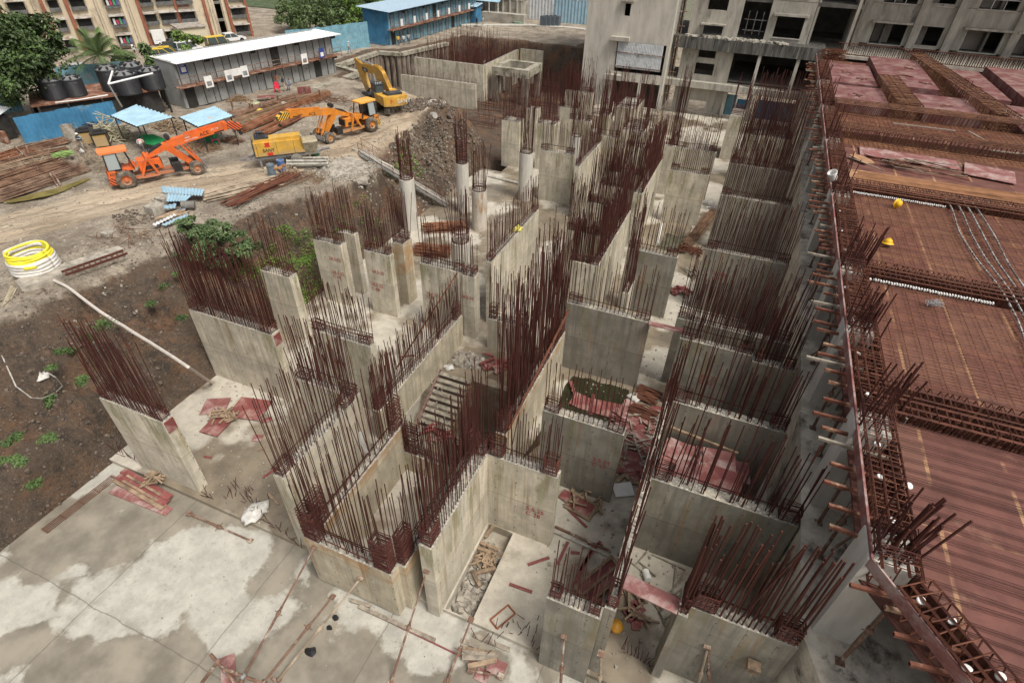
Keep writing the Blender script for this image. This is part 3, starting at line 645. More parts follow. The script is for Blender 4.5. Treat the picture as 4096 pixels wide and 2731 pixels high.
# ================================================================ red plywood deck
dk = thing('formwork_deck', 'large red plywood formwork deck covering the right side of the site', 'formwork deck', (5.5, 10, 8))
def D(b): 
    b.v = [(x-5.5, y-10, z-8) for x, y, z in b.v]; return b
MTRO = make_ply('shade darkened trough plywood', (.085,.032,.025), (.16,.09,.06), (.6,.8), False)  # shadow inside the troughs painted as a darker plywood colour
TR = [(15.4,17.3),(24.3,25.7),(34.4,36.3),(44.4,46.9),(51.4,53.6)]
z = 7.9
bands = [(-2, 15.4), (17.3, 24.3), (25.7, 34.4), (36.3, 44.4), (46.9, 51.4)]
for i, (a, c) in enumerate(bands):
    p = MB()
    if i == 0: p.slabz([(6.55,9.9),(15.06,-2),(28,-2),(28,15.4),(6.55,15.4)], z-.9, z)
    else: p.box(6.55, 28, a, c, z-.9, z)
    D(p).build('deck_panel', MPLY, dk)
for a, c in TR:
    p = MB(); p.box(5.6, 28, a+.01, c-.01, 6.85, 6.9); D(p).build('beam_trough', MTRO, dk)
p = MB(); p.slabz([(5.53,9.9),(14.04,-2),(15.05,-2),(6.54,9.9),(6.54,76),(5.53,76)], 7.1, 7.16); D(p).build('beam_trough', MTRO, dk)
# raised drop panels at the back, sunken strips between them for the long cages
MBOX = make_ply('dusty red box form', (.165, .062, .06), (.29, .195, .175), (.42, .64), False)
for x0, x1, y0, y1, h in ((6.45,10.4,62.4,71.6,.16),(10.6,15.0,61.5,75.2,.55),(6.5,10.6,54.2,61.2,.2),(12.9,16.9,54.2,60.4,.3),(16.9,20.6,62.0,74.2,.2),(21.2,28,60.8,75,.62),(18.9,28,47,60,.25),(11.2,12.8,61.0,61.4,.2)):
    p = MB(); p.box(x0, x1, y0, y1, 7.4, 7.9+h); D(p).build('box_form', MBOX, dk)
p = MB(); p.box(6.55, 28, 53.6, 77, 7.3, 7.4); D(p).build('deck_panel', MPLY, dk)
p = MB(); p.box(5.44,5.5,9.9,76,7.74,8.1); D(p).build('edge_board', MPLYF, dk)
p = MB(); p.slabz([(5.44,9.88),(13.94,-2.0),(14.02,-2.0),(5.5,9.88)], 7.74, 8.1); D(p).build('edge_board', MPLYF, dk)
for (a, c) in ((40.2, 42.0), (9.5, 9.6)):
    pass
# plywood pale strip lying between mats with a bundle of loose straight bars
MTAN = make_ply('tan plywood strip', (.36, .20, .11), (.40, .27, .17), (.5, .7), False)
p = MB(); p.box(6.6, 26, 36.4, 38.6, 7.905, 7.925); D(p).build('deck_panel', MTAN, dk)
# reinforcement mats
def mat_x(label, x0, x1, y0, y1, sx, sy, z=7.99, jit=.03, bow=0, r=.014, skew=None, mat=None):
    b = MB(); y = y0
    while y < y1 and sx:
        xa = skew(y) if skew else x0
        ya, yb, yc = (y+ru(-jit, jit) for _ in range(3))
        for pr in ((0, ru(.045, .11)) if mat else (0,)):
            b.tube([(xa+ru(0, .3), ya+pr, z), (xa+(x1-xa)*.3, yb+pr*ru(.6, 1.6)+bow, z+ru(-.02, .03)), (x1, yc+pr, z)], r, 4, caps=False)
        y += sx*ru(.75, 1.25)
    x = x0+.2
    while x < x1 and sy:
        b.tube([(x+ru(-jit, jit), y0, z+.03), (x+ru(-jit, jit), y1, z+.03)], r, 4, caps=False); x += sy
    b.v = [(p[0]-x0, p[1]-y0, p[2]-z) for p in b.v]
    o = b.build('rebar_mat', mat or MBARO, None, (x0, y0, z)); tag(o, label, 'rebar mat', 'reinforcement mats on the deck'); return o
mat_x('mat of paired straight bars on the nearest red deck bay', 6.2, 26, 0.5, 15.3, .36, 0, r=.0125, jit=.12, mat=MBAR, skew=lambda y: 6.1 if y > 9.9 else 6.2+(9.9-y)*.7156)
mat_x('square woven mat on the red bay holding the wire bundle', 6.3, 26, 17.4, 24.2, .17, .46)
mat_x('square woven mat on the bay with the two yellow helmets', 6.3, 26, 25.8, 34.3, .17, .42)
mat_x('dense mat of bars over the dark beam strip before the loose scrap plywood', 6.4, 26, 43.0, 44.3, .12, .3, 8.1)
mat_x('dense mat of bars beyond the loose scrap plywood', 6.4, 26, 47.0, 51.2, .2, .3, 8.1)
b = MB()
for i in range(90):
    y = ru(36.5, 38.4); b.tube([(ru(6.8, 9.5), y, 7.95), (ru(20, 26), y+ru(-.4, .4), 7.96+ru(0, .1))], .014, 4, caps=False)
b.v = [(x-7, y-37, zz-7.95) for x, y, zz in b.v]
tag(b.build('rebar_bundle', MBARO, None, (7, 37, 7.95)), 'loose straight bars spread on the tan plywood strip of the deck', 'rebar bundle')
MROD_ = make_rebar('brown cage steel', (.085, .034, .019), (.16, .068, .036))
# beam cages: stirrups as parts, long bars as one lattice
def cage(label, a, c, wd, ht, step, z, nlong=4, mat=None, tilt=.06, lean=.28, r=.022):
    a = Vector(a); c = Vector(c); L = (c-a).length; ang = math.atan2(c.y-a.y, c.x-a.x)
    o = thing('beam_cage', label, 'beam cage', (a.x, a.y, z), ang, 'rusted beam cages on the deck')
    lb = MB()
    for k in range(nlong):
        yy = -wd/2+wd*k/(nlong-1)
        for zz in (0, ht): 
            for w_ in (0, .07): lb.tube([(0, yy+w_*.5, zz+ru(-.02, .02)), (L/2, yy+w_*.5+ru(-.03, .03), zz+ru(-.04, .04)), (L, yy+w_*.5, zz)], r, 4, caps=False)
    lb.build('bar_lattice', mat or MCAGE, o)
    me = MB(); P = [(0,-wd/2,0),(lean*.3,-wd/2,ht),(lean*.3,wd/2,ht),(0,wd/2,0)]
    for i in range(4): me.tube([P[i], P[(i+1) % 4]], r*.8, 4, caps=False)
    me.tube([(0,0,0),(lean*.3,0,ht)], r*.8, 4, caps=False)
    m = me.mesh('stirrup', mat or MCAGE); n = min(100, int(L/step))
    for i in range(n):
        q = bpy.data.objects.new('stirrup', m); col.objects.link(q); q.parent = o
        q.location = (L*(i+.5)/n+ru(-.03, .03), ru(-.02, .02), ru(-.03, .03)); q.rotation_euler = (ru(-tilt, tilt), ru(-tilt, tilt), ru(-tilt, tilt))
    return o
for (a, c), lb in zip(TR[:3], ('cross beam cage nearest to the deck corner, over a deep dark trough', 'cross beam cage between the helmet bay and the wire bundle bay', 'cross beam cage along the tan plywood strip')):
    for s in (0, 1):
        cage(lb+(' front half' if s == 0 else ' rear half'), (6.0, a+.5+s*.95*(c-a)/1.9, 0), (26, a+.5+s*.95*(c-a)/1.9, 0), .7, 1.05, .2, 7.14, 3, r=.026)
cage('cross beam cage in front of the loose scrap plywood on the deck', (6.2, 45.6, 0), (26, 45.6, 0), 1.5, .95, .26, 7.7, 5, mat=MROD_, r=.028)
cage('cross beam cage just before the dusty red box forms', (6.2, 52.5, 0), (26, 52.5, 0), 1.5, .95, .26, 7.7, 5, mat=MROD_, r=.028)
cage('short long beam cage running back between the near box forms', (11.7, 53.4, 0), (11.2, 64.5, 0), 1.7, .95, .22, 7.75, 5, mat=MROD_, r=.03)
cage('longest beam cage running back between the box forms to the facade', (18.0, 53.2, 0), (15.0, 78.5, 0), 1.6, 1.1, .27, 7.75, 5, mat=MROD_, r=.03)
ey = [9.6, 15.3, 17.2, 24.2, 25.8, 34.3, 36.4, 44.3, 51.4, 62.0, 72.0]
for i, (a, c) in enumerate(zip(ey, ey[1:])):
    cage('edge beam cage along the left deck edge, '+['by the nearest bay','at the nearest cross beam','by the wire bundle bay','at the second cross beam','by the helmet bay','by the white bucket','by the scrap plywood','past the scrap plywood','by the near box forms','at the far end by the facade'][i], (6.05+(.05 if i % 2 else 0), a, 0), (6.05, c, 0), .85, .78, .2, 7.42, 4, lean=.5)
cage('slanting edge beam cage at the front of the deck, dropping out of the picture', (13.98, -1.2, 0), (6.3, 9.5, 0), .85, .78, .26, 7.42, 4, lean=.5)
# dowel bunches and cover spacers
def bunch(label, x, y, n, h, dx, dy, z=8.0):
    o = thing('dowel_bunch', label, 'bar bunch', (x, y, z), 0, 'bunches of thick dowels on the deck edge')
    for i in range(n):
        a, c = ru(-.35, .35), ru(-.5, .5); H = h*ru(.6, 1.0)
        q = put_bar(o, a, c, -.5, H, .03, 0); q.rotation_euler = (ru(-.06, .06)-dy, dx+ru(-.06, .06), 0)
    return o
bunch('thick dowels leaning out of the deck corner', 6.0, 10.4, 12, 2.6, .1, .0); bunch('thin dowel bunch at the edge of the wire bundle bay', 6.2, 20.0, 12, 2.2, .05, .05)
bunch('dowel bunch standing at the edge near the second cross beam', 6.25, 25.4, 12, 2.6, .1, .1); bunch('dowel bunch at the front cross beam corner', 6.4, 16.2, 8, 2.2, .1, .05); bunch('short dowels sticking up from the long cage near the facade', 17.0, 62.5, 10, 1.8, .05, .05)
sp_me = MB().lathe([(0,0),(.12,0),(.13,.02),(.13,.06),(.11,.08),(0,.08)], 16).mesh('cover_spacer', MWHITE)
for i, (x, y) in enumerate([(6.0,11.2),(5.85,12.6),(5.9,13.9),(6.55,12.6),(5.85,16.1),(5.7,18.3),(5.65,20.5),(5.6,22.9),(5.7,26.4),(6.35,9.15),(6.9,8.9),(7.0,7.9),(7.6,8.0),(7.75,7.0),(5.65,28.5),(5.7,31)]):
    o = link('cover_spacer', sp_me, None, (x, y, 8.12), ru(0, 3)); o.rotation_euler = (ru(-.5, .5), ru(-.5, .5), 0); o.scale = (.72,)*3
    tag(o, 'small round white cover spacer hung on the edge cage', 'spacer', 'round white cover spacers')
# post tension ducts
MDUCT = M('speckled grey duct', (.38, .36, .345), .6, .5, 10, (.10, .07, .055), (.46, .54), 7)
for k in range(4):
    x = 11.3+.42*k; b = MB()
    pts = [(x-.05, 36.4, 8.02), (x, 34, 8.12), (x-.25+.1*k, 31, 8.1), (x-.1, 28.3, 8.1), (x+.25-.1*k, 25.5, 8.15), (x+.3-.12*k, 23, 8.1), (x, 20.5, 8.1), (x-.1, 17.4, 8.1)]
    sm = []
    for i in range(len(pts)-1):
        for t in range(6): sm.append(Vector(pts[i]).lerp(Vector(pts[i+1]), t/6))
    for _ in range(3): sm = [sm[0]]+[(sm[i-1]+sm[i]*2+sm[i+1])/4 for i in range(1, len(sm)-1)]+[sm[-1]]
    o0 = sm[0].copy(); b.tube([p-o0 for p in sm], .042, 6); o = b.build('cable_duct', MDUCT, None, o0)
    tag(o, ['first grey cable duct from the left, snaking over the mats', 'second grey cable duct from the left, snaking over the mats', 'third grey cable duct from the left, snaking over the mats', 'rightmost grey cable duct snaking over the mats'][k], 'cable duct', 'grey cable ducts on the mats')
for (y, lb) in ((24.15, 'white strip of spacer chairs along the second cross beam'), (34.15, 'white strip of spacer chairs along the third cross beam')):
    b = MB()
    for i in range(46): b.obox((i*.1, ru(-.02, .02), 0), (.05, .12, .07), ru(-.3, .3))
    tag(b.build('spacer_strip', MWHITE, None, (6.5, y, 8.1)), lb, 'spacer strip')
# helmets, wire bundle, bucket, loose timbers and scrap on the deck
MYEL = M('yellow hard hat plastic', (.75, .42, .02), .4, .08)
def helmet(label, p, rot):
    b = MB(); b.sm = True; b.lathe([(.235,0),(.225,.02),(.17,.03),(.165,.08),(.15,.14),(.1,.19),(.05,.21),(0,.215)], 18); b.obox((.2,0,.012),(.14,.26,.018))
    for s in (-.05, 0, .05): b.tube([(-.15, s, .08), (-.08, s, .18), (0, s, .225), (.08, s, .18), (.15, s, .08)], .012, 5)
    o = b.build('helmet', MYEL, None, p); o.rotation_euler = rot; o.scale = (1.1,)*3; tag(o, label, 'helmet', 'yellow helmets left on the mats'); return o
helmet('yellow helmet tipped on its side by a curl of wire', (8.6, 33.2, 8.2), (1.3, .2, .6)); helmet('yellow helmet lying upright with its brim showing', (7.68, 28.2, 8.06), (.15, .1, 2.8))
b = MB()
for i in range(70): b.tube([(ru(-.3,.3), ru(-.1,.1), ru(0,.12)), (ru(-.32,.32)+.05, ru(-.25,.25), ru(.02,.2))], .008, 3)
tag(b.build('wire_bundle', MSTEEL, None, (8.75, 23.1, 8.05), .4), 'spiky grey bundle of binding wire on the mat', 'wire bundle')
b = MB(); b.sm = False; b.lathe([(.0,0),(.17,0),(.21,.42),(.225,.42),(.225,.45),(.2,.45),(.16,.04),(0,.04)], 20)
bk = tag(b.build('bucket', MWHITE, None, (5.6, 35.4, 8.2)), 'white paint bucket tipped on the deck edge cage', 'bucket'); bk.rotation_euler = (.3, -.5, 0); bk.scale = (1.15,)*3
hd = MB(); hd.tube([(.21*math.cos(a), .21*math.sin(a)*.3-.05, .43-.3*math.sin(a)) for a in [PI*i/8 for i in range(9)]], .008, 4); hd.build('handle', MSTEEL, bk)
def board(label, c, d, rz, mat, rx=0, ry=0, name='plank', cat='plank', group=None):
    o = MB().obox((0,0,0), d).build(name, mat, None, c); o.rotation_euler = (rx, ry, rz); return tag(o, label, cat, group)
board('large pale triangular offcut leaning among scrap on the deck', (7.6, 40.6, 8.0), (1.3, 1.3, .03), .8, MTAN, .1, .15)
board('broad red sheet lying skewed on the deck beyond the scrap', (10.3, 42.2, 8.02), (5.6, 1.9, .03), -.05, MPLYF, name='plywood_sheet', cat='plywood sheet')
board('red plywood sheet lying by the right frame edge of the deck', (14.6, 41.4, 8.02), (2.6, 2.4, .03), -.2, MPLYF, name='plywood_sheet', cat='plywood sheet')
for i in range(16):
    board('weathered stick among the scrap heap on the deck', (ru(7.0, 12.5), ru(39.0, 41.5), 8.05+ru(0, .2)), (ru(1, 3), .07, .04), ru(-.7, .2), [MWOOD, MWOODG, MCAGE][i % 3], 0, ru(-.08, .08), group='scrap sticks on the deck')
for x, y, L, a, lb in ((15.2, 48.2, 2.2, 1.9, 'pale batten lying across the dense mat'), (12, 48.9, 4, .02, 'long pale batten lying along the dense mat'), (16.5, 45.2, 2.4, .05, 'pale batten on the cross beam cage by the frame edge'), (19.5, 55, 5, 1.95, 'long brown plank lying along the longest cage')):
    board(lb, (x, y, 8.35), (L, .12, .05), a, MWOODG)
b = MB()
for i in range(120): b.obox((ru(-.9,.9), ru(-.5,.5), ru(0,.9)), (ru(.8,1.4), .04, .04), ru(-.5,.5), ru(-.2,.2), ru(-.2,.2))
tag(b.build('stirrup_heap', MCAGE, None, (7.0, 74.0, 8.0)), 'heap of rusty stirrups stacked at the far left corner of the deck', 'stirrup heap')
b = MB()
for i in range(40): b.tube([(ru(-.8,.8), ru(-.4,.4), ru(0,.3)), (ru(-.8,.8), ru(-.5,.5), ru(0,.35))], .02, 4)
tag(b.build('stirrup_heap', MCAGE, None, (9.4, 40.2, 8.0)), 'tangle of rusty stirrups among the scrap plywood on the deck', 'stirrup heap')
for i, (x, y) in enumerate([(8, 67), (9.2, 64.5), (13.5, 70), (13, 66), (14.2, 63.5), (14.8, 57), (18.5, 70), (19, 66), (23, 55), (8.2, 57.5)]):
    b = MB()
    for k in range(6): b.tube([(ru(-.6,.6), ru(-.6,.6), ru(0,.05)), (ru(-.6,.6), ru(-.6,.6), ru(0,.08))], .025, 4)
    z = {0:8.07,1:8.07,2:8.46,3:8.46,4:8.46,5:8.21,6:8.11,7:8.11,8:8.16,9:8.11}[i]
    tag(b.build('loose_stirrups', MCAGE, None, (x, y, z)), 'few loose rusty stirrups on a dusty red box form', 'loose steel', 'loose steel on the box forms')
rl = cage('low upright cage fence standing along the foot of the facade behind the deck', (7.5, 77.6, 0), (26, 77.0, 0), .25, 1.1, .22, 8.0, 2, mat=MCAGE, lean=.05)
# ================================================================ unfinished concrete block
MT = M('weathered raw concrete', (.42, .39, .33), .85, .22, .9, (.13, .12, .10), (.55, .72), .5, stretch=(1.6, 1.6, .4))
MTL = M('pale raw concrete', (.50, .465, .40), .85, .15, .9, (.25, .23, .19), (.55, .74), .5, stretch=(1.6, 1.6, .35))
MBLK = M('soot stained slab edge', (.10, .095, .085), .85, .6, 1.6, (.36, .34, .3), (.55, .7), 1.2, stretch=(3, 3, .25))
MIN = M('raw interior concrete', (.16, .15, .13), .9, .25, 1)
tw = thing('unfinished_block', 'tall unfinished concrete building with bare window openings behind the pit and the deck', 'building', (0, 77, 0))
def T(b): b.v = [(x, y-77, z) for x, y, z in b.v]; return b
def facade(Y, x0, x1, z0, z1, ops, th, mat, name='wall_panel'):
    """one wall sheet with real openings: solid cells front and back, reveals round the holes"""
    X = sorted(set([x0, x1]+[q for o in ops for q in o[:2] if x0 < q < x1])); Z = sorted(set([z0, z1]+[q for o in ops for q in o[2:4] if z0 < q < z1]))
    sol = lambda i, j: 0 <= i < len(X)-1 and 0 <= j < len(Z)-1 and not any(o[0] < (X[i]+X[i+1])/2 < o[1] and o[2] < (Z[j]+Z[j+1])/2 < o[3] for o in ops)
    b = MB()
    for i in range(len(X)-1):
        for j in range(len(Z)-1):
            if not sol(i, j): continue
            a, c, d, e = X[i], X[i+1], Z[j], Z[j+1]
            b.quad((a,Y,d),(c,Y,d),(c,Y,e),(a,Y,e)); b.quad((a,Y+th,e),(c,Y+th,e),(c,Y+th,d),(a,Y+th,d))
            if not sol(i-1, j): b.quad((a,Y+th,d),(a,Y,d),(a,Y,e),(a,Y+th,e))
            if not sol(i+1, j): b.quad((c,Y,d),(c,Y+th,d),(c,Y+th,e),(c,Y,e))
            if not sol(i, j-1): b.quad((a,Y+th,d),(c,Y+th,d),(c,Y,d),(a,Y,d))
            if not sol(i, j+1): b.quad((a,Y,e),(c,Y,e),(c,Y+th,e),(a,Y+th,e))
    return T(b).build(name, mat, tw)
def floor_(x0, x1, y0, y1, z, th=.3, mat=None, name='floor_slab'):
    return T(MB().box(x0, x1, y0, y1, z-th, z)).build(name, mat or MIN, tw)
ST = 4.15; ZT = 24.6
lev = [8.4+ST*k for k in range(5)]
# left stair tower
ops = [(-16.95,-10.9,4.12,7.5), (-16.9,-13.6,.4,3.1), (-13.2,-10.9,.2,3.1), (-16.55,-15.85,10.2,11.5), (-16.55,-15.85,14.3,15.6), (-16.55,-15.85,18.4,19.7)]
facade(75, -21.1, -10.55, -.1, ZT, ops, .35, MTL)
T(MB().box(-10.8,-10.55,75.36,82,-.1,ZT)).build('wall_panel', MTL, tw); T(MB().box(-21.1,-20.8,75.36,92,-.1,ZT)).build('wall_panel', MTL, tw)
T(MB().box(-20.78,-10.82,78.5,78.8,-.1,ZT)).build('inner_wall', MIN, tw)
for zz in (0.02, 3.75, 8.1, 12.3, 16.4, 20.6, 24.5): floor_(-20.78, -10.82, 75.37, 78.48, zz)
T(MB().box(-17.7,-15.4,74.3,74.99,7.62,8.05)).build('window_ledge', MT, tw); T(MB().box(-17.9,-15.7,74.3,74.99,3.2,3.8)).build('window_ledge', MT, tw)
T(MB().box(-16.9,-15.5,74.5,74.99,11.75,12.1)).build('window_ledge', MT, tw)
MCOR = M('pale zinc sheet', (.55, .57, .58), .5, .15, 2, (.3, .27, .22), (.58, .7), 1.5)
def corr_sheet(w_, h_, pitch=.19, amp=.03, horizontal=False):
    b = MB(); n = int(w_/pitch*4); b.sm = True
    for i in range(n+1):
        x = w_*i/n; d = amp*(1, .2, -1, .2)[i % 4] if not horizontal else amp*(1, .2, -1, .2)[i % 4]
        b.v += [(x, d, 0), (x, d, h_)]
    for i in range(n): b.f.append((2*i, 2*i+2, 2*i+3, 2*i+1)); b.m.append(0)
    return b
b = corr_sheet(5.6, 2.9); b.v = [(x-16.8, y+74.9, z+4.6) for x, y, z in b.v]; T(b).build('corrugated_infill', MCOR, tw)
b = MB(); [b.box(-17, -11, 74.8, 74.86, q, q+.08) for q in (4.75, 6.3)]; T(b).build('infill_rail', MPROP, tw)
# dark slot between tower and main facade, scaffold pipes in it
b = MB(); [b.tube([(x, 76.4, 0), (x, 76.4, 15)], .05, 6) for x in (-10.1, -9.75)]; [b.tube([(-10.3, 76.4, q), (-9.4, 76.4, q)], .04, 5) for q in (2, 4.5, 6, 9.5, 11)]; T(b).build('scaffold_pipe', MPROP, tw)
# main facade
wn = [(-7.35,-5.2,9.62-.02,8.86)] 
ops = [(-7.35,-5.15,8.7,9.7), (-7.35,-5.15,11.25,13.4), (-7.35,-5.15,15.4,17.5), (-7.35,-5.15,19.5,21.6)]
facade(77.6, -9.1, -3.4, 8.46, ZT, ops, .3, MT)
facade(77.6, -9.3, -3.23, 3.65, 7.2, [(-7.38,-5.15,4.3,5.6), (-7.3,-5.3,6.2,7.0)], .3, MT)
facade(77.6, -9.3, -3.1, -.1, 2.9, [(-7.3,-5.1,-.1,1.3)], .3, MT)
for q in (9.75, 13.5, 17.6, 21.7): T(MB().box(-7.7,-4.9,76.9,77.59,q,q+.16)).build('window_ledge', MT, tw)
for x in (-3.2, -.45):
    pass
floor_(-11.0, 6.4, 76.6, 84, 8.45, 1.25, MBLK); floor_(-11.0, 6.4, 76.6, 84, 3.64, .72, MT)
b = MB(); [b.obox((ru(-9, 2), ru(76.7, 77.4), 8.5+ru(0, .1)), (ru(.2, .9), ru(.2, .6), ru(.08, .3)), ru(0, 3)) for i in range(60)]; T(b).build('rubble_heap', MT, tw)
for x in (-.25, 3.95): T(MB().box(x-.18, x+.18, 76.75, 77.1, 3.64, 7.2)).build('pillar', MTL, tw)
for x in (-3.0, .0, 5.3): T(MB().box(x-.2, x+.2, 77.2, 77.6, -.05, 2.92)).build('pillar', MT, tw)
MBLUE = M('blue painted sheet', (.05, .21, .36), .55, .25, 1.5, (.22, .32, .36), (.55, .7), 1.0)
MBLUEG = M('faded blue sheet', (.17, .33, .40), .55, .2, 1.5, (.3, .35, .36), (.55, .7), 1.0)
for x0, w_, h_, m in ((-3.4, 1.8, 2.4, MBLUEG), (-1.5, 1.6, 2.0, MBLUE), (1.0, 2.4, 2.2, MBLUE), (3.4, 2.0, 2.2, MBLUEG)):
    b = corr_sheet(w_, h_, .3); b.v = [(x+x0, y+77.9, z) for x, y, z in b.v]; T(b).build('corrugated_infill', m, tw)
# recessed and projecting bays above
for k, zf in enumerate(lev):
    # bay with window (x -.4..4.2)
    facade(78.6, -.45, 4.22, zf+.02, zf+ST-.02, [(.45,3.4,zf+.5,zf+2.72)], .3, MT)
    T(MB().box(.0,3.75,77.9,78.59,zf+2.72,zf+2.95)).build('window_ledge', MT, tw)
    T(MB().box(.4,3.45,78.45,78.59,zf+.42,zf+.5)).build('window_sill', MTL, tw)
    floor_(-9.2, 9, 78.95, 84.9, zf+ST, .35)
    # right hand building
    facade(84, 8.3, 32, zf+.02, zf+ST-.02, [(11.2,14.55,zf-.35 if False else zf+.02,zf+2.15),(15.83,18.2,zf+.25,zf+2.15),(20.5,24.0,zf+.02,zf+2.15),(25.3,28.8,zf+.02,zf+2.15)], .35, MT)
    for x0, x1 in ((10.75,14.9),(20.0,24.6),(25.0,29.2)):
        T(MB().box(x0,x1,83.3,83.99,zf+2.2,zf+2.42)).build('window_ledge', MT, tw)
    for x0, x1 in ((11.1,14.65),(15.8,18.25),(20.4,24.1),(25.2,28.9)):
        T(MB().box(x0,x1,83.9,83.99,zf-.08,zf+.03)).build('window_sill', MTL, tw)
    # recess between window piers (set back)
    for x0 in (15.2, 19.6): pass
    floor_(8.3, 32, 84.36, 90, zf+ST, .3)
    for x in (12.3, 19.2, 22.5, 27): T(MB().box(x, x+.25, 84.37, 88, zf+.02, zf+ST-.32)).build('inner_wall', MIN, tw)
    MINL = bpy.data.materials.get('pale interior plaster') or M('pale interior plaster', (.34, .30, .26), .9, .15, 1)
    for x0, x1 in ((11.5,13.3),(20.7,23.0),(25.5,27.6),(16.0,16.9)): T(MB().box(x0, x1, 85.6, 85.8, zf+.02, zf+ST-.32)).build('inner_wall', MINL, tw)
    if k > 0 or True:
        for x0, x1 in ((11.2,14.55),(20.5,24.0),(25.3,28.8)):
            if k >= 1:
                g = MB(); g.box(x0+.02,x1-.02,84.1,84.16,zf+.9,zf+.97); [g.box(x0+(x1-x0)*t-.03,x0+(x1-x0)*t+.03,84.1,84.16,zf+.03,zf+2.1) for t in (.33,.66)]; T(g).build('window_frame', MWHITE, tw)
    # balcony recess side wall
    T(MB().box(4.3,4.55,78.95,84,zf+.02,zf+ST-.36)).build('inner_wall', MT, tw)
    g = MB(); g.box(-3.05,-.5,78.9,78.98,zf+.9,zf+.97); g.box(-3.05,-.5,78.9,78.98,zf+2.0,zf+2.06); [g.box(x,x+.06,78.9,78.98,zf+.5,zf+2.9) for x in (-2.7,-1.9,-1.1)]; T(g).build('window_frame', MSTEEL, tw)
for x in (9.3, 15.0, 18.6, 24.5): 
    T(MB().box(x, x+.85, 83.45, 83.99, 8.0, ZT)).build('pier', MT, tw)
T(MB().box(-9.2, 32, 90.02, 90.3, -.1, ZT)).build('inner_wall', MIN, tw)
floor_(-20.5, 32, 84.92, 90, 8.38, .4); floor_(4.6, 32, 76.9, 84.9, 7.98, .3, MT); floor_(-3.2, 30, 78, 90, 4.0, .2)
T(MB().box(31.7, 32, 77, 90, -.1, ZT)).build('wall_panel', MT, tw); T(MB().box(8.3, 8.6, 78.9, 83.99, 8.0, ZT)).build('wall_panel', MT, tw)
T(MB().box(-21.1, 32, 75, 90.3, ZT+.02, ZT+.4)).build('roof_slab', MT, tw)
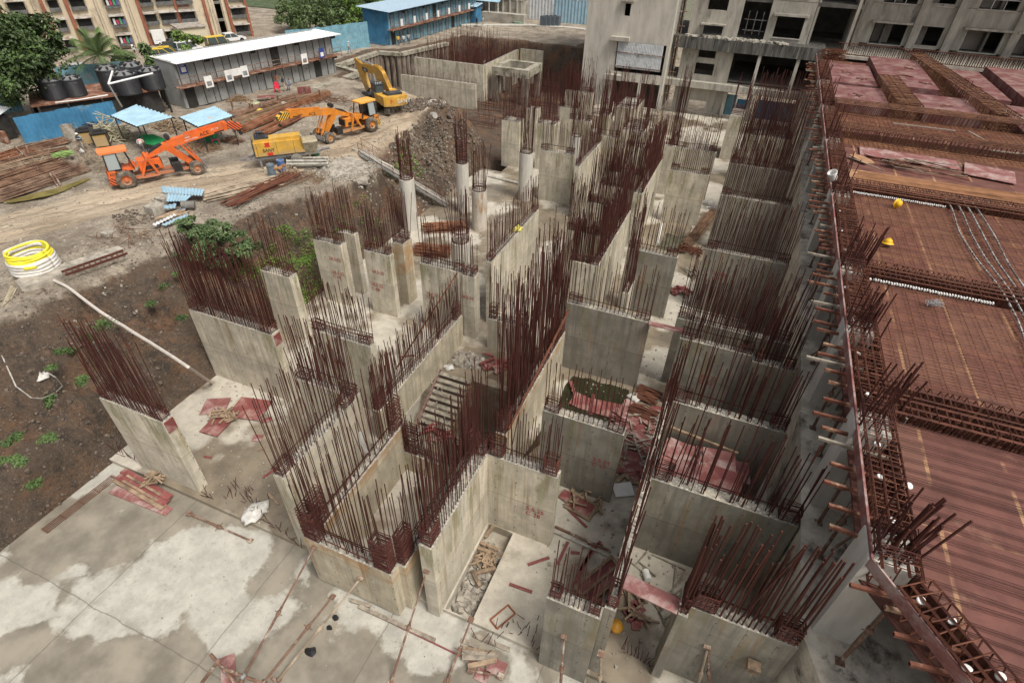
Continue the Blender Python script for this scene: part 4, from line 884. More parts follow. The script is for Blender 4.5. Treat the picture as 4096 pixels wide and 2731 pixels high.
# ================================================================ people
MSKIN = M('brown skin', (.22, .11, .065), .6, .1); MHAIR = M('black hair', (.015, .012, .01), .6, .2)
CL = {}
def cloth(c):
    if c not in CL: CL[c] = M('cloth %d' % len(CL), c, .85, .15, 6)
    return CL[c]
def person(label, loc, rz, shirt, pants, pose='stand', hat=None, vest=None, s=1.0):
    """one continuous skinned body, 7.5 heads tall; clothing is colour zones on the same surface"""
    sw = .12 if pose == 'walk' else .05
    J = {'pel':(0,0,.78),'spi':(0,.0,.98),'che':(.01,0,1.14),'nec':(.02,0,1.24),'hed':(.04,0,1.33),'top':(.04,0,1.42)}
    R = {'pel':.115,'spi':.105,'che':.125,'nec':.05,'hed':.085,'top':.06}
    for sd, q in ((1,'l'),(-1,'r')):
        f = sw*sd
        if pose == 'sit':
            J.update({'hip'+q:(.02,.085*sd,.44),'kne'+q:(.38,.1*sd,.46),'ank'+q:(.4,.1*sd,.07),'toe'+q:(.54,.11*sd,.03),'sho'+q:(.02,.19*sd,.86),'elb'+q:(.16,.23*sd,.64),'wri'+q:(.36,.14*sd,.56),'han'+q:(.43,.12*sd,.54)})
        else:
            J.update({'hip'+q:(0,.085*sd,.72),'kne'+q:(.03+f,.09*sd,.4),'ank'+q:(-.02+f*1.6,.09*sd,.06),'toe'+q:(.13+f*1.6,.11*sd,.03),'sho'+q:(.0,.19*sd,1.17),'elb'+q:(-.03-f*.5,.24*sd,.92),'wri'+q:(.1-f,.22*sd,.72),'han'+q:(.13-f,.21*sd,.64)})
        R.update({'hip'+q:.09,'kne'+q:.06,'ank'+q:.04,'toe'+q:.032,'sho'+q:.06,'elb'+q:.042,'wri'+q:.032,'han'+q:.035})
    if pose == 'sit':
        for k, z in (('pel',.48),('spi',.66),('che',.82),('nec',.93),('hed',1.02),('top',1.11)): J[k] = (J[k][0], 0, z)
    if pose == 'bend':
        for k, (dx, dz) in {'spi':(.12,-.03),'che':(.24,-.1),'nec':(.33,-.14),'hed':(.42,-.17),'top':(.49,-.2)}.items(): J[k] = (J[k][0]+dx, 0, J[k][2]+dz)
        for q in 'lr':
            for k in ('sho','elb','wri','han'): J[k+q] = (J[k+q][0]+(.24 if k == 'sho' else .3), J[k+q][1], J[k+q][2]-.12)
    ks = list(J); E = [('pel','spi'),('spi','che'),('che','nec'),('nec','hed'),('hed','top')]
    for q in 'lr': E += [('pel','hip'+q),('hip'+q,'kne'+q),('kne'+q,'ank'+q),('ank'+q,'toe'+q),('che','sho'+q),('sho'+q,'elb'+q),('elb'+q,'wri'+q),('wri'+q,'han'+q)]
    me = bpy.data.meshes.new('person'); me.from_pydata([J[k] for k in ks], [(ks.index(a), ks.index(b)) for a, b in E], [])
    o = bpy.data.objects.new('person', me); col.objects.link(o)
    o.modifiers.new('skin', 'SKIN')
    for i, k in enumerate(ks): me.skin_vertices[0].data[i].radius = (R[k], R[k]); me.skin_vertices[0].data[i].use_root = (k == 'pel')
    sub = o.modifiers.new('sub', 'SUBSURF'); sub.levels = 1
    dg = bpy.context.evaluated_depsgraph_get(); m2 = bpy.data.meshes.new_from_object(o.evaluated_get(dg))
    o.modifiers.clear(); o.data = m2; m2.materials.clear()
    for m in (MSKIN, cloth(shirt), cloth(pants), MHAIR, MBLACK): m2.materials.append(m)
    seg = [(Vector(J[a]), Vector(J[b]), a, b) for a, b in E]
    for p in m2.polygons:
        c = p.center; best = None
        for a, b, na, nb in seg:
            t = max(0, min(1, (c-a).dot(b-a)/max(1e-6, (b-a).length_squared))); d = (c-a-(b-a)*t).length
            if best is None or d < best[0]: best = (d, na, nb, t)
        _, na, nb, t = best
        if nb[:3] == 'toe': p.material_index = 4
        elif nb[:3] in ('kne', 'ank', 'hip'): p.material_index = 2
        elif na == 'pel': p.material_index = 2 if t < .35 else 1
        elif nb in ('che','nec') or nb[:3] in ('sho',) or (nb[:3] == 'elb'): p.material_index = 1 if nb != 'nec' or t < .5 else 0
        elif nb == 'top' or (nb == 'hed' and c.x < J['hed'][0]-.02): p.material_index = 3 if (c.x < J['hed'][0]+.045 or c.z > J['top'][2]-.02) else 0
        else: p.material_index = 0
        p.use_smooth = True
    o.location = loc; o.rotation_euler = (0, 0, rz); o.scale = (s,)*3
    if hat:
        b = MB(); b.sm = True; b.lathe([(.125,.0),(.12,.015),(.095,.02),(.09,.05),(.06,.085),(0,.1)], 14, (J['hed'][0], 0, J['hed'][2]+.035)); b.build('hat', cloth(hat), o)
    if vest:
        b = MB(); z0, z1 = J['spi'][2]-.1, J['che'][2]+.07
        b.lathe([(.135,z0),(.145,(z0+z1)/2),(.155,z1-.03),(.1,z1)], 14, (J['che'][0], 0, 0)); b.v = [(x, y*1.15, z) for x, y, z in b.v]; b.build('vest', cloth(vest), o)
        b = MB(); zz = (z0+z1)/2; b.lathe([(.15,zz-.02),(.15,zz+.02)], 14, (J['che'][0], 0, 0)); b.v = [(x, y*1.15, z) for x, y, z in b.v]; b.build('reflective_band', MWHITE, o)
    return tag(o, label, 'person')
G = 4.3
def PG(r, x, y):
    p = PZ(r, x, y, G)
    for _ in range(6): p = PZ(r, x, y, ground(p.x, p.y))
    return p
# ================================================================ two pick and carry cranes
def crane(label, loc, ang, c, stripe, txt, side, logo2):
    CO = paint_mud('crane paint', sc3(c, .9), .25, .95); CD = M('crane black paint', (.03, .028, .027), .5, .3)
    GL = NT('crane cab glass'); GL = GL.done((.33, .37, .36), .12, 0, spec=.6)
    TY = M('mud caked tyre', (.10, .085, .07), .9, .35, 5, (.22, .18, .13), (.48, .62), 3)
    CS = NT('hazard stripes'); CS.coord(False); s3 = CS.n('SeparateXYZ'); CS.l(CS.raw, s3.inputs[0])
    fr = CS.math('FRACT', CS.math('DIVIDE', CS.math('ADD', s3.outputs[0], s3.outputs[2]), .22))
    CS = CS.done(CS.mix(CS.math('GREATER_THAN', fr, .5), (.03, .03, .03), stripe), .6)
    o = thing('mobile_crane', label, 'crane', loc, ang, 'pick and carry cranes in the yard')
    def wheel(x, y, r, wd, dual=False):
        for k in range(2 if dual else 1):
            yy = y-(1 if y > 0 else -1)*k*(wd+.04)
            w_ = MB(); w_.sm = True; w_.lathe([(r*.56,-wd/2),(r*.9,-wd/2),(r,-wd*.36),(r,wd*.36),(r*.9,wd/2),(r*.56,wd/2)], 24, (x, yy, r), 'y')
            for i in range(20):
                a = 2*PI*i/20; w_.obox((x+r*.985*math.cos(a), yy, r+r*.985*math.sin(a)), (.035, wd*.85, .05), 0, 0, -a)
            W = w_.build('wheel', TY, o)
            if k == 0:
                h = MB(); sg = 1 if y > 0 else -1; d = wd/2*sg
                h.lathe([(r*.57, yy-d*.3),(r*.55, yy+d*.75),(r*.45, yy+d*.35),(r*.2, yy+d*.4),(r*.16, yy+d*.9),(0, yy+d*.9)], 18, (x, 0, r), 'y'); h.build('rim', CO, W)
    for s_ in (1, -1): wheel(0, s_*.78, .6, .42); wheel(4.42, s_*.8, .47, .26, True)
    b = MB(); b.prism([(-1.0,.4),(-.5,.33),(-.42,1.24),(-.85,1.27)], -.8, .8); b.build('counterweight', CO, o)
    for s_ in (-1, 1): b = MB(); b.prism([(-.99,.42),(-.62,.36),(-.58,.85),(-.96,.87)], s_*.83, s_*.805); b.build('hazard_panel', CS, o)
    b = MB()
    for s_ in (-1, 1): b.box(-.55, 4.4, s_*.42-.07, s_*.42+.07, .42, .58); b.box(.7, 2.1, s_*.66-.05, s_*.66+.05, .46, .56)
    b.box(4.3, 4.55, -.75, .75, .4, .55); b.box(-.2,.2,-.6,.6,.5,.75); b.build('chassis', CO, o)
    b = MB(); b.prism([(1.02,.8),(2.45,.85),(2.4,1.45),(1.0,1.55)], -.45, .45); b.build('engine_hood', CO, o)
    b = MB(); b.prism([(1.3,.88),(2.2,.9),(2.15,1.15),(1.35,1.15)], -.465, .465); b.box(2.44,2.47,-.38,.38,.92,1.38); b.build('grille', CD, o)
    b = MB()
    for s_ in (-1, 1): b.bar((.95,s_*.7,.5),(1.62,s_*.6,1.75),.09,.14); b.bar((1.62,s_*.6,1.75),(2.05,s_*.7,.5),.09,.14); b.bar((.95,s_*.7,.5),(2.05,s_*.7,.5),.08,.1)
    b.bar((1.62,-.6,1.72),(1.62,.6,1.72),.14,.14); b.build('a_frame', CO, o)
    # cab: posts, sills, roof, glass
    b = MB(); B0 = [(-.8,-.62),(.72,-.62),(.72,.62),(-.8,.62)]; T0 = [(-.72,-.55),(.5,-.55),(.5,.55),(-.72,.55)]
    for (x, y), (u, v) in zip(B0, T0): b.bar((x,y,1.18),(u,v,2.35),.07)
    for s_ in (-1, 1): b.bar((-.02,s_*.62,1.18),(.0,s_*.55,2.35),.07); b.bar((-.8,s_*.62,1.25),(-.02,s_*.62,1.25),.07,.1)
    cb = b.build('cab_frame', CD, o)
    b = MB()
    for s_ in (-1, 1): b.add([(-.78,s_*.6,1.3),(-.03,s_*.6,1.3),(-.02,s_*.55,2.32),(-.7,s_*.55,2.32)], [(0,1,2,3)])
    b.add([(-.79,-.6,1.3),(-.79,.6,1.3),(-.71,.54,2.32),(-.71,-.54,2.32)], [(0,1,2,3)]); b.build('window_pane', GL, cb)
    b = MB(); b.slabz([(-.9,-.62),(.62,-.6),(.72,-.5),(.72,.5),(.62,.6),(-.9,.62),(-.98,.5),(-.98,-.5)], 2.35, 2.47); b.build('cab_roof', M('faded crane roof', (min(1,c[0]*1.0), c[1]*1.45, c[2]*2.5), .6, .08), o)
    b = MB(); b.box(-.8,.75,-.62,.62,1.1,1.2); b.prism([(.5,1.2),(.95,1.2),(.6,1.55)], -.5, .5); b.build('cab_floor', CO, o)
    b = MB(); b.box(-.55,-.1,-.25,.25,1.2,1.42); b.box(-.6,-.48,-.25,.25,1.4,1.85); b.build('seat', CD, o)
    # folded arm and boom
    b = MB(); b.prism([(1.55,1.55),(1.75,1.5),(2.9,1.88),(3.05,1.78),(4.25,.5),(4.5,.55),(4.45,.8),(3.35,2.15),(3.0,2.35),(2.6,2.2),(1.6,1.75)], -.2, .2); b.build('lower_arm', CO, o)
    b = MB(); b.prism([(1.75,1.78),(2.85,2.28),(2.75,2.32),(2.3,2.2)], -.205, .205); b.build('arm_shroud', CD, o)
    b = MB(); b.prism([(2.95,2.0),(3.25,1.98),(7.15,2.57),(7.15,3.02),(3.45,2.52),(3.15,2.45)], -.21, .21); bm_ = b.build('boom', CO, o)
    b = MB(); b.bar((4.4,0,2.72),(7.1,0,3.1),.16,.12); b.box(7.0,7.25,-.24,.24,2.55,3.12); b.build('boom_extension', CO, bm_)
    b = MB(); b.prism([(7.25,2.62),(7.55,2.55),(8.15,2.45),(8.3,2.75),(7.7,3.05),(7.25,3.0)], -.2, .2); b.build('boom_head', CS, bm_)
    b = MB(); b.prism([(6.3,2.46),(7.1,2.58),(7.1,2.66),(6.3,2.54)], -.215, .215); b.tube([(8.1,0,2.5),(8.1,0,2.2)], .02, 5); b.lathe([(0,-.1),(.12,-.08),(.12,.08),(0,.1)], 12, (8.1, 0, 2.15), 'y'); b.build('hook_block', CD, bm_)
    b = MB(); b.lathe([(0,-.22),(.17,-.2),(.17,.2),(0,.22)], 14, (3.3, 0, 2.7), 'y'); b.build('winch', CD, o)
    b = MB()
    for s_ in (-1, 1): b.tube([(4.75,s_*.28,.72),(4.3,s_*.26,1.5)], .085, 10); b.tube([(4.3,s_*.26,1.5),(3.95,s_*.24,2.12)], .05, 8)
    for s_ in (-.4, .4): b.tube([(4.95,s_,.6),(4.25,s_*.6,2.1)], .03, 6)
    for t in (.2,.4,.6,.8): b.tube([(4.95-.7*t,-.4+.16*t,.6+1.5*t),(4.95-.7*t,.4-.16*t,.6+1.5*t)], .022, 5)
    b.build('lift_cylinder', CO, o)
    for s_ in (-1, 1): MB().box(3.0,3.55,s_*.52-.22,s_*.52+.22,.5,1.05).build('tool_box', CD, o)
    b = MB(); b.obox((5.05,0,.55), (.06,1.9,.3), 0, 0, -.2); b.build('front_guard', MSTEEL, o)
    sg = -1 if side == 'r' else 1
    rot = (PI/2, 0, 0) if side == 'r' else (PI/2, 0, PI)
    def put(t, x, z, size, m, par, y, tilt=0):
        q = letters(t, par, (x, sg*y, z), size, rot, m); 
        q.rotation_euler = (Matrix.Rotation(rot[2], 4, 'Z') @ Matrix.Rotation(tilt if side == 'r' else -tilt, 4, 'Y').inverted() @ Matrix.Rotation(PI/2, 4, 'X')).to_euler(); return q
    tl = -.15
    if side == 'r':
        put('ACE', 5.35, 2.42, .34, CD, bm_, .222, .15); put(logo2, 6.15, 2.68, .17, MWHITE, bm_, .222, .15)
        put('AMIN', 4.35, 2.42, .13, MWHITE, bm_, .222, .15); put('HEAVY LIFTERS', 4.3, 2.24, .13, MWHITE, bm_, .222, .15)
        put('ACE', -.8, 1.02, .2, CD, o, .832)
    else:
        put('ACE.', 5.6, 2.4, .34, CD, bm_, .222, .15); put(logo2, 6.6, 2.6, .17, CD, bm_, .222, .15); put('ACE', -.5, 1.02, .2, CD, o, .832)
    return o
c1 = crane('orange pick and carry crane nearest the camera, with a driver in its cab', (-38.45, 23.67, G+.02), math.radians(58.8), (.80, .155, .03), (.75, .13, .03), 'ACE', 'r', 'HY 130')
c2 = crane('amber pick and carry crane facing the yellow pump, parked before the excavator', (-30.75, 41.07, G+.02), math.radians(-105.6), (.72, .25, .03), (.72, .42, .05), 'ACE', 'l', '12XW')
ca = math.radians(58.8)
person('driver in pale shirt sitting inside the cab of the nearest orange crane', (-38.45-.33*math.cos(ca), 23.67-.33*math.sin(ca), G+1.0), ca, (.35,.25,.2), (.08,.09,.13), 'sit', s=.95)
# ================================================================ excavator
EX = (-32.2, 47.0); EA = math.radians(145); EH = (math.cos(EA), math.sin(EA))
MEY = paint_mud('dusty machine yellow', (.62, .34, .05), .6, 1.25, (.27, .19, .11), .6)
MED = M('machine dark grey', (.045, .05, .055), .45, .25); MEG = NT('excavator glass').done((.06, .08, .08), .1, 0, spec=.6)
MMUD = M('muddy steel track', (.16, .135, .105), .9, .4, 4)
gz = 4.42
ex = thing('excavator', 'yellow tracked excavator with its boom raised over the far pit edge', 'excavator', (EX[0], EX[1], gz), EA)
def exl(r, x, y):                           # photo point on the boom plane -> local (s, z)
    p = PV(r, x, y, EX, EH); return ((p.x-EX[0])*EH[0]+(p.y-EX[1])*EH[1], p.z-gz)
td = math.radians(90)-EA
for s_ in (1, -1):
    b = MB(); pr = [(-1.6,.0),(1.6,.0),(1.82,.2),(1.82,.45),(1.6,.66),(-1.6,.66),(-1.82,.45),(-1.82,.2)]; b.prism(pr, s_*.95-.24, s_*.95+.24)
    for i in range(28):
        t = -1.7+3.4*i/27; b.obox((t, s_*.95, .67), (.05, .5, .05)); b.obox((t, s_*.95, -.01), (.05, .5, .04))
    for zz in (.15,.28,.4,.53):
        for e in (-1, 1): b.obox((e*1.84, s_*.95, zz), (.05, .5, .05))
    c_, s2 = math.cos(td), math.sin(td); b.v = [(x*c_-y*s2, x*s2+y*c_, z) for x, y, z in b.v]; tr = b.build('track', MMUD, ex)
    b = MB()
    for t in (-1.5,-.75,0,.75,1.5): b.lathe([(0,s_*.95-.26),(.24 if abs(t) > 1 else .14,s_*.95-.26),(.24 if abs(t) > 1 else .14,s_*.95+.26),(0,s_*.95+.26)], 12, (t, 0, .33 if abs(t) > 1 else .16), 'y')
    b.v = [(x*c_-y*s2, x*s2+y*c_, z) for x, y, z in b.v]; b.build('roller', MED, tr)
b = MB(); b.lathe([(0,.55),(.55,.55),(.55,.85),(0,.85)], 18); b.box(-.5,.5,-.6,.6,.35,.6); b.build('swing_ring', MED, ex)
hs = []
b = MB(); n = 10; rear = [(-1.55-.42*math.cos(PI*(i/n-.5)), -1.18*math.sin(PI*(.5-i/n)*.999)) for i in range(n+1)]
rear = [(-1.95-.28*(1-(abs(y)/1.18)**2), y) for y in [1.18-2.36*i/n for i in range(n+1)]]
b.slabz([(-.9,1.18)]+rear+[(-.9,-1.18)], .8, 1.62); cw = b.build('counterweight', MEY, ex)
b = MB(); b.box(-.88,1.0,-1.18,-.25,.85,1.55); b.box(-.88,.35,.2,1.18,.85,1.55); b.box(-.88,1.0,-.25,.2,.85,1.2); b.build('house', MEY, ex)
b = MB(); b.slabz([(-1.6,-.85),(-.75,-.95),(-.7,.75),(-1.6,.6)], 1.57, 1.8); b.build('engine_cover', MED, ex)
b = MB(); b.box(-.0,1.2,.32,1.14,.8,2.25); cabx = b.build('cab', MED, ex)
b = MB(); b.quad((-.005,.4,1.5),(-.005,1.06,1.5),(-.005,1.0,2.15),(-.005,.46,2.15)); b.quad((.1,1.145,1.4),(1.1,1.145,1.4),(1.0,1.145,2.15),(.15,1.145,2.15)); b.quad((1.205,.4,1.2),(1.205,1.06,1.2),(1.205,1.0,2.15),(1.205,.46,2.15)); b.build('window_pane', MEG, cabx)
b = MB(); b.box(-.03,1.23,.3,1.16,2.25,2.31)
for e in (.3,1.16): b.tube([(-.02,e,2.42),(1.2,e,2.42)], .02, 5)
for e in (-.02,.6,1.2): b.tube([(e,.3,2.42),(e,1.16,2.42)], .02, 5)
b.build('cab_roof', MED, ex)
b = MB(); [b.lathe([(.04,2.31),(.05,2.36),(.04,2.46),(0,2.47)], 8, (.1, .5+.17*i, 0)) for i in range(4)]; b.build('roof_lamp', MWHITE, cabx)
b = MB()
for y in (-1.1,-.4): b.tube([(-.3,y,1.55),(-.3,y,2.0),(.5,y,2.0),(.5,y,1.55)], .02, 5)
b.build('handrail', MED, ex)
up = [exl('51', *p) for p in ((1055,840),(960,640),(870,420),(770,300),(680,265),(450,225),(290,205))]
lo = [exl('51', *p) for p in ((240,240),(290,330),(450,400),(640,470),(720,540),(800,680),(900,860))]
b = MB(); b.prism(up+lo, -.42, -.06); boom = b.build('boom', MEY, ex)
a_ = [exl('51', *p) for p in ((215,70),(345,210),(400,330),(480,580),(560,800),(500,900),(380,640),(300,420),(235,230),(190,110))]
b = MB(); b.prism(a_, -.38, -.1); arm = b.build('arm', MEY, ex)
def P3(r, x, y, yy=-.24): q = exl(r, x, y); return (q[0], yy, q[1])
b = MB(); b.tube([P3('51',210,85),P3('51',390,160)], .05, 8); b.tube([P3('51',390,160),P3('51',610,245)], .09, 10); b.tube([P3('51',690,450,.0),P3('51',740,620,.0)], .05, 8); b.tube([P3('51',740,620,.0),P3('51',800,800,.0)], .08, 8); b.tube([P3('51',690,450,-.5),P3('51',800,800,-.5)], .07, 8); b.tube([P3('51',430,720),P3('51',470,810)], .05, 8); b.build('ram', M('chrome ram', (.55,.57,.6), .25, .1, metal=.7), boom)
b = MB()
for k in range(4): b.tube([P3('51',640,240,-.12-.08*k),P3('51',780,280,-.12-.08*k),P3('51',900,480,-.12-.08*k),P3('51',1040,800,-.12-.08*k)], .022, 5)
b.build('hose', MEY, boom)
bk_ = [exl('51', *p) for p in ((480,880),(620,900),(650,960),(600,1050),(470,1060),(420,970))]
b = MB(); b.prism(bk_, -.75, .3); b.build('bucket', MED, ex)
MSIL = M('silver grey decal', (.62, .62, .6), .5, .1); MREDP = M('red decal', (.55, .04, .03), .5, .1)
ra = -PI/2
letters('SANY', ex, (-2.245, -.05, 1.02), .52, (PI/2, 0, ra), MSIL, ext=.012); letters('SI', ex, (-2.19, .62, 1.12), .42, (PI/2, 0, ra), MREDP, ext=.012)
lb_ = exl('51', 410, 330); l2 = exl('51', 525, 380)
bb = MB(); t0 = Vector((lb_[0], -.0, lb_[1])); dirn = math.atan2(l2[1]-lb_[1], l2[0]-lb_[0])
b = MB(); b.obox(((lb_[0]+l2[0])/2, -.052, (lb_[1]+l2[1])/2), (abs(l2[0]-lb_[0])*1.15, .01, .34), 0, 0, -dirn); b.build('name_plate', MED, boom)
q = letters('SANY', boom, ((lb_[0]+l2[0])/2+.32, -.04, (lb_[1]+l2[1])/2-.12), .3, (PI/2, 0, PI), MSIL)
# ================================================================ trailer pump
pa = math.atan2(31.81-29.56, -29.8+31.94)
pp = PZ('42', 430, 900, 4.9); PO = Vector((pp.x, pp.y, G)) + Vector((-math.sin(pa)*.55, math.cos(pa)*.55, 0))
pm = thing('concrete_pump', 'yellow trailer concrete pump with a hopper, standing beside the blue barrels', 'concrete pump', PO+Vector((math.cos(pa)*.45, math.sin(pa)*.45, 0)), pa); pm.scale = (1.1,)*3
MPY = paint_mud('muddy pump yellow', (.62, .36, .06), .6, 1.3, (.33, .27, .19), .7)
b = MB(); b.slabz([(-1.95,-.52),(1.2,-.52),(1.2,.52),(-1.95,.52)], .85, 1.72); b.prism([(-1.95,1.72),(1.2,1.72),(1.1,1.95),(-1.85,1.9)], -.4, .4); b.build('housing', MPY, pm)
b = MB(); b.box(-2.02,-1.955,-.5,.5,.9,1.75)
for k in range(6): b.box(-2.04,-2.02,-.42,.42,.98+.12*k,1.04+.12*k)
b.box(-1.8,-.9,-.35,.3,1.9,2.02); b.tube([(-1.6,-.1,2.0),(-1.6,-.1,2.3),(-1.2,-.1,2.3)], .1, 10); [b.tube([(-1.7+.14*k,-.3,2.0),(-1.7+.14*k,-.3,2.25)], .04, 6) for k in range(5)]; b.build('radiator', MED, pm)
b = MB(); b.box(-2.0,2.2,-.4,-.28,.62,.8); b.box(-2.0,2.2,.28,.4,.62,.8); b.bar((-2.0,-.35,.7),(-3.0,0,.62),.12,.14); b.bar((-2.0,.35,.7),(-3.0,0,.62),.12,.14); b.box(-1.8,-1.68,-.4,-.28,0,.65); b.box(1.4,1.52,-.45,-.33,0,.7); b.build('chassis', MSTEEL, pm)
for s_ in (-1, 1):
    b = MB(); b.sm = True; b.lathe([(.15,-.11),(.36,-.11),(.4,-.05),(.4,.05),(.36,.11),(.15,.11)], 20, (.55, s_*.55, .4), 'y'); W = b.build('wheel', M('grey mud tyre', (.2,.18,.15), .9, .3), pm)
    b = MB(); b.lathe([(.2,s_*.55+s_*.06),(.16,s_*.55+s_*.1),(0,s_*.55+s_*.1)], 12, (.55, 0, .4), 'y'); b.build('rim', MSTEEL, W)
b = MB(); B0 = [(1.25,-.35),(1.9,-.35),(1.9,.35),(1.25,.35)]; T0 = [(1.1,-.75),(2.15,-.75),(2.15,.75),(1.1,.75)]
b.add([(x,y,.55) for x,y in B0]+[(x,y,1.5) for x,y in T0], [(0,3,2,1)]+[(i,(i+1)%4,4+(i+1)%4,4+i) for i in range(4)]); b.add([(x*.98+.03,y*.93,1.49) for x,y in T0]+[(x,y*.9,.7) for x,y in B0], [(0,1,2,3)]); b.box(1.1,1.16,-.75,.75,1.5,1.95); b.build('hopper', M('cement caked hopper', (.36,.31,.22), .85, .3, 3, (.5,.33,.08), (.56,.7), 2), pm)
b = MB(); b.tube([(1.9,0,.7),(2.9,.1,.75)], .1, 10); b.build('outlet_pipe', MSTEEL, pm)
letters('SANY', pm, (-1.45, -.535, 1.12), .3, (PI/2, 0, 0), MED, ext=.01)
b = MB(); b.box(-1.25,-.95,-.53,-.522,1.42,1.72); b.box(-1.2,-.85,-.53,-.522,.87,1.06); b.build('red_stripe', MREDP, pm)
b = MB(); [b.box(x,x+.02,-.528,-.521,.87,1.72) for x in (-.55,.55,-1.8)]; b.build('door_seam', MED, pm)
# barrels, bin, dog, pipes
def barrel(label, p, c, rot=None):
    m = M('drum paint', c, .55, .25, 3, (.3,.28,.24), (.52,.66), 3); b = MB(); b.sm = False
    b.lathe([(0,0),(.24,0),(.26,.03),(.255,.25),(.27,.27),(.255,.29),(.255,.5),(.27,.52),(.255,.54),(.255,.74),(.24,.77),(.22,.76),(0,.75)], 20)
    o = b.build('barrel', m, None, p); 
    if rot: o.rotation_euler = rot
    return tag(o, label, 'barrel')
barrel('blue grey barrel nearest the pump drawbar', PG('42', 325, 1095), (.13,.17,.2)).scale = (1.1,1.1,1.1)
barrel('deep blue barrel with a mud splashed side beside the pump', PG('42', 440, 1040), (.06,.12,.28)).scale = (1.1,1.1,1.1)
q = barrel('green plastic bin lying on its side beside the pump wheel', PG('42', 760, 885)+Vector((0,0,.28)), (.04,.3,.14), (0, 1.4, .75)); q['category'] = 'bin'
def dog(label, loc, rz):
    J = {'hip':(-.28,0,.42),'mid':(0,0,.43),'che':(.24,0,.43),'nec':(.36,0,.52),'hed':(.46,0,.56),'muz':(.6,0,.5),'tl1':(-.38,0,.5),'tl2':(-.44,0,.66),'tl3':(-.38,0,.76)}
    R = {'hip':.085,'mid':.08,'che':.105,'nec':.065,'hed':.07,'muz':.03,'tl1':.03,'tl2':.022,'tl3':.012}
    E = [('mid','hip'),('mid','che'),('che','nec'),('nec','hed'),('hed','muz'),('hip','tl1'),('tl1','tl2'),('tl2','tl3')]
    for s_, q in ((1,'l'),(-1,'r')):
        J.update({'fs'+q:(.24,.07*s_,.34),'fk'+q:(.26,.075*s_,.18),'fp'+q:(.25,.08*s_,.02),'ft'+q:(.3,.08*s_,.015),'hk'+q:(-.2,.07*s_,.3),'hh'+q:(-.36,.075*s_,.17),'hp'+q:(-.33,.08*s_,.02),'ht'+q:(-.27,.08*s_,.015),'er'+q:(.44,.06*s_,.66)})
        R.update({'fs'+q:.05,'fk'+q:.03,'fp'+q:.022,'ft'+q:.022,'hk'+q:.055,'hh'+q:.028,'hp'+q:.022,'ht'+q:.022,'er'+q:.015})
        E += [('che','fs'+q),('fs'+q,'fk'+q),('fk'+q,'fp'+q),('fp'+q,'ft'+q),('hip','hk'+q),('hk'+q,'hh'+q),('hh'+q,'hp'+q),('hp'+q,'ht'+q),('hed','er'+q)]
    ks = list(J); me = bpy.data.meshes.new('dog'); me.from_pydata([J[k] for k in ks], [(ks.index(a), ks.index(b)) for a, b in E], [])
    o = bpy.data.objects.new('dog', me); col.objects.link(o); o.modifiers.new('skin', 'SKIN')
    for i, k in enumerate(ks): me.skin_vertices[0].data[i].radius = (R[k], R[k]); me.skin_vertices[0].data[i].use_root = (k == 'mid')
    o.modifiers.new('sub', 'SUBSURF').levels = 1; dg = bpy.context.evaluated_depsgraph_get(); m2 = bpy.data.meshes.new_from_object(o.evaluated_get(dg))
    o.modifiers.clear(); o.data = m2; m2.materials.clear(); m2.materials.append(M('tan fur', (.34,.17,.07), .85, .2, 6))
    for p in m2.polygons: p.use_smooth = True
    o.location = loc; o.rotation_euler = (0, 0, rz); o.scale = (1.25,)*3; return tag(o, label, 'dog')
dog('tan dog standing with its tail up in front of the blue barrels', PG('42', 385, 1095), .75)
MPIPE = M('muddy pale pipe', (.42, .40, .35), .75, .25, 3, (.25,.21,.16), (.5,.66), 2)
def pipe(label, a, c, r=.09, mat=None, name='pipe', cat='pipe', group=None, flange=True):
    a = Vector(a); c = Vector(c); b = MB(); b.tube([(0,0,0), c-a], r, 10)
    if flange:
        for t in (.0, 1.): 
            p = (c-a)*t; d = (c-a).normalized()*.04; b.tube([p-d, p+d], r*1.35, 10)
    return tag(b.build(name, mat or MPIPE, None, a), label, cat, group)
for i in range(9):
    y0 = 930+12*i; a = PG('42', 560-(i%3)*25, y0); c = PG('42', 985-(i%2)*20, y0-5); a.z += .1+.16*(i%3); c.z += .1+.16*(i%3)
    pipe('pale delivery pipe in the stack beside the pump', a, c, .085, group='stacked delivery pipes')
pipe('pale pipe lying alone below the pipe stack', PG('42',590,1025)+Vector((0,0,.1)), PG('42',700,1150)+Vector((0,0,.1)), .1)
pipe('short bent end pipe right of the pipe stack', PG('42',960,985)+Vector((0,0,.1)), PG('42',930,1030)+Vector((0,0,.1)), .1)
# ================================================================ corrugated sheds, cabins, tanks
MZINC = M('grey corrugated steel', (.27, .275, .265), .6, .15, 1.2, (.20, .16, .12), (.58, .74), 1.2)
MWROOF = M('white roof sheet', (.78, .79, .80), .45, .08, .8, (.56, .52, .46), (.52, .66), .8, stretch=(2.2, .4, 1))
MBSH = M('blue corrugated steel', (.055, .19, .33), .5, .22, .8, (.20, .27, .30), (.56, .7), .9)
MBSHP = M('pale blue canopy sheet', (.30, .45, .54), .45, .12, 1.2, (.42, .36, .28), (.6, .72), 1.0)
MRUSTR = M('rusty sheet roof', (.22, .10, .06), .8, .35, 1.5, (.32, .26, .22), (.5, .66), 1.5)
MDARK = M('dark fill and opening shade', (.035, .033, .03), .8, .3)  # near-black; also paints the shade of open doorways, gaps and window recesses
MWDOOR = M('pale grey door sheet', (.285, .29, .277), .6, .12, 1.5)
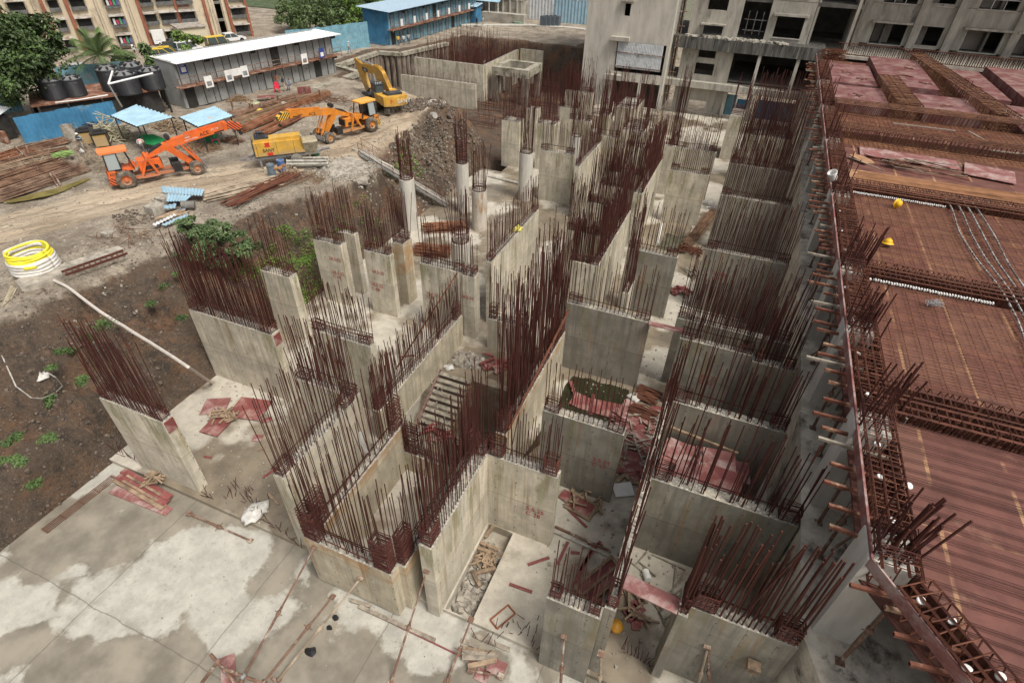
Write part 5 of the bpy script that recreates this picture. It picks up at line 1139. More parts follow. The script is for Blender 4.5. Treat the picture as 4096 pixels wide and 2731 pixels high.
def sheet(par, a, c, z0, z1, mat, name='wall', pitch=.16, amp=.022, jag=0):
    """upright corrugated sheet wall from a to c (parent space)"""
    a = Vector((a[0], a[1], 0)); c = Vector((c[0], c[1], 0)); L = (c-a).length; d = (c-a)/L; nrm = Vector((d.y, -d.x, 0)); n = max(4, int(L/pitch*2)); b = MB()
    tops = {}
    for i in range(n+1):
        p = a+d*(L*i/n)+nrm*(amp if i % 2 else -amp); k = int(L*i/n/.95)
        if k not in tops: tops[k] = ru(-jag, jag)
        b.v += [(p.x, p.y, z0), (p.x, p.y, z1+tops[k])]
    for i in range(n): b.f.append((2*i, 2*i+2, 2*i+3, 2*i+1)); b.m.append(0)
    return b.build(name, mat, par)
def roof_sheet(par, P, mat, name='roof', pitch=.2, amp=.03, th=.0):
    """corrugated roof over the quad P (ridges run from edge 0-1 to edge 3-2)"""
    P = [Vector(p) for p in P]; L = (P[1]-P[0]).length; n = max(6, int(L/pitch*2)); b = MB()
    for i in range(n+1):
        t = i/n; up = Vector((0,0,amp if i % 2 else -amp)); b.v += [tuple(P[0].lerp(P[1], t)+up), tuple(P[3].lerp(P[2], t)+up)]
    for i in range(n): b.f.append((2*i, 2*i+2, 2*i+3, 2*i+1)); b.m.append(0)
    return b.build(name, mat, par)
def two_storey(label, a, c, depth, h1, h2, mat, roofm, bal, ndoor, endm=None, over=1.0, lo=.7, br=.35, doors2=None):
    a = Vector((*a, 0)); c = Vector((*c, 0)); L = (c-a).length; ang = math.atan2(c.y-a.y, c.x-a.x)
    o = thing('labour_cabin', label, 'cabin block', (a.x, a.y, G), ang)
    sheet(o, (0, 0), (L, 0), 0, h1-.1, mat); sheet(o, (0, 0), (L, 0), h1, h2, mat)
    sheet(o, (0, depth), (0, 0), 0, h2+.1, endm or mat); sheet(o, (L, 0), (L, depth), 0, h2+.1, endm or mat); sheet(o, (L, depth), (0, depth), 0, h2+.2, mat)
    roof_sheet(o, [(-lo,-over,h2),(L+.8,-over,h2+.02),(L+.8,depth+.5,h2+br),(-lo,depth+.5,h2+br)], roofm)
    b = MB(); b.box(-.5, L+.5, -bal, -.03, h1-.12, h1-.02); b.build('balcony', MRUSTR, o)
    b = MB(); n = int(L/1.5)
    for i in range(n+1): b.box(-.4+(L+.8)*i/n-.025, -.4+(L+.8)*i/n+.025, -bal, -bal+.05, h1-.3, h1+.75)
    for zz in (.35, .72): b.box(-.45, L+.45, -bal+.005, -bal+.045, h1+zz-.02, h1+zz+.02)
    b.build('railing', MPROP, o)
    for lv, (z0, nd) in enumerate(((.06, ndoor), (h1+.03, ndoor))):
        for i in range(nd):
            x = L*(i+.5+ru(-.12, .12))/nd
            m = MDARK if (i*7+lv*3) % 9 == 0 else (doors2 or MWDOOR)
            f = MB(); f.box(x-.44, x+.44, -.055, -.03, z0, z0+1.72); D_ = f.build('door', m, o)
            f = MB(); [f.box(x+e*.45-.03, x+e*.45+.03, -.07, -.03, z0, z0+1.75) for e in (-1, 1)]; f.box(x-.48, x+.48, -.07, -.03, z0+1.72, z0+1.8); f.build('door_frame', MDARK, D_)
            if m is not MDARK and lv == 0 and ndoor < 14: letters(str(i+2), D_, (x-.08, -.06, z0+1.0), .3, (PI/2, 0, 0), MDARK)
            if i % 3 == 1:
                f = MB(); f.box(x+.6, x+1.2, -.05, -.03, z0+1.5, z0+1.85); f.build('vent_shade_panel', MDARK, o)  # solid dark panel painted as the shade of an opening
    return o
cab = two_storey('long grey corrugated cabin block with a white roof and a rusty balcony', (-49.3, 38.6), (-45.8, 57.0), 3.0, 2.05, 4.0, MZINC, MWROOF, .85, 11, over=.85, lo=.05, br=.1)
MPOST1 = M('poster blue', (.04,.06,.22), .6, .05)
for x, z, w_, m, t in ((.45, 2.95, .75, MPOST1, ('LABOUR', 'CAMP')), (2.0, 1.6, .8, MWHITE, None), (4.2, 1.75, .8, MWHITE, None), (6.0, 1.85, .75, MWHITE, None), (13.4, 1.85, .8, MWHITE, None), (15.9, 2.1, .7, MPOST1, None)):
    y = -.05 if x < 1 else -.92
    o = MB().box(x, x+w_, y-.03, y, z, z+1.0).build('poster', m, cab)
    if t:
        for i, s_ in enumerate(t): letters(s_, o, (x+.06, y-.035, z+.78-i*.17), .17, (PI/2, 0, 0), MWHITE)
    b = MB(); b.obox((x+w_/2, y-.035, z+.35), (w_*.6, .012, .4)); b.build('picture', MWHITE if m is MPOST1 else MSTEEL, o)
b = MB(); b.box(4.6, 6.0, -.93, -.9, 2.1, 2.75); [b.box(4.6, 6.0, -.95, -.93, 2.15+.16*k, 2.2+.16*k) for k in range(4)]; b.build('banner', MWHITE, cab)
bl = two_storey('long blue corrugated cabin block with posters along its balcony, far back left', (-49.0, 73.6), (-48.0, 99.5), 4.2, 2.1, 4.25, MBLUEG, M('pale blue roof', (.34,.44,.52), .5, .1), 1.0, 14, MBSH, .9, doors2=M('grey blue door', (.16,.22,.26), .6, .3))
for i in range(7): MB().box(1.5+3.3*i, 2.05+3.3*i, -1.05, -1.01, 2.35, 3.2).build('poster', MWHITE, bl)
# blue fences
def fence(label, pts, h, mat, name='sheet_fence', z=G, jag=.06):
    o = thing(name, label, 'fence', (pts[0][0], pts[0][1], z))
    for p, q in zip(pts, pts[1:]): sheet(o, (p[0]-pts[0][0], p[1]-pts[0][1]), (q[0]-pts[0][0], q[1]-pts[0][1]), 0, h, mat, 'sheet_panel', .3, .025, jag)
    b = MB()
    for p, q in zip(pts, pts[1:]):
        for zz in (.4, h-.35): b.bar((p[0]-pts[0][0]-.05, p[1]-pts[0][1]+.08, zz), (q[0]-pts[0][0]-.05, q[1]-pts[0][1]+.08, zz), .06)
    b.build('rail', MPROP, o); return o
fence('deep blue corrugated sheet fence behind the rebar stock, left of the canopies', [(-52.6, 25.9), (-51.2, 29.5), (-50.4, 32.6)], 2.05, MBSH)
a = PZ('43', 120, 1060, 4.3); c = PZ('43', 560, 1000, 4.3)
fence('faded blue sheet fence standing under the big dark tree', [(-64.5, 24.5), (-61.5, 31.5)], 3.2, MBLUEG)
fence('faded blue sheet fence between the two groups of black tanks', [(-63.0, 36.5), (-60.2, 41.5)], 2.6, MBLUEG)
fence('tall faded blue sheet fence between the grey and the blue cabin blocks', [(-55.5, 60.5), (-51.0, 71.5)], 3.1, MBLUEG)
# platform with the water tanks
tk = thing('tank_platform', 'low dark shed with a rusty sheet roof carrying the black water tanks', 'shed', (-54.5, 28.5, G))
P = [(-54.3, 28.4), (-49.6, 37.2), (-54.0, 40.0), (-58.6, 31.0)]
pl = [(x+54.5, y-28.5) for x, y in P]
b = MB(); b.slabz(pl, 1.95, 2.1); b.build('roof', MRUSTR, tk)
b = MB()
for i in range(4):
    p, q = pl[i], pl[(i+1) % 4]
    for t in (0, .25, .5, .75): b.box(p[0]+(q[0]-p[0])*t-.06, p[0]+(q[0]-p[0])*t+.06, p[1]+(q[1]-p[1])*t-.06, p[1]+(q[1]-p[1])*t+.06, 0, 1.95)
b.build('post', MDARK, tk)
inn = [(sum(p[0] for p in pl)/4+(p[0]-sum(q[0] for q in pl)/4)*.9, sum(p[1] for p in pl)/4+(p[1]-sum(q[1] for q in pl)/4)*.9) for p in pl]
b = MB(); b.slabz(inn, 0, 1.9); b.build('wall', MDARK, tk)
MTK = M('black tank plastic', (.030, .031, .034), .5, .2, 1.5, (.10, .095, .09), (.6, .74), 1.4)
MTKT = M('grey tank top', (.17, .17, .17), .6, .15)
def tank(label, p, r, h):
    b = MB(); prof = [(0, 0), (r, 0)]; n = 22
    for i in range(n): z = h*.04+h*.82*i/n; prof += [(r*1.0, z), (r*1.018, z+h*.02)]
    prof += [(r*1.02, h*.88), (r*.98, h*.9), (r*.95, h*.91)]; b.lathe(prof, 28); o = b.build('water_tank', MTK, None, p)
    b = MB(); b.lathe([(r*.94, h*.91), (r*.4, h*1.05), (0, h*1.06)], 28); t = b.build('lid', MTKT, o)
    b = MB()
    for k in range(8):
        a = 2*PI*k/8+.3; b.obox((r*.7*math.cos(a), r*.7*math.sin(a), h*.99), (r*.5, r*.16, h*.09), a, 0, .0)
    b.lathe([(0,h*1.02),(r*.26,h*1.02),(r*.26,h*1.1),(0,h*1.1)], 16); b.build('rib', MTK, t)
    q = letters('WATER', o, (0, 0, 0), .17, (0, 0, 0), MTKT); a = math.atan2(-p[1], -p[0]); q.location = (r*1.03*math.cos(a-.25), r*1.03*math.sin(a-.25), h*.72); q.rotation_euler = (PI/2, 0, a+PI/2)
    return tag(o, label, 'water tank', 'black water tanks')
zt = G+2.1
T6 = [('black water tank farthest left on the platform', ('43', 640, 890), 1.22, 2.15), ('black water tank second from the left on the platform', ('43', 885, 855), 1.12, 2.05), ('big black water tank in front with the white pipe bending over it', ('43', 1510, 830), 1.35, 2.35), ('big black water tank on the right, next to the grey cabins', ('43', 1810, 770), 1.25, 2.3), ('black water tank half hidden behind the white pipe bend', ('43', 1330, 790), 1.2, 2.6), ('black water tank hidden behind the rightmost tank', ('43', 1610, 745), 1.2, 2.6)]
for lb, q, r, h in T6:
    p = PZ(*q, zt); r *= .74; h *= .74; tank(lb, (p.x-.55*r, p.y+.6*r, zt), r, h)
def vtube(label, pts, r, mat, name='water_pipe', cat='pipe'):
    o0 = Vector(pts[0]); b = MB(); b.tube([Vector(p)-o0 for p in pts], r, 8); return tag(b.build(name, mat, None, o0), label, cat)
w0 = PZ('43', 1275, 695, 8.6); n0 = Vector((w0.x, w0.y, 0))
vtube('white plastic pipe rising from the ground and bending onto the right tank', [PZ('43', 1430, 960, 6.3), w0, PZ('43', 1800, 570, 9.1)], .07, MWHITE); vtube('white plastic pipe branching up to the hidden left tank', [w0, PZ('43', 1325, 540, 9.4)], .07, MWHITE)
vtube('thin white pipe running low along the front of the platform', [PZ('43', 650, 915, 6.5), PZ('43', 910, 885, 6.5), PZ('43', 1270, 825, 6.6)], .05, MWHITE)
# canopies
def canopy(label, px, z):
    P = [PZ('43', *p, z+dz) for p, dz in zip(px, (.0,.25,.25,.0))]; c = sum(P, Vector())/4; o = thing('canopy', label, 'canopy', (c.x, c.y, G))
    L = [p-Vector((c.x, c.y, G)) for p in P]; roof_sheet(o, [L[0], L[3], L[2], L[1]], MBSHP, 'roof', .42, .06)
    for u, v in ((0, 2), (1, 3)):
        for t in (.06, .94): q = L[u].lerp(L[v], t); MB().tube([q-Vector((0,0,.05)), Vector((q.x, q.y, 0))], .05, 6).build('post', MDARK, o)
    b = MB(); b.bar(L[0]-Vector((0,0,.06)), L[3]-Vector((0,0,.06)), .08); b.bar(L[1]-Vector((0,0,.06)), L[2]-Vector((0,0,.06)), .08); b.build('rail', MDARK, o)
    return o
canopy('left pale blue corrugated canopy above the first crane', [(1295,1065),(1590,935),(2055,1090),(1620,1200)], 6.4)
P2 = [(2105,1085),(2520,955),(2750,1075),(2340,1205)]
canopy('right pale blue corrugated canopy above the crane boom', P2, 6.3)
q = thing('zinc_lean_to', 'small shack with a pale zinc roof at the left picture edge', 'shack', PG('52', 120, 200)); b = MB(); 
roof_sheet(q, [(-1.8,-1.0,1.9),(.6,-.6,1.9),(.4,.9,2.3),(-2.0,.5,2.3)], MCOR); MB().box(-1.6,.3,-.5,.4,0,1.85).build('wall', MDARK, q); MB().box(.1,.9,-.9,-.6,0,.9).build('rusty_panel', MRUSTR, q)
# ================================================================ apartment block
A0 = PZ('11', 1300, 390, G); B0_ = PZ('53', 1020, 355, G); AA = math.atan2(B0_.y-A0.y, B0_.x-A0.x)
ap = thing('apartment_block', 'cream apartment block with brick red pilasters and grimy caged windows', 'building', A0, AA)
MCR = M('grimy cream render', (.56, .475, .345), .85, .12, .6, (.28, .225, .165), (.52, .7), .7, stretch=(1,1,.4)); MRP = M('brick red pilaster paint', (.27, .10, .06), .85, .15, 1, (.16,.08,.06), (.55,.7))
MCAGEW = M('grey window grill', (.12, .12, .115), .7, .3); MLEDG = M('stained awning sheet', (.36, .33, .29), .7, .3, 2, (.2,.13,.09), (.5,.65))
def facade_local(Y, x0, x1, z0, z1, ops, th, mat):
    X = sorted(set([x0, x1]+[q for o in ops for q in o[:2]])); Z = sorted(set([z0, z1]+[q for o in ops for q in o[2:4]])); b = MB()
    sol = lambda i, j: 0 <= i < len(X)-1 and 0 <= j < len(Z)-1 and not any(o[0] < (X[i]+X[i+1])/2 < o[1] and o[2] < (Z[j]+Z[j+1])/2 < o[3] for o in ops)
    for i in range(len(X)-1):
        for j in range(len(Z)-1):
            if not sol(i, j): continue
            a, c, d, e = X[i], X[i+1], Z[j], Z[j+1]; b.quad((a,Y,d),(c,Y,d),(c,Y,e),(a,Y,e))
            if not sol(i-1, j): b.quad((a,Y+th,d),(a,Y,d),(a,Y,e),(a,Y+th,e))
            if not sol(i+1, j): b.quad((c,Y,d),(c,Y+th,d),(c,Y+th,e),(c,Y,e))
            if not sol(i, j-1): b.quad((a,Y+th,d),(c,Y+th,d),(c,Y,d),(a,Y,d))
            if not sol(i, j+1): b.quad((a,Y,e),(c,Y,e),(c,Y+th,e),(a,Y+th,e))
    return b.build('wall', mat, ap)
ops = []; WS = []
for k in range(6):
    z = .45+2.12*k
    for s0, s1, kind in ((11.15,12.95,'w'),(9.1,9.95,'slot'),(4.4,6.3,'b'),(2.0,3.9,'d'),(.15,1.5,'b'),(-3.8,-2.3,'b'),(-7.4,-5.9,'w'),(-9.6,-8.6,'w'),(-13.5,-11.9,'b'),(-17,-15.5,'w'),(-21,-19.5,'b'),(-25,-23.5,'w')):
        ops.append((s0, s1, z-.35 if kind == 'slot' else z, z+(2.05 if kind == 'slot' else 1.2))); WS.append((s0, s1, z, kind, k))
facade_local(0, -30, 13.4, 0, 15, ops, .3, MCR)
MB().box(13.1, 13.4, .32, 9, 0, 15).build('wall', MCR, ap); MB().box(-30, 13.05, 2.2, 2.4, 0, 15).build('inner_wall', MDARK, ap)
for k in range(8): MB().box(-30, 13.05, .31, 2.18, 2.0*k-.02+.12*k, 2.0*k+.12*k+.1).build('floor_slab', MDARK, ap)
MB().box(-30, 13.4, 0, 9, 15.02, 15.2).build('roof', MCR, ap)
for s in (-.35, -8.0, -10.4, 7.6, 10.55, 13.05, -14.6, -18.5, -22.4, 4.0):
    MB().box(s, s+.36, -.28, -.005, 0, 15).build('pilaster', MRP, ap)
for s in (-2.1, -1.2, -4.6, 8.4, 10.05, -11.2, -16): MB().box(s, s+.3, -.2, -.005, 0, 15).build('pilaster', MCR, ap)
for s in (13.405,):
    for y in (3.2, 4.6, 8.6): MB().box(s, s+.2, y, y+.4, 0, 15).build('pilaster', MRP, ap)
for s in (-1.5, 8.75, -4.9, 10.3): b = MB(); b.tube([(s,-.1,0),(s,-.1,15)], .05, 6); b.build('drain_pipe', MLEDG, ap)
for i, (s0, s1, z, kind, k) in enumerate(WS):
    if kind == 'slot': 
        MB().box(s0, s1, .0, .4, z+1.75, z+2.05).build('landing', MIN, ap); continue
    d = .5 if kind == 'b' else .28
    f = MB(); f.box(s0-.08, s1+.08, -d, -.01, z-.12, z-.05); f.box(s0-.08, s1+.08, -d, -d+.03, z-.05, z+.3)
    n = int((s1-s0)/.16)
    for q in range(n+1): f.box(s0+(s1-s0)*q/n-.012, s0+(s1-s0)*q/n+.012, -d, -d+.03, z+.3, z+1.1)
    f.box(s0-.08, s1+.08, -d, -d+.04, z+1.08, z+1.14); wdw = f.build('window_grill', MCAGEW, ap)
    f = MB(); f.add([(s0-.15,-.02,z+1.42),(s1+.15,-.02,z+1.42),(s1+.2,-d-.3,z+1.2),(s0-.2,-d-.3,z+1.2),(s0-.15,-.02,z+1.38),(s1+.15,-.02,z+1.38),(s1+.2,-d-.3,z+1.16),(s0-.2,-d-.3,z+1.16)], [(0,3,2,1),(4,5,6,7),(3,7,6,2),(0,1,5,4),(1,2,6,5),(0,4,7,3)]); f.build('awning', MLEDG, ap)
    if i % 4 == 1 and kind == 'b':
        for q in range(4): MB().box(s0+.15+.35*q, s0+.4+.35*q, -d-.06, -d-.03, z+.25, z+.95-.15*(q % 2)).build('laundry', cloth([(.6,.6,.58),(.45,.05,.1),(.08,.3,.15),(.1,.12,.3)][q]), wdw)
f = MB(); f.box(4.4, 5.85, -.14, -.02, 4.25, 4.72); sg_ = f.build('sign_board', M('sign maroon', (.16,.05,.05), .6, .1), ap); letters('C7 KGN TOW', sg_, (4.45, -.15, 4.36), .27, (PI/2, 0, 0), MWHITE)
MB().box(.1, 1.55, -.9, -.3, .3, 1.9).build('shop_front', MWHITE, ap)
# small cream hut before the block
hu = thing('cream_hut', 'small cream hut with a flat stained roof in front of the apartment block', 'hut', PZ('53', 590, 450, G), AA)
MB().box(-3.3, 0, .0, 3.2, 0, 2.3).build('wall', M('hut cream', (.60,.53,.38), .8, .1), hu); MB().box(-3.5, .2, -.2, 3.4, 2.32, 2.45).build('roof', MLEDG, hu)
# ================================================================ cars, taxis and scooters
def car(label, loc, ang, body, roof=None, h=1.15, L=3.3, kind='saloon'):
    MBo = M('car paint '+label[:18], body, .3, .05, spec=.6); MRo = M('car roof '+label[:18], roof or body, .35, .05, spec=.6)
    o = thing('parked_car', label, 'car', loc, ang, 'cars parked by the apartment block'); w_ = .66
    pr = [(-L/2,.3),(L/2,.3),(L/2+.03,.52),(L/2-.1,.62),(L*.2,.68),(-L*.42,.68),(-L/2,.62)] if kind == 'saloon' else [(-L/2,.3),(L/2,.3),(L/2,.6),(L*.3,.7),(-L/2,.72)]
    b = MB(); b.prism(pr, -w_, w_); b.build('body', MBo, o)
    g0 = [(L*.22,.69),(L*.05,h),(-L*.3,h),(-L*.43,.69)] if kind == 'saloon' else [(L*.3,.71),(L*.18,h+.1),(-L*.48,h+.1),(-L*.5,.73)]
    b = MB(); b.prism(g0, -w_+.06, w_-.06); b.build('window', MEG, o)
    hh = g0[1][1]; b = MB(); b.box(g0[2][0]-.03, g0[1][0]+.03, -w_+.09, w_-.09, hh+.002, hh+.05)
    for s_ in (-1, 1):
        for x0, x1 in ((g0[0][0], g0[1][0]), (g0[3][0], g0[2][0]), ((g0[0][0]+g0[3][0])/2, (g0[1][0]+g0[2][0])/2)): b.bar((x0, s_*(w_-.05), .68), (x1, s_*(w_-.08), hh), .05)
    b.build('roof', MRo, o)
    for x in (-L*.31, L*.31):
        for s_ in (-1, 1):
            b = MB(); b.lathe([(.12,s_*w_-.09),(.26,s_*w_-.09),(.28,s_*w_),(.26,s_*w_+.03),(.16,s_*w_+.03)], 16, (x, 0, .28), 'y'); W = b.build('wheel', MBLACK, o); b = MB(); b.lathe([(0,s_*w_+.02),(.15,s_*w_+.025)], 12, (x, 0, .28), 'y'); b.build('rim', MSTEEL, W)
    for s_ in (-1, 1): MB().box(L/2-.02, L/2+.05, s_*.48-.1, s_*.48+.1, .5, .6).build('headlight', MWHITE, o)
    return o
YT = (.72, .48, .05)
def gp(r, x, y): return PZ(r, x, y, G+.06)
car('yellow and black van taxi with a roof carrier beside the cream hut', gp('53', 690, 470), AA+.1, (.06,.06,.055), YT, 1.3, 3.3, 'van')
car('white hatchback parked behind the van taxi', gp('53', 815, 415), AA+.1, (.7,.7,.7)); car('yellow roofed black taxi in front of the dark jeep', gp('53', 200, 560), AA-.2, (.05,.05,.05), YT)
car('second yellow roofed taxi nearest to the leafy shrubs', gp('11', 1400, 500), AA-.3, (.05,.05,.05), YT); car('dark jeep with a black soft top beside the cream hut', gp('53', 290, 520), AA+.2, (.04,.045,.05), (.03,.03,.03), 1.25, 3.1, 'van')
car('dark grey car half hidden behind the black tanks', gp('11', 640, 690), AA-.5, (.05,.055,.06)); car('silver car parked under the palm fronds', gp('11', 720, 640), AA-.4, (.4,.41,.42)); car('white van nose showing near the bright green sapling', gp('53', 390, 520), AA+.2, (.7,.7,.68), None, 1.25, 3.2, 'van')
def scooter(label, loc, ang, c):
    o = thing('scooter', label, 'scooter', loc, ang, 'scooters parked by the cream hut'); mm = M('scooter '+label[:14], c, .35, .1, spec=.6)
    b = MB(); b.prism([(-.55,.3),(-.2,.22),(.2,.22),(.42,.6),(.38,.78),(.3,.55),(.12,.3),(-.05,.34),(-.1,.52),(-.58,.56)], -.12, .12); b.build('body', mm, o)
    b = MB(); b.box(-.55,.0,-.11,.11,.57,.64); b.tube([(.36,-.27,.84),(.36,.27,.84)], .025, 6); b.build('seat', MBLACK, o)
    for x in (-.42, .48): b = MB(); b.lathe([(.06,-.05),(.19,-.05),(.2,0),(.19,.05),(.06,.05)], 14, (x, 0, .2), 'y'); b.build('wheel', MBLACK, o)
    return o
for lb, q, c in (('white scooter parked nearest to the grey shop front', ('53',110,470), (.7,.7,.68)), ('black scooter parked behind the white one', ('53',200,430), (.05,.05,.05)), ('pale scooter closest to the cream hut', ('53',185,365), (.6,.6,.58)), ('dark motorbike beside the yellow roofed taxi', ('53',120,510), (.04,.04,.04)), ('white scooter lying low left of the concrete step', ('11',1140,440), (.62,.62,.6))): scooter(lb, gp(*q), AA+ru(-.6,.6)+1, c)
# ================================================================ trees
def leafmat(name, c): 
    q = NT(name); k = q.mix(q.ramp(q.noise(.9, 3), .35, .65), sc3(c, .6), sc3(c, 1.35)); q.done(k, .6, spec=.25)
    q.b.inputs['Transmission Weight'].default_value = 0; return q.m
LF = [leafmat('dark leaf', (.052,.078,.032)), leafmat('mid leaf', (.075,.12,.034)), leafmat('bright leaf', (.14,.235,.035)), leafmat('haze paled green leaf', (.125,.165,.075)), leafmat('palm leaf', (.095,.15,.045)), leafmat('feathery leaf', (.085,.135,.05)), leafmat('rough grass', (.075,.10,.045))]  # the grey green one is lightened in colour to stand for haze
MTRUNK = M('bark', (.14,.10,.07), .9, .3, 4)
def leaves(b, c, R, n, sz, hollow=.55, mats=2, droop=.3):
    c = Vector(c)
    for i in range(n):
        d = Vector((random.gauss(0,1), random.gauss(0,1), random.gauss(0,1))).normalized(); q = hollow+(1-hollow)*rnd()**.6
        p = c+Vector((d.x*R[0], d.y*R[1], d.z*R[2]))*q; a = ru(0, 2*PI); e = ru(-.9, .4)-droop
        t = Vector((math.cos(a)*math.cos(e), math.sin(a)*math.cos(e), math.sin(e)))*sz*ru(.7, 1.3); s_ = t.cross(Vector((ru(-1,1),ru(-1,1),1))).normalized()*sz*.28
        b.k = 0 if rnd() < .6 else (1 if mats > 1 else 0); b.add([p, p+t*.5+s_, p+t, p+t*.5-s_], [(0,1,2,3)])
def tree(label, base, blobs, n, sz, m, trunk=.2, name='tree', mats=None, hollow=.5, group=None):
    base = Vector(base); o = thing(name, label, 'tree' if name == 'tree' else 'shrub', base, 0, group); b = MB(); top = Vector(blobs[0][0])
    tb = MB(); hb = top*.55; tb.tube([(0,0,-.2), hb*.5+Vector((ru(-.1,.1),ru(-.1,.1),0)), hb], trunk, 8, trunk*.6)
    for c, R in blobs: tb.tube([hb*.9, Vector(c)*.8+hb*.1, Vector(c)+Vector((0,0,R[2]*.4))], trunk*.45, 5, trunk*.12)
    tb.build('trunk', MTRUNK, o); tot = sum(R[0]*R[1] for c, R in blobs)
    for c, R in blobs:
        nn = int(n*R[0]*R[1]/tot); k = max(3, nn//260)
        for j in range(k):
            d = Vector((random.gauss(0,1), random.gauss(0,1), random.gauss(0,1))).normalized(); cc = Vector(c)+Vector((d.x*R[0], d.y*R[1], d.z*R[2]))*ru(.45,.85); r = ru(.3,.5)
            leaves(b, cc, (R[0]*r, R[1]*r, R[2]*r), nn//k, sz, .25)
    b.build('crown', mats or [m, LF[1]], o); return o
tb_ = PZ('43', 60, 900, 6.5)
bt = Vector((-61.5, 26.5, G))
def rel(r, x, y, d):                     # a point of the picture at horizontal distance d from the camera, relative to bt
    q = ray(r, x, y); h_ = math.hypot(q.x, q.y); t = d/h_; return Vector((q.x*t, q.y*t, CAMZ+q.z*t))-bt
blobs = [(rel('43', 20, 330, 65), (4.0,4.0,3.2)), (rel('43', 330, 130, 66), (2.3,2.4,1.8)), (rel('43', 560, 140, 66), (1.3,1.3,.9)), (rel('43', 450, 330, 64), (1.9,1.9,1.5)), (rel('43', 250, 470, 62), (2.2,2.2,1.6)), (rel('43', 520, 520, 63), (1.3,1.3,.9)), (rel('43', 40, 760, 60), (1.6,1.6,1.4)), (rel('43', 20, 60, 67), (2.6,2.6,1.8)), (rel('43', -250, 300, 64), (4,4,3.5)), (rel('43', 640, 230, 66), (.9,.9,.8))]
tree('huge dark mango tree filling the upper left corner above the faded fence', bt, blobs, 26000, .34, LF[0], .45)
pb = PZ('43', 1240, 560, 6.2); pb = Vector((pb.x, pb.y, G))
def palm(label, base, h, n, L):
    o = thing('palm_tree', label, 'palm tree', base); b = MB(); b.tube([(0,0,-.1),(.1,.05,h*.5),(0,0,h)], .22, 10, .15); b.build('trunk', MTRUNK, o)
    for i in range(n):
        a = 2*PI*i/n+ru(-.2,.2); el = [1.25,.95,.6,.3,.0][i % 5]+ru(-.1,.1); pts = []
        for t in range(13):
            q = t/12; r = L*q*math.cos(el)*(1-.1*q); z = h+L*(q*math.sin(el)-.55*q*q*(1.1-el*.35)); pts.append(Vector((r*math.cos(a), r*math.sin(a), z)))
        f = MB(); f.tube(pts, .035, 4, .008); side = Vector((-math.sin(a), math.cos(a), 0))
        for t in range(1, 12):
            for sub in range(4):
                p = pts[t].lerp(pts[min(12, t+1)], sub/4); ln = L*.3*math.sin(PI*min(1, (t+sub/5)/13+.12))
                d = (pts[min(12,t+1)]-pts[t]).normalized()
                for s_ in (-1, 1):
                    e = p+side*s_*ln*.75+d*ln*.5+Vector((0,0,-ln*.35)); w2 = d*.028; f.add([p-w2, p+w2, e], [(0,1,2)])
        f.build('frond', LF[4] if i % 3 else LF[3], o)
    return o
palm('feathery coconut palm rising behind the black water tanks', pb, 3.4, 20, 4.2)
def tr(label, r, x, y, zc, R, n, sz, m, g=None, name='tree', mats=None, zb=G):
    p = PZ(r, x, y, zc); return tree(label, (p.x, p.y, zb), [((0,0,zc-zb), R), ((R[0]*.6,-R[1]*.3,zc-zb-.3*R[2]), tuple(q*.7 for q in R)), ((-R[0]*.6,R[1]*.3,zc-zb+.2*R[2]), tuple(q*.65 for q in R))], n, sz, m, .1, name, mats, group=g)
tr('leafy shrub tree between the palm and the taxis', '43', 1420, 330, 7.4, (1.5,1.5,1.4), 1800, .3, LF[3]); tr('second leafy shrub tree left of the white roof corner', '43', 1700, 360, 7.0, (1.4,1.4,1.4), 1700, .3, LF[3])
tr('low creeper bush growing behind the rightmost water tank', '43', 1820, 480, 6.4, (1.1,1.1,.8), 900, .25, LF[1]); tr('bright green sapling in front of the cream hut', '53', 360, 370, 7.4, (1.7,1.7,1.3), 1500, .32, LF[2], mats=[LF[2], LF[3]])
tr('grey green bush at the corner of the grey cabins', '12', 500, 120, 7.2, (3.6,3,2.0), 3600, .34, LF[3]); tr('tall leafy tree above the white roof, right of the apartment block', '12', 640, 60, 8.0, (3.2,3,2.4), 3400, .34, LF[3])
tr('bright bush in front of the tall faded blue fence', '12', 740, 130, 6.6, (2.4,2.2,1.5), 2400, .3, LF[2], mats=[LF[2],LF[3]]); tr('dark green tree left of the blue cabin roof', '12', 790, 70, 7.0, (2.8,2.6,2.0), 2600, .34, LF[1])
tr('round tree behind the roof of the blue cabins', '12', 960, 5, 7.0, (3.4,3,2.2), 2400, .4, LF[0]); tr('pale bush far behind the apartment block end', '12', 420, 60, 7.0, (2.5,2.4,1.8), 2000, .34, LF[3])
for i, (x, y, zc, R, m) in enumerate(((400,110,6.4,(2.6,2.4,1.6),3),(580,60,8.4,(2.8,2.6,2.2),3),(700,60,7.6,(2.8,2.6,2.0),1),(760,20,8.0,(3,2.8,2),2),(620,130,6.2,(2.4,2.2,1.4),2),(830,40,7.2,(2.6,2.4,1.6),3),(540,20,8.4,(2.8,2.6,2),3),(460,10,8.0,(2.6,2.6,2),1),(880,20,6.4,(3,2.6,1.4),2))):
    tr(['low grey green bush against the end of the apartment block','tall grey green tree left of the pale cabin roofs','mid green tree in the thick row behind the faded fence','bright tree at the back of the thick row','low bright bush over the white cabin roof','grey green bush right against the blue cabin block','grey green tree at the top edge beside the apartments','mid green tree touching the apartment block end','bright low bush above the blue cabin roof'][i], '12', x, y, zc, R, 2200, .34, LF[m], 'thick row of trees behind the cabins')
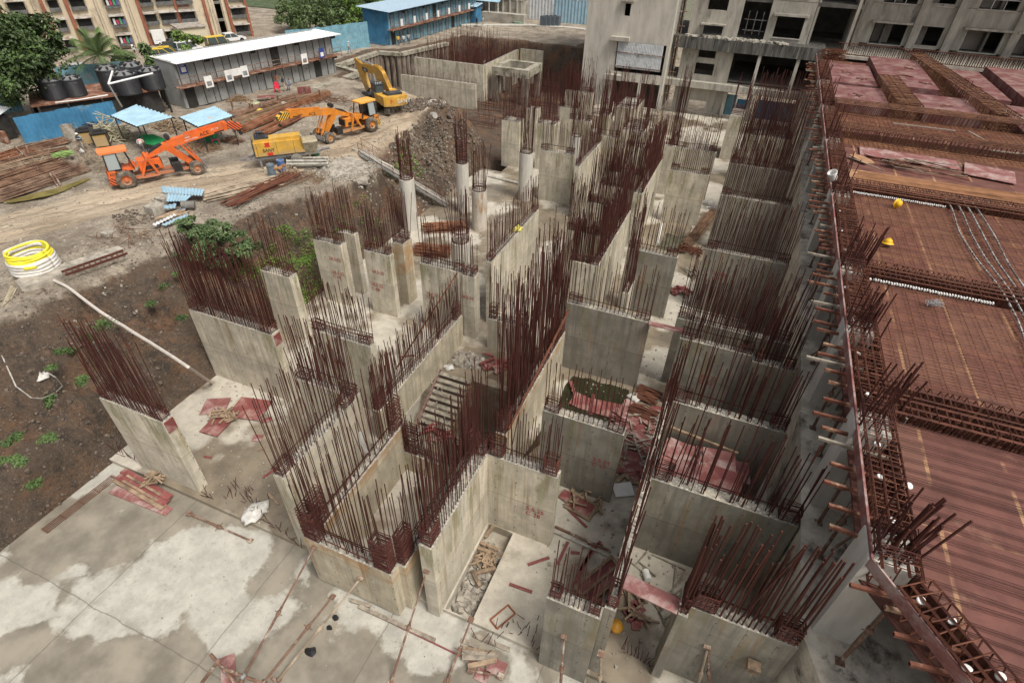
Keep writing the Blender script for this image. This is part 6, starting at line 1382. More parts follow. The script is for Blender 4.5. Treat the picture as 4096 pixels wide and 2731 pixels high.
for i, (x, y) in enumerate(((-75, 108), (-68, 120), (-60, 132), (-88, 118), (-78, 135), (-98, 130), (-50, 150), (-35, 160), (-84, 104), (-92, 108), (-72, 98), (-66, 104), (-60, 112), (-80, 126), (-104, 112), (-70, 142))):
    tree(['far tree beyond the blue cabins, nearest of the back row', 'far tree standing second in the back row beyond the cabins', 'far tree standing third in the back row beyond the cabins', 'far tree at the left of the back row behind the bushes', 'far tree deep in the back row behind the bushes', 'farthest left tree of the back row', 'far tree beyond the walled yard at the top', 'far tree above the zinc sheds at the top edge'][min(i, 7)] if i < 8 else 'leafy tree in the far belt of trees over the rough grass', (x, y, G), [((0,0,4.5), (4,4,2.8)), ((2.5,-1,3.4), (2.6,2.6,1.8))], 1500, .5, LF[(0, 3, 1)[i % 3]], .2, group='trees beyond the site')
tag(MB().slabz([(-100,92),(-62,92),(-54,120),(-54,170),(-110,170)], 0, .05).build('grass', LF[6], None, (0, 0, G+.02)), 'rough bright grass behind the bushes and the blue cabins', 'grass', kind='stuff')
# ================================================================ far excavation: pile wall, foundation walls, frame, bar thickets
MPILE = M('earth stained pile concrete', (.20, .165, .13), .9, .35, 1.2, (.10, .075, .055), (.5, .66), .8, bump=.5, stretch=(1,1,.4))
MCAP = M('mossy cap beam', (.33, .30, .24), .9, .3, 1.5, (.12, .12, .06), (.5, .66), 1.2, bump=.5)
def pile_wall(label, pts, step=.78):
    o = thing('pile_wall', label, 'pile wall', (pts[0][0], pts[0][1], 0)); b = MB(); X, Y = pts[0]; cap = MB()
    for p, q in zip(pts, pts[1:]):
        L = math.hypot(q[0]-p[0], q[1]-p[1]); n = int(L/step)
        for i in range(n): t = (i+.5)/n; b.lathe([(.36, -.1), (.33+ru(0,.05), 2), (.35, 3.95)], 9, (p[0]+(q[0]-p[0])*t-X, p[1]+(q[1]-p[1])*t-Y, 0))
        cap.bar((p[0]-X, p[1]-Y, 4.12), (q[0]-X, q[1]-Y, 4.12), .8, .42)
    b.build('pile', MPILE, o)['kind'] = 'stuff'; cap.build('cap_beam', MCAP, o); return o
pile_wall('row of earth stained piles with a mossy cap beam behind the excavator', [(-43.7, 50.2), (-43.9, 58.3)]); pile_wall('second row of piles under a cap beam, stepping back to the blue cabins', [(-44.3, 58.9), (-48.4, 60.3), (-48.6, 69.8), (-45.4, 70.4), (-43.4, 80)])
far = dict(group='long walls in the far excavation')
std('low long wall across the far pit just behind the excavator', -42.3,-31.7,65.2,65.6,2.9,h=.9,n=44,r=.016,ends=False,ties=0,me=bar_far,**far)
std('higher long wall across the far pit with a bend at its right end', -42.5,-32.4,69.0,69.4,4.28,h=1.3,n=70,r=.016,ends=False,ties=0,me=bar_far,**far)
std('side wall running back from the right end of the higher far wall', -32.6,-32.2,69.4,80.5,4.28,h=1.0,n=60,r=.016,ends=False,ties=0,me=bar_far,**far)
std('short pale wall stub at the far end of the side wall', -32.0,-28.6,80.6,81.0,4.4,h=1.0,n=24,r=.016,ends=False,ties=0,me=bar_far,**far)
fr = thing('concrete_ring', 'open concrete frame box of four stumpy columns in the far pit', 'concrete frame', (-29.0, 72.2, 0)); 
for x in (-2.1, 2.1):
    for y in (-2.2, 2.2): MB().box(x-.4, x+.4, y-.4, y+.4, -.1, 3.2).build('column', MPILE, fr)
b = MB()
for s_ in (-1, 1): b.box(-2.5, 2.5, s_*2.2-.38, s_*2.2+.38, 3.21, 4.15); b.box(s_*2.1-.38, s_*2.1+.38, -1.81, 1.81, 3.21, 4.15)
b.build('ring_beam', MCAP, fr)
def thicket(label, x0, x1, y0, y1, z, h, n, me=None):
    if y0 > 69: h += 1.9 if y0 < 80.5 and x1 < -29 else .4
    n = min(100, int(n*1.45))
    o = thing('bar_thicket', label, 'bar thicket', ((x0+x1)/2, (y0+y1)/2, z), 0, 'thickets of starter bars in the far pit'); 
    for i in range(n): put_bar(o, ru(x0, x1)-(x0+x1)/2, ru(y0, y1)-(y0+y1)/2, 0, h*ru(.6, 1.05), .017, .03, me or bar_far)
    b = MB()
    for k in range(10): y = ru(y0, y1)-(y0+y1)/2; b.tube([((x0-x1)/2, y, ru(.1,.5)), ((x1-x0)/2, y+ru(-.3,.3), ru(.1,.5))], .02, 4)
    b.build('tie_bar', MBAR, o)
for i, (x0, x1, y0, y1, h, n) in enumerate(((-42,-37,70.5,74.5,4.6,70),(-37,-33,70.5,74.5,4.6,70),(-42.5,-37,75,79.5,4.8,70),(-37,-33,75,79.5,4.8,70),(-42,-36,79.7,82.6,4.8,60),(-36,-30,81.3,83,4.8,50),(-42.5,-36,66.3,68.5,2.8,50),(-36,-32.5,66.3,68.5,2.6,40),(-31.8,-27.2,64.5,69,2.2,46),(-31,-25,75.5,80,3.2,60),(-26,-20.5,66,72,3.4,60),(-24,-19,73,79,4.0,60),(-20,-15,68.5,73,3.6,60),(-30.5,-26,58.5,63,1.0,24),(-24,-21,56,60,2.8,40))):
    thicket(['bars standing behind the higher far wall, left part','bars standing behind the higher far wall, right part','bars in the middle of the far pit, left part','bars in the middle of the far pit, right part','bars along the back of the far pit near the blue cabins','bars along the foot of the dug cliff','bars between the two long far walls, left part','bars between the two long far walls, right part','short bars in front of the open concrete frame','bars right behind the open concrete frame','bars right of the open concrete frame','bars at the left foot of the unfinished block','bars before the stair tower of the unfinished block','stubby bars near the end of the low far wall','bars beside the farthest left column block'][i], x0, x1, y0, y1, -.06, h, n)
# things along the back road at the top
def boxthing(name, label, cat, p, d, mat, ang=0, extra=None):
    o = thing(name, label, cat, p, ang); MB().box(-d[0]/2, d[0]/2, -d[1]/2, d[1]/2, 0, d[2]).build('wall', mat, o)
    if extra: extra(o, d)
    return o
def tanklip(o, d): 
    b = MB(); w_ = .25
    for s_ in (-1, 1): b.box(-d[0]/2-.1, d[0]/2+.1, s_*d[1]/2-w_/2, s_*d[1]/2+w_/2, d[2]+.01, d[2]+.25); b.box(s_*d[0]/2-w_/2, s_*d[0]/2+w_/2, -d[1]/2+.13, d[1]/2-.13, d[2]+.01, d[2]+.25)
    for k in range(5): b.box(-d[0]*.4+d[0]*.2*k-.12, -d[0]*.4+d[0]*.2*k+.12, -d[1]/2-.25, -d[1]/2-.01, 0, d[2])
    b.build('coping', MTL, o)
MBB = M('stained block wall', (.36,.33,.28), .85, .2, .8, (.2,.17,.13), (.52,.7), .6)
boxthing('concrete_tank', 'ribbed concrete water tank beside the back road', 'concrete tank', PZ('12', 1770, 110, G), (7, 4, 3.0), MBB, 0, tanklip)
boxthing('concrete_tank', 'long low concrete tank behind the ribbed one', 'concrete tank', PZ('12', 1790, 45, G), (10, 5, 2.6), MBB, 0, tanklip)
boxthing('concrete_tank', 'low open concrete basin at the foot of the ribbed tank', 'concrete tank', PZ('12', 1750, 145, G), (8, 1.6, 1.5), MBB, 0)
def zshed(label, p, L, h, m):
    o = thing('zinc_fence', label, 'sheet fence', p); sheet(o, (0,0), (L,0), 0, h, m, 'sheet_panel', .6, .05, .3); sheet(o, (L*.4,.3), (L,.3), h*.5, h*1.6, MCOR, 'sheet_panel', .7, .05, .25); return o
zshed('patched pale zinc fence along the back road, near the tower', PZ('12', 1900, 120, G), 9, 3.6, MCOR); zshed('patched zinc and blue fence continuing to the tower edge', PZ('12', 2060, 140, G), 9, 3.6, MBSHP); zshed('high pale zinc screen at the very top', PZ('12', 1950, 40, G), 12, 4.2, MCOR); zshed('faded blue zinc screen above the black drum tank', PZ('12', 1560, 30, G), 7, 2.6, MBSHP)
p = PZ('12', 1600, 85, G); tank('upright black tank beside the small blue hut by the back road', (p.x, p.y, G), 1.2, 3.2); p = PZ('12', 1510, 45, G); tank('upright black tank behind the end of the blue cabins', (p.x, p.y, G), 1.2, 3.0)
hb = thing('blue_hut', 'small blue corrugated hut at the far end of the blue cabins', 'hut', PZ('12', 1490, 140, G)); sheet(hb, (0,0), (2.6,0), 0, 2.5, MBSH); sheet(hb, (2.6,0), (2.6,2), 0, 2.5, MBSH); roof_sheet(hb, [(-.3,-.4,2.5),(2.9,-.4,2.5),(2.9,2.2,2.8),(-.3,2.2,2.8)], MBSHP)
lt = thing('lean_to', 'open lean-to with a pale blue roof on a white post by the back road', 'shed', PZ('12', 1660, 130, G)); roof_sheet(lt, [(-2.5,-1,3.0),(2.2,-1,3.0),(2.2,2.5,4.2),(-2.5,2.5,4.2)], MBSHP); b = MB(); [b.tube([(x,-.9,0),(x,-.9,3.0)], .07, 6) for x in (-2.3,.3,2.0)]; b.build('post', MWHITE, lt)
b = MB(); b.lathe([(0,0),(1.0,0),(1.1,.2),(1.1,.5),(.9,.55),(0,.5)], 20); tag(b.build('tub', M('sage green tub', (.20,.27,.2), .6, .15), None, PZ('12', 1843, 155, G)), 'round sage green tub on the back road', 'tub')
for i in range(4):
    o = boxthing('dark_crate', 'dark blue grey crate stacked by the zinc fence, one of a row of four', 'crate', PZ('12', 2000+26*i, 168, G), (1.1,1.2,1.6), M('slate crate %d' % i, (.10,.12,.14), .7, .1)); o['group'] = 'dark crates by the zinc fence'
for i, (x, y, c) in enumerate(((1080, 62, None), (1280, 60, None))): pass
b = MB(); pt = [PZ('12', x, y, G+.1) for x, y in ((1480, 160), (1900, 158), (2120, 172), (2260, 186))]
for p, q in zip(pt, pt[1:]): b.bar(p-pt[0], q-pt[0], 1.2, .2)
tag(b.build('kerb', M('pale kerb concrete', (.48,.45,.39), .85, .15), None, pt[0]), 'pale concrete kerb along the back road on the crest of the far pit', 'kerb')
# ================================================================ walkway down to the slab
wa = PZ('12', 850, 950, 4.35); wb = Vector((-21.5, 38.6, .12)); dv = wb-wa; fl = math.atan2(dv.y, dv.x); SL = dv.length
wk = thing('walkway', 'long slatted steel walkway with thin handrails sloping down into the pit', 'walkway', wa, fl); sl = math.atan2(dv.z, math.hypot(dv.x, dv.y)); LH = math.hypot(dv.x, dv.y)
zf = lambda s_: dv.z*s_/LH
b = MB(); n = 70
for i in range(n): t = LH*(i+.5)/n; b.bar((t,-.5,zf(t)), (t,.5,zf(t)), .06, .03)
sl_ = b.build('slat', M('pale walkway slats', (.50,.46,.40), .8, .2, 3), wk)
b = MB(); [b.bar((0,s_*.52,zf(0)-.05), (LH,s_*.52,zf(LH)-.05), .07, .14) for s_ in (-1, 1)]; b.build('side_beam', MSTEEL, wk)
for s_ in (-1, 1):
    b = MB()
    for zz in (.45, .88): b.tube([(0,s_*.53,zf(0)+zz), (LH,s_*.53,zf(LH)+zz)], .022, 5)
    for i in range(9): t = LH*i/8; b.tube([(t,s_*.53,zf(t)-.1), (t,s_*.53,zf(t)+.9)], .024, 5)
    b.build('handrail', MPROP, wk)
ha = Vector((-math.sin(fl), math.cos(fl), 0))
pipe('pale pipe running down along the walkway deck', wa-ha*.35+Vector((0,0,.15)), wb-ha*.35+Vector((0,0,.15)), .085); pipe('second pale pipe bending off at the head of the walkway', wa+ha*.3+Vector((-.6,-.3,.12)), wa+dv*.35+ha*.3+Vector((0,0,.15)), .1)
# broken old slab edge overhanging the bank
MOLD = M('broken old slab concrete', (.33,.295,.245), .9, .35, 2.5, (.14,.12,.1), (.5,.66), 1.0, bump=.6)
c0 = PZ('42', 1150, 960, 4.4); ob = MB(); pts = [PZ('42', *q, 4.45) for q in ((930,1010),(1010,900),(1180,850),(1330,880),(1440,960),(1500,1010),(1430,1120),(1300,1130),(1150,1120),(1010,1080))]
P_ = [Vector((p.x-c0.x, p.y-c0.y, 0)) for p in pts]; V_ = []
for i in range(len(P_)):
    for t in range(5): v = P_[i].lerp(P_[(i+1) % len(P_)], t/5); V_.append(v*(1+.16*mn.noise(v*1.7+Vector((3,1,2)))))
nv_ = len(V_); ob.v = [(0,0,.12)]+[(v.x*k, v.y*k, z+.12*mn.noise(v*2.1*k+Vector((0,0,z)))) for k, z in ((.35,.1),(.7,.06),(1,-.02),(1.02,-.3),(.9,-.75),(.75,-1.2)) for v in V_]
for i in range(nv_): ob.f.append((0, 1+i, 1+(i+1) % nv_)); ob.m.append(0)
for q in range(5):
    for i in range(nv_): ob.f.append((1+q*nv_+i, 1+(q+1)*nv_+i, 1+(q+1)*nv_+(i+1) % nv_, 1+q*nv_+(i+1) % nv_)); ob.m.append(0)
tag(ob.build('broken_slab', MOLD, None, (c0.x, c0.y, 4.36)), 'thick broken slab jutting over the bank beside the walkway head', 'broken slab')
def rocks(label, c, R, n, s0, s1, mat, name='rubble', zf=None):
    b = MB(); c = Vector(c)
    for i in range(n):
        a = ru(0, 2*PI); q = math.sqrt(rnd()); x, y = c.x+R[0]*q*math.cos(a), c.y+R[1]*q*math.sin(a); z = (zf(x, y) if zf else c.z); s = ru(s0, s1)*ru(.5, 1)
        vs = [Vector((ru(.6,1)*sx, ru(.6,1)*sy, ru(.5,.9)*sz))*s for sz in (-1,1) for sx, sy in ((-1,-1),(1,-1),(1,1),(-1,1))]; R_ = Euler((ru(0,3), ru(0,3), ru(0,3))).to_matrix()
        b.add([R_@v+Vector((x-c.x, y-c.y, z-c.z+s*.3)) for v in vs], [(0,3,2,1),(4,5,6,7),(0,1,5,4),(1,2,6,5),(2,3,7,6),(3,0,4,7)])
    return tag(b.build(name, mat, None, c), label, 'rubble', kind='stuff')
MROCKM = M('brown grey stones', (.20,.165,.125), .9, .45, 3)
MROCK = M('grey rubble', (.30,.27,.225), .9, .4, 3); MROCKD = M('dark clods', (.14,.11,.085), .95, .4, 3)
gz_ = lambda x, y: ground(x, y)
p = PG('42', 2120, 520); rocks('grey broken concrete rubble on the crest between the walkway and the excavator', p, (1.9, 2.0), 800, .03, .12, MROCKM, zf=gz_)
rocks('tumbled stones covering the bank between the walkway and the far columns', (-24.4, 44, 0), (3.2, 5.5), 1300, .02, .09, MROCKM, zf=gz_); rocks('brown clods on the bank between the walkway and the far columns', (-24.6, 43, 0), (3.4, 7), 1100, .04, .2, MROCKD, zf=gz_); rocks('rubble on the lip of the bank beside the barrels', (-27.0, 32.5, 4), (3, 2.6), 700, .02, .12, MROCK, zf=gz_)
p = PG('42', 2150, 260); rocks('dark clods heaped beside the excavator track', p, (2.8, 2.4), 1300, .05, .2, MROCKD, zf=gz_); p = PG('14', 1050, 340); rocks('dark mud clods by the zinc sheet pile', p, (1.4, .9), 130, .03, .12, MROCKD, zf=gz_)
rocks('loose stones scattered over the earth bank', (-27, 14, 2), (5, 12), 900, .02, .08, MROCKD, zf=gz_); rocks('loose stones scattered over the bank below the walkway', (-25.5, 40, 2), (3.5, 6), 700, .02, .1, MROCK, zf=gz_); rocks('stones and clods scattered over the yard ground', (-33, 27, 4), (9, 18), 1300, .015, .08, MROCK, zf=gz_); rocks('dark clods and stones on the lower bank', (-27, 6, 2), (5, 9), 900, .02, .1, MROCKD, zf=gz_)
for i, (x, y) in enumerate(((2070, 395), (2205, 425))): barrel(['old pale drum lying on the rubble crest', 'old grey drum with a domed end on the rubble crest'][i], PG('42', x, y)+Vector((0,0,.3)), (.38,.36,.32), (1.35, .3, .8))
b = MB(); rp = PG('42', 2230, 330)
for k in range(9): 
    R_ = ru(.5, 1.1); cx, cy = ru(-.8,.8), ru(-.6,.6); b.tube([(cx+R_*math.cos(a), cy+R_*.9*math.sin(a), .1+.06*k+.05*math.sin(a*3)) for a in [2*PI*i/18 for i in range(17)]], .05, 5)
tag(b.build('hose_tangle', MPIPE, None, rp+Vector((0,0,.2))), 'tangle of grey hoses on the heap right of the excavator', 'hose')
# ================================================================ stock of bars, timber and scrap in the yard
MROD = [make_rebar('weathered stock bars', (.10,.05,.03), (.23,.135,.085)), make_rebar('dull brown stock bars', (.13,.075,.05), (.27,.18,.125)), make_rebar('orange stock bars', (.17,.065,.03), (.30,.14,.08))]
MSTICK = make_rebar('bleached poles', (.22,.17,.12), (.38,.31,.23))
def rods(label, a, c, n, w_, h, r, mat, sag=.15, splay=.3, name='rebar_stack', cat='rebar stack', group=None):
    a = Vector(a); c = Vector(c); d = (c-a).normalized(); sd = Vector((-d.y, d.x, 0)).normalized(); b = MB(); L = (c-a).length
    for i in range(n):
        u = ru(-1, 1); k = ru(0, 1)*(1-.6*u*u); s0 = sd*(u*w_/2); e = ru(-.06, .06)*L
        p0 = s0+d*e+Vector((0,0,k*h+.02)); p1 = c-a+s0*ru(1-splay, 1+splay)+sd*ru(-splay, splay)*w_*.3+d*ru(-.08, .05)*L+Vector((0,0,k*h*ru(.6,1.1)+.02)); m = (p0+p1)/2+sd*ru(-.1,.1)+Vector((0,0,ru(-.05,.1)))
        b.tube([p0, m, p1], r, 4, caps=False)
    return tag(b.build(name, mat, None, a), label, cat, group)
GS = 'stacks of reinforcing bars stored in the yard'
LB = [('long pale bundle of bars lying beside the green puddle', (-20,850),(880,540),170,.9,.6,1),('tangled brown bars right behind the pale bundle',(-30,760),(720,500),150,1.5,.5,0),('bars heaped behind the tangled brown ones',(-40,680),(640,460),150,1.4,.5,0),('dull bundle in the middle of the left stock',(-40,560),(560,400),120,1.0,.4,1),('thin bars spread under the cut green bamboo',(-40,500),(700,330),120,1.0,.35,0),('bars lying nearest to the deep blue fence',(-40,420),(700,230),120,1.2,.35,0),('short bars across the left edge of the stock',(-60,440),(330,330),90,1.2,.4,2)]
for lb, q0, q1, n, w_, h, m in LB: rods(lb, PZ('52', *q0, G+.05), PZ('52', *q1, G+.05), n, w_, h, .022, MROD[m], group=GS)
RB_ = [('big brown stack of bars nearest to the boom head of the second crane',(160,500),(900,175),170,1.1,.45,2),('orange fan of bars sweeping under the boom of the second crane',(330,530),(760,330),150,1.3,.4,2),('long bundle between the upright posts in the right stock',(100,440),(880,185),150,.9,.4,0),('long bundle behind the upright posts in the right stock',(20,420),(700,200),150,.9,.4,0),('far thin bundle of bars near the grey cabins',(-40,400),(640,190),110,.9,.3,1),('pale straight bundle running to the dug edge',(60,350),(860,175),90,.6,.3,1),('low dark bundle beside the canopy posts',(-200,460),(160,330),110,1.0,.3,0)]
for lb, q0, q1, n, w_, h, m in RB_: rods(lb, PZ('55', *q0, G+.05), PZ('55', *q1, G+.05), n, w_, h, .022, MROD[m], group=GS)
for i, (x, y, hh) in enumerate(((487,270,.9),(240,345,.9),(262,340,.8),(340,330,.7),(432,330,.7),(655,290,1.0),(858,220,.9),(705,190,.8),(728,190,.8),(75,315,.8))):
    p = PZ('55', x, y, G); tag(MB().box(-.06,.06,-.06,.06,-.1,hh).build('stock_post', MPROP, None, p), 'short rusty upright post holding back the bars of the right stock', 'post', 'rusty stock posts')
for i, (x, y) in enumerate(((270,390),(320,455),(315,385),(440,620),(600,690),(640,690))):
    p = PZ('52', x, y, G); o = tag(MB().box(-.05,.05,-.05,.05,-.1,.9).build('stock_post', MPROP, None, p), 'short rusty upright post leaning in the left stock', 'post', 'rusty stock posts'); o.rotation_euler = (ru(-.3,.3), -.4, 0)
def heap(label, p, n, R, h, L, r, mat, name='pole_heap', cat='pole heap'):
    b = MB()
    for i in range(n):
        a = ru(0, PI); q = Vector((ru(-R,R), ru(-R,R)*.6, 0)); q.z = h*max(0, 1-q.length/R)*rnd()+.05; d = Vector((math.cos(a), math.sin(a)*.5, ru(-.35,.35))).normalized()*L*ru(.5,1)/2; b.tube([q-d, q+d], r, 5)
        
    return tag(b.build(name, mat, None, p), label, cat)
heap('tall heap of bleached wooden poles beside the left canopy', PZ('52', 1190, 190, G), 170, 1.6, 2.0, 2.0, .04, MSTICK); heap('dark heap of thin rods leaning on the deep blue fence', PZ('52', 960, 120, G), 140, 1.2, 1.1, 2.2, .022, MBAR, 'rod_heap', 'rod heap')
rods('fan of bleached sticks spread in front of the yellow cabinets', PZ('52', 880, 290, G), PZ('52', 1010, 440, G), 70, 1.3, .3, .03, MSTICK, splay=.9, name='stick_bundle', cat='stick bundle'); rods('cut green bamboo lying on the bars', PZ('52', 560, 390, G+.5), PZ('52', 770, 350, G+.5), 40, .8, .2, .025, M('green bamboo', (.17,.26,.07), .6, .3), name='bamboo_bundle', cat='bamboo')
heap('rusty heap of cut stirrups under the right canopy', PZ('41', 1950, 290, G), 120, .8, .6, .7, .02, MROD[0], 'stirrup_heap', 'stirrup heap'); heap('brown heap of bent bars along the cabins', PZ('55', 130, 240, G), 130, 1.0, .8, 1.0, .025, MROD[0], 'stirrup_heap', 'stirrup heap'); heap('litter of twisted bars behind the second crane', PZ('55', 1000, 260, G), 200, 2.6, .5, 1.4, .02, MROD[0], 'bar_heap', 'bar heap'); heap('brown wire and bars littered behind the first crane boom', PZ('41', 1500, 380, G), 120, 1.6, .3, 1.2, .02, MROD[0], 'bar_heap', 'bar heap'); heap('dark steel clutter behind the left canopy posts', PZ('41', 1100, 110, G), 130, 1.6, .7, 1.4, .03, MROD[1], 'bar_heap', 'bar heap')
for lb, q, n, R_ in (('litter of bars and sticks between the canopies and the cabins', ('55', 60, 400), 110, 2.2), ('litter of bars strewn over the right stock', ('55', 560, 260), 120, 3.0), ('litter of sticks strewn over the left stock', ('52', 420, 470), 130, 3.0), ('litter of sticks around the yellow cabinets', ('52', 960, 480), 90, 1.8), ('scrap rods strewn on the mud beside the pump', ('42', 620, 1130), 80, 1.8), ('scrap rods strewn on the mud left of the boulders', ('14', 1000, 480), 40, 1.6)): heap(lb, PZ(*q, G+.15), n, R_, .3, 1.3, .018, [MROD[0], MSTICK][n % 4 == 2], 'bar_litter', 'bar litter')
for i, (x, y) in enumerate(((950, 250), (1095, 275))):
    o = thing('control_cabinet', ['yellow framed machine cabinet farther from the crane roof', 'yellow framed machine cabinet nearest to the crane roof'][i], 'machine cabinet', PZ('52', x, y, G), .9); MB().box(-.5,.5,-.42,.42,.1,.95).build('panel', MPY, o)
    b = MB(); [b.box(sx*.5-.05, sx*.5+.05, sy*.42-.05, sy*.42+.05, 0, 1.05) for sx in (-1,1) for sy in (-1,1)]; b.box(-.58,.58,-.5,.5,1.05,1.13); b.box(-.3,.3,-.2,.2,1.14,1.3); b.build('frame', MDARK, o)
b = MB(); b.lathe([(.5,0),(.42,1.2),(.38,1.2),(.4,.9),(0,.9)], 18); tag(b.build('drum', MOLD, None, PZ('52', 765, 215, G)), 'stained concrete drum standing before the deep blue fence', 'drum')
b = MB(); b.slabz([(-.8,-.5),(.8,-.5),(.9,.4),(0,.7),(-.9,.4)], 0, .06); o = tag(b.build('green_sheet', M('green sheet', (.02,.22,.07), .5, .1), None, PZ('41', 850, 280, G+.6)), 'round cornered green sheet lying behind the first crane', 'sheet'); o.rotation_euler = (.35, .2, .5)
MB().box(0,0.01,0,.01,0,.01)
o = tag(MB().box(-.6,.6,-.25,.25,0,.9).build('green_box', M('green machine', (.02,.20,.09), .5, .2), None, PZ('41', 1680, 310, G)), 'green bending machine standing behind the first crane boom', 'machine'); MB().box(-.3,.5,-.3,.3,.9,1.1).build('motor', MED, o)
def chair(label, p, rz, c):
    o = thing('plastic_chair', label, 'chair', p, rz, 'plastic chairs in the yard'); m = M('red chair plastic '+label[-6:], c, .45, .05)
    MB().box(-.22,.22,-.22,.22,.4,.44).build('seat', m, o); b = MB(); b.add([(-.22,-.22,.44),(-.22,.22,.44),(-.32,.2,.85),(-.32,.1,.95),(-.32,-.1,.95),(-.32,-.2,.85),(-.25,-.22,.44),(-.25,.22,.44),(-.35,.2,.85),(-.35,.1,.95),(-.35,-.1,.95),(-.35,-.2,.85)], [(0,5,4,3,2,1),(6,7,8,9,10,11),(0,1,7,6),(1,2,8,7),(2,3,9,8),(3,4,10,9),(4,5,11,10),(5,0,6,11)]); b.build('backrest', m, o)
    for sx in (-1,1):
        for sy in (-1,1): MB().tube([(sx*.24,sy*.24,0),(sx*.19,sy*.2,.4)], .03, 6).build('leg', m, o)
    for sy in (-1,1): MB().tube([(-.28,sy*.24,.62),(.15,sy*.25,.62),(.2,sy*.24,.4)], .025, 5).build('armrest', m, o)
    return o
chair('dark pink plastic chair behind the first crane boom', PZ('41', 1730, 330, G), -.6, (.45,.03,.09)); chair('red plastic chair beside the cabin doorway', PZ('55', 470, 155, G), -1.0, (.65,.03,.06))
cp = cab.location
# people
MW2 = (.6,.6,.57)
person('worker in a white helmet and dark vest holding a white bag among the stored bars', PZ('52', 895, 335, G), -1.2, (.30,.32,.26), (.33,.29,.24), 'stand', MW2, (.05,.06,.08))
o = person('worker in an orange safety vest bending behind the first crane', PZ('41', 770, 470, G), 2.4, (.5,.5,.47), (.12,.1,.1), 'bend', None, (.75,.10,.03))
person('bare chested man leaning in the dark cabin doorway', PZ('55', 482, 118, G), -.6, (.26,.13,.08), (.2,.18,.16)); person('man in a dark shirt and pale trousers standing before the cabins', PZ('55', 535, 145, G), .2, (.03,.04,.04), (.45,.42,.36)); person('man in grey sitting by the cabin wall', PZ('55', 588, 130, G), -1.3, (.26,.29,.31), (.10,.13,.19), 'sit')
person('worker in pale clothes and cap walking by the tall faded blue fence', PZ('12', 782, 338, G), .3, (.42,.44,.42), (.22,.27,.30), 'walk', MW2)
person('man in a yellow shirt standing before the blue cabins', PZ('12', 1090, 292, G), 2, (.62,.40,.06), (.08,.08,.1)); person('man in a white shirt standing before the blue cabins', PZ('12', 1124, 288, G), 2.5, (.5,.5,.48), (.12,.12,.14)); person('man half hidden at the foot of the blue cabins', PZ('12', 1155, 280, G), 2.5, (.35,.34,.33), (.1,.1,.12))
person('man in black on the back road', PZ('12', 1580, 170, G), 1, (.03,.03,.035), (.04,.04,.05)); person('man in white on the back road', PZ('12', 1617, 165, G), 1, (.55,.55,.53), (.3,.3,.3), 'walk')
person('bar fixer with a white helmet among the bars of the far pit', (-36.8, 78.2, 1.6), 1, (.5,.5,.48), (.3,.28,.25), 'bend', MW2); 
# bag in the worker's hand
MSACKW = M('dirty white sacking', (.55,.53,.49), .8, .2, 4)
def bag(label, p, s, mat=None, sq=.7):
    mat = mat or MSACKW
    b = MB(); b.sm = True; n = 18; sd_ = ru(0, 50); prof = [(0,0),(.7,.0),(1,.12),(1.02,.3),(.9,.5),(.6,.68),(.35,.8),(.22,.95),(.25,1.02),(0,.9)]; b.lathe([(r*s, h*s*sq) for r, h in prof], n)
    b.v = [(x*(1+.55*mn.fractal(Vector((x*2.2/s+sd_, y*2.2/s, z*2.2/s)), 1, 2, 3)), y*(.75+.5*mn.fractal(Vector((y*2.4/s, x*2.4/s+sd_, z*2.4/s)), 1, 2, 3)), max(0, z*(1+.5*mn.fractal(Vector((x*3/s, y*3/s+sd_, 1)), 1, 2, 3)))) for x, y, z in b.v]
    o = b.build('sack', mat, None, p); o.rotation_euler = (0, 0, ru(0, 3)); return tag(o, label, 'sack')
q = PZ('52', 870, 345, G+.35); bag('white bag hanging from the hand of the worker among the bars', q, .17, sq=1.8)
MYB = M('yellow sack', (.62,.45,.08), .6, .15); bag('yellow sack lying on the right bar stock', PZ('55', 318, 325, G+.3), .35, MYB); bag('white torn sack on the right bar stock', PZ('55', 525, 265, G+.3), .35); bag('pale yellow green sack on the stock near the cabins', PZ('55', 285, 270, G+.2), .5, M('olive sack', (.4,.4,.25), .7, .2)); bag('white plastic sack lying by the left bar stock', PZ('52', 930, 640, G), .35, sq=.35)
bag('yellow plastic bag on top of the long mossy wall', (-11.35, 29.0, 4.28), .38, M('pale yellow bag', (.62,.55,.14), .5, .15)); bag('white sack lying on the slab among short starter bars', PZ('24', 2010, 1280, 0), .55); bag('white crumpled plastic caught on the bank plants', PG('24', 335, 215), .32); bag('white sack in the corner by the green puddle', PZ('32', 860, 570, 0), .4)
q = tag(MB().obox((0,0,0), (1.7,.8,.06)).build('sheet_board', MPLYS, None, PZ('55', 370, 195, G+.4)), 'pale red sheet resting on the bars near the cabins', 'board'); q.rotation_euler = (0,.05,.75)
q = tag(MB().obox((0,0,.45), (1.3,.05,.9)).build('sheet_board', MPLYS, None, PZ('55', 720, 190, G)), 'upright dark red board leaning at the dug edge', 'board'); q.rotation_euler = (0,0,.8)
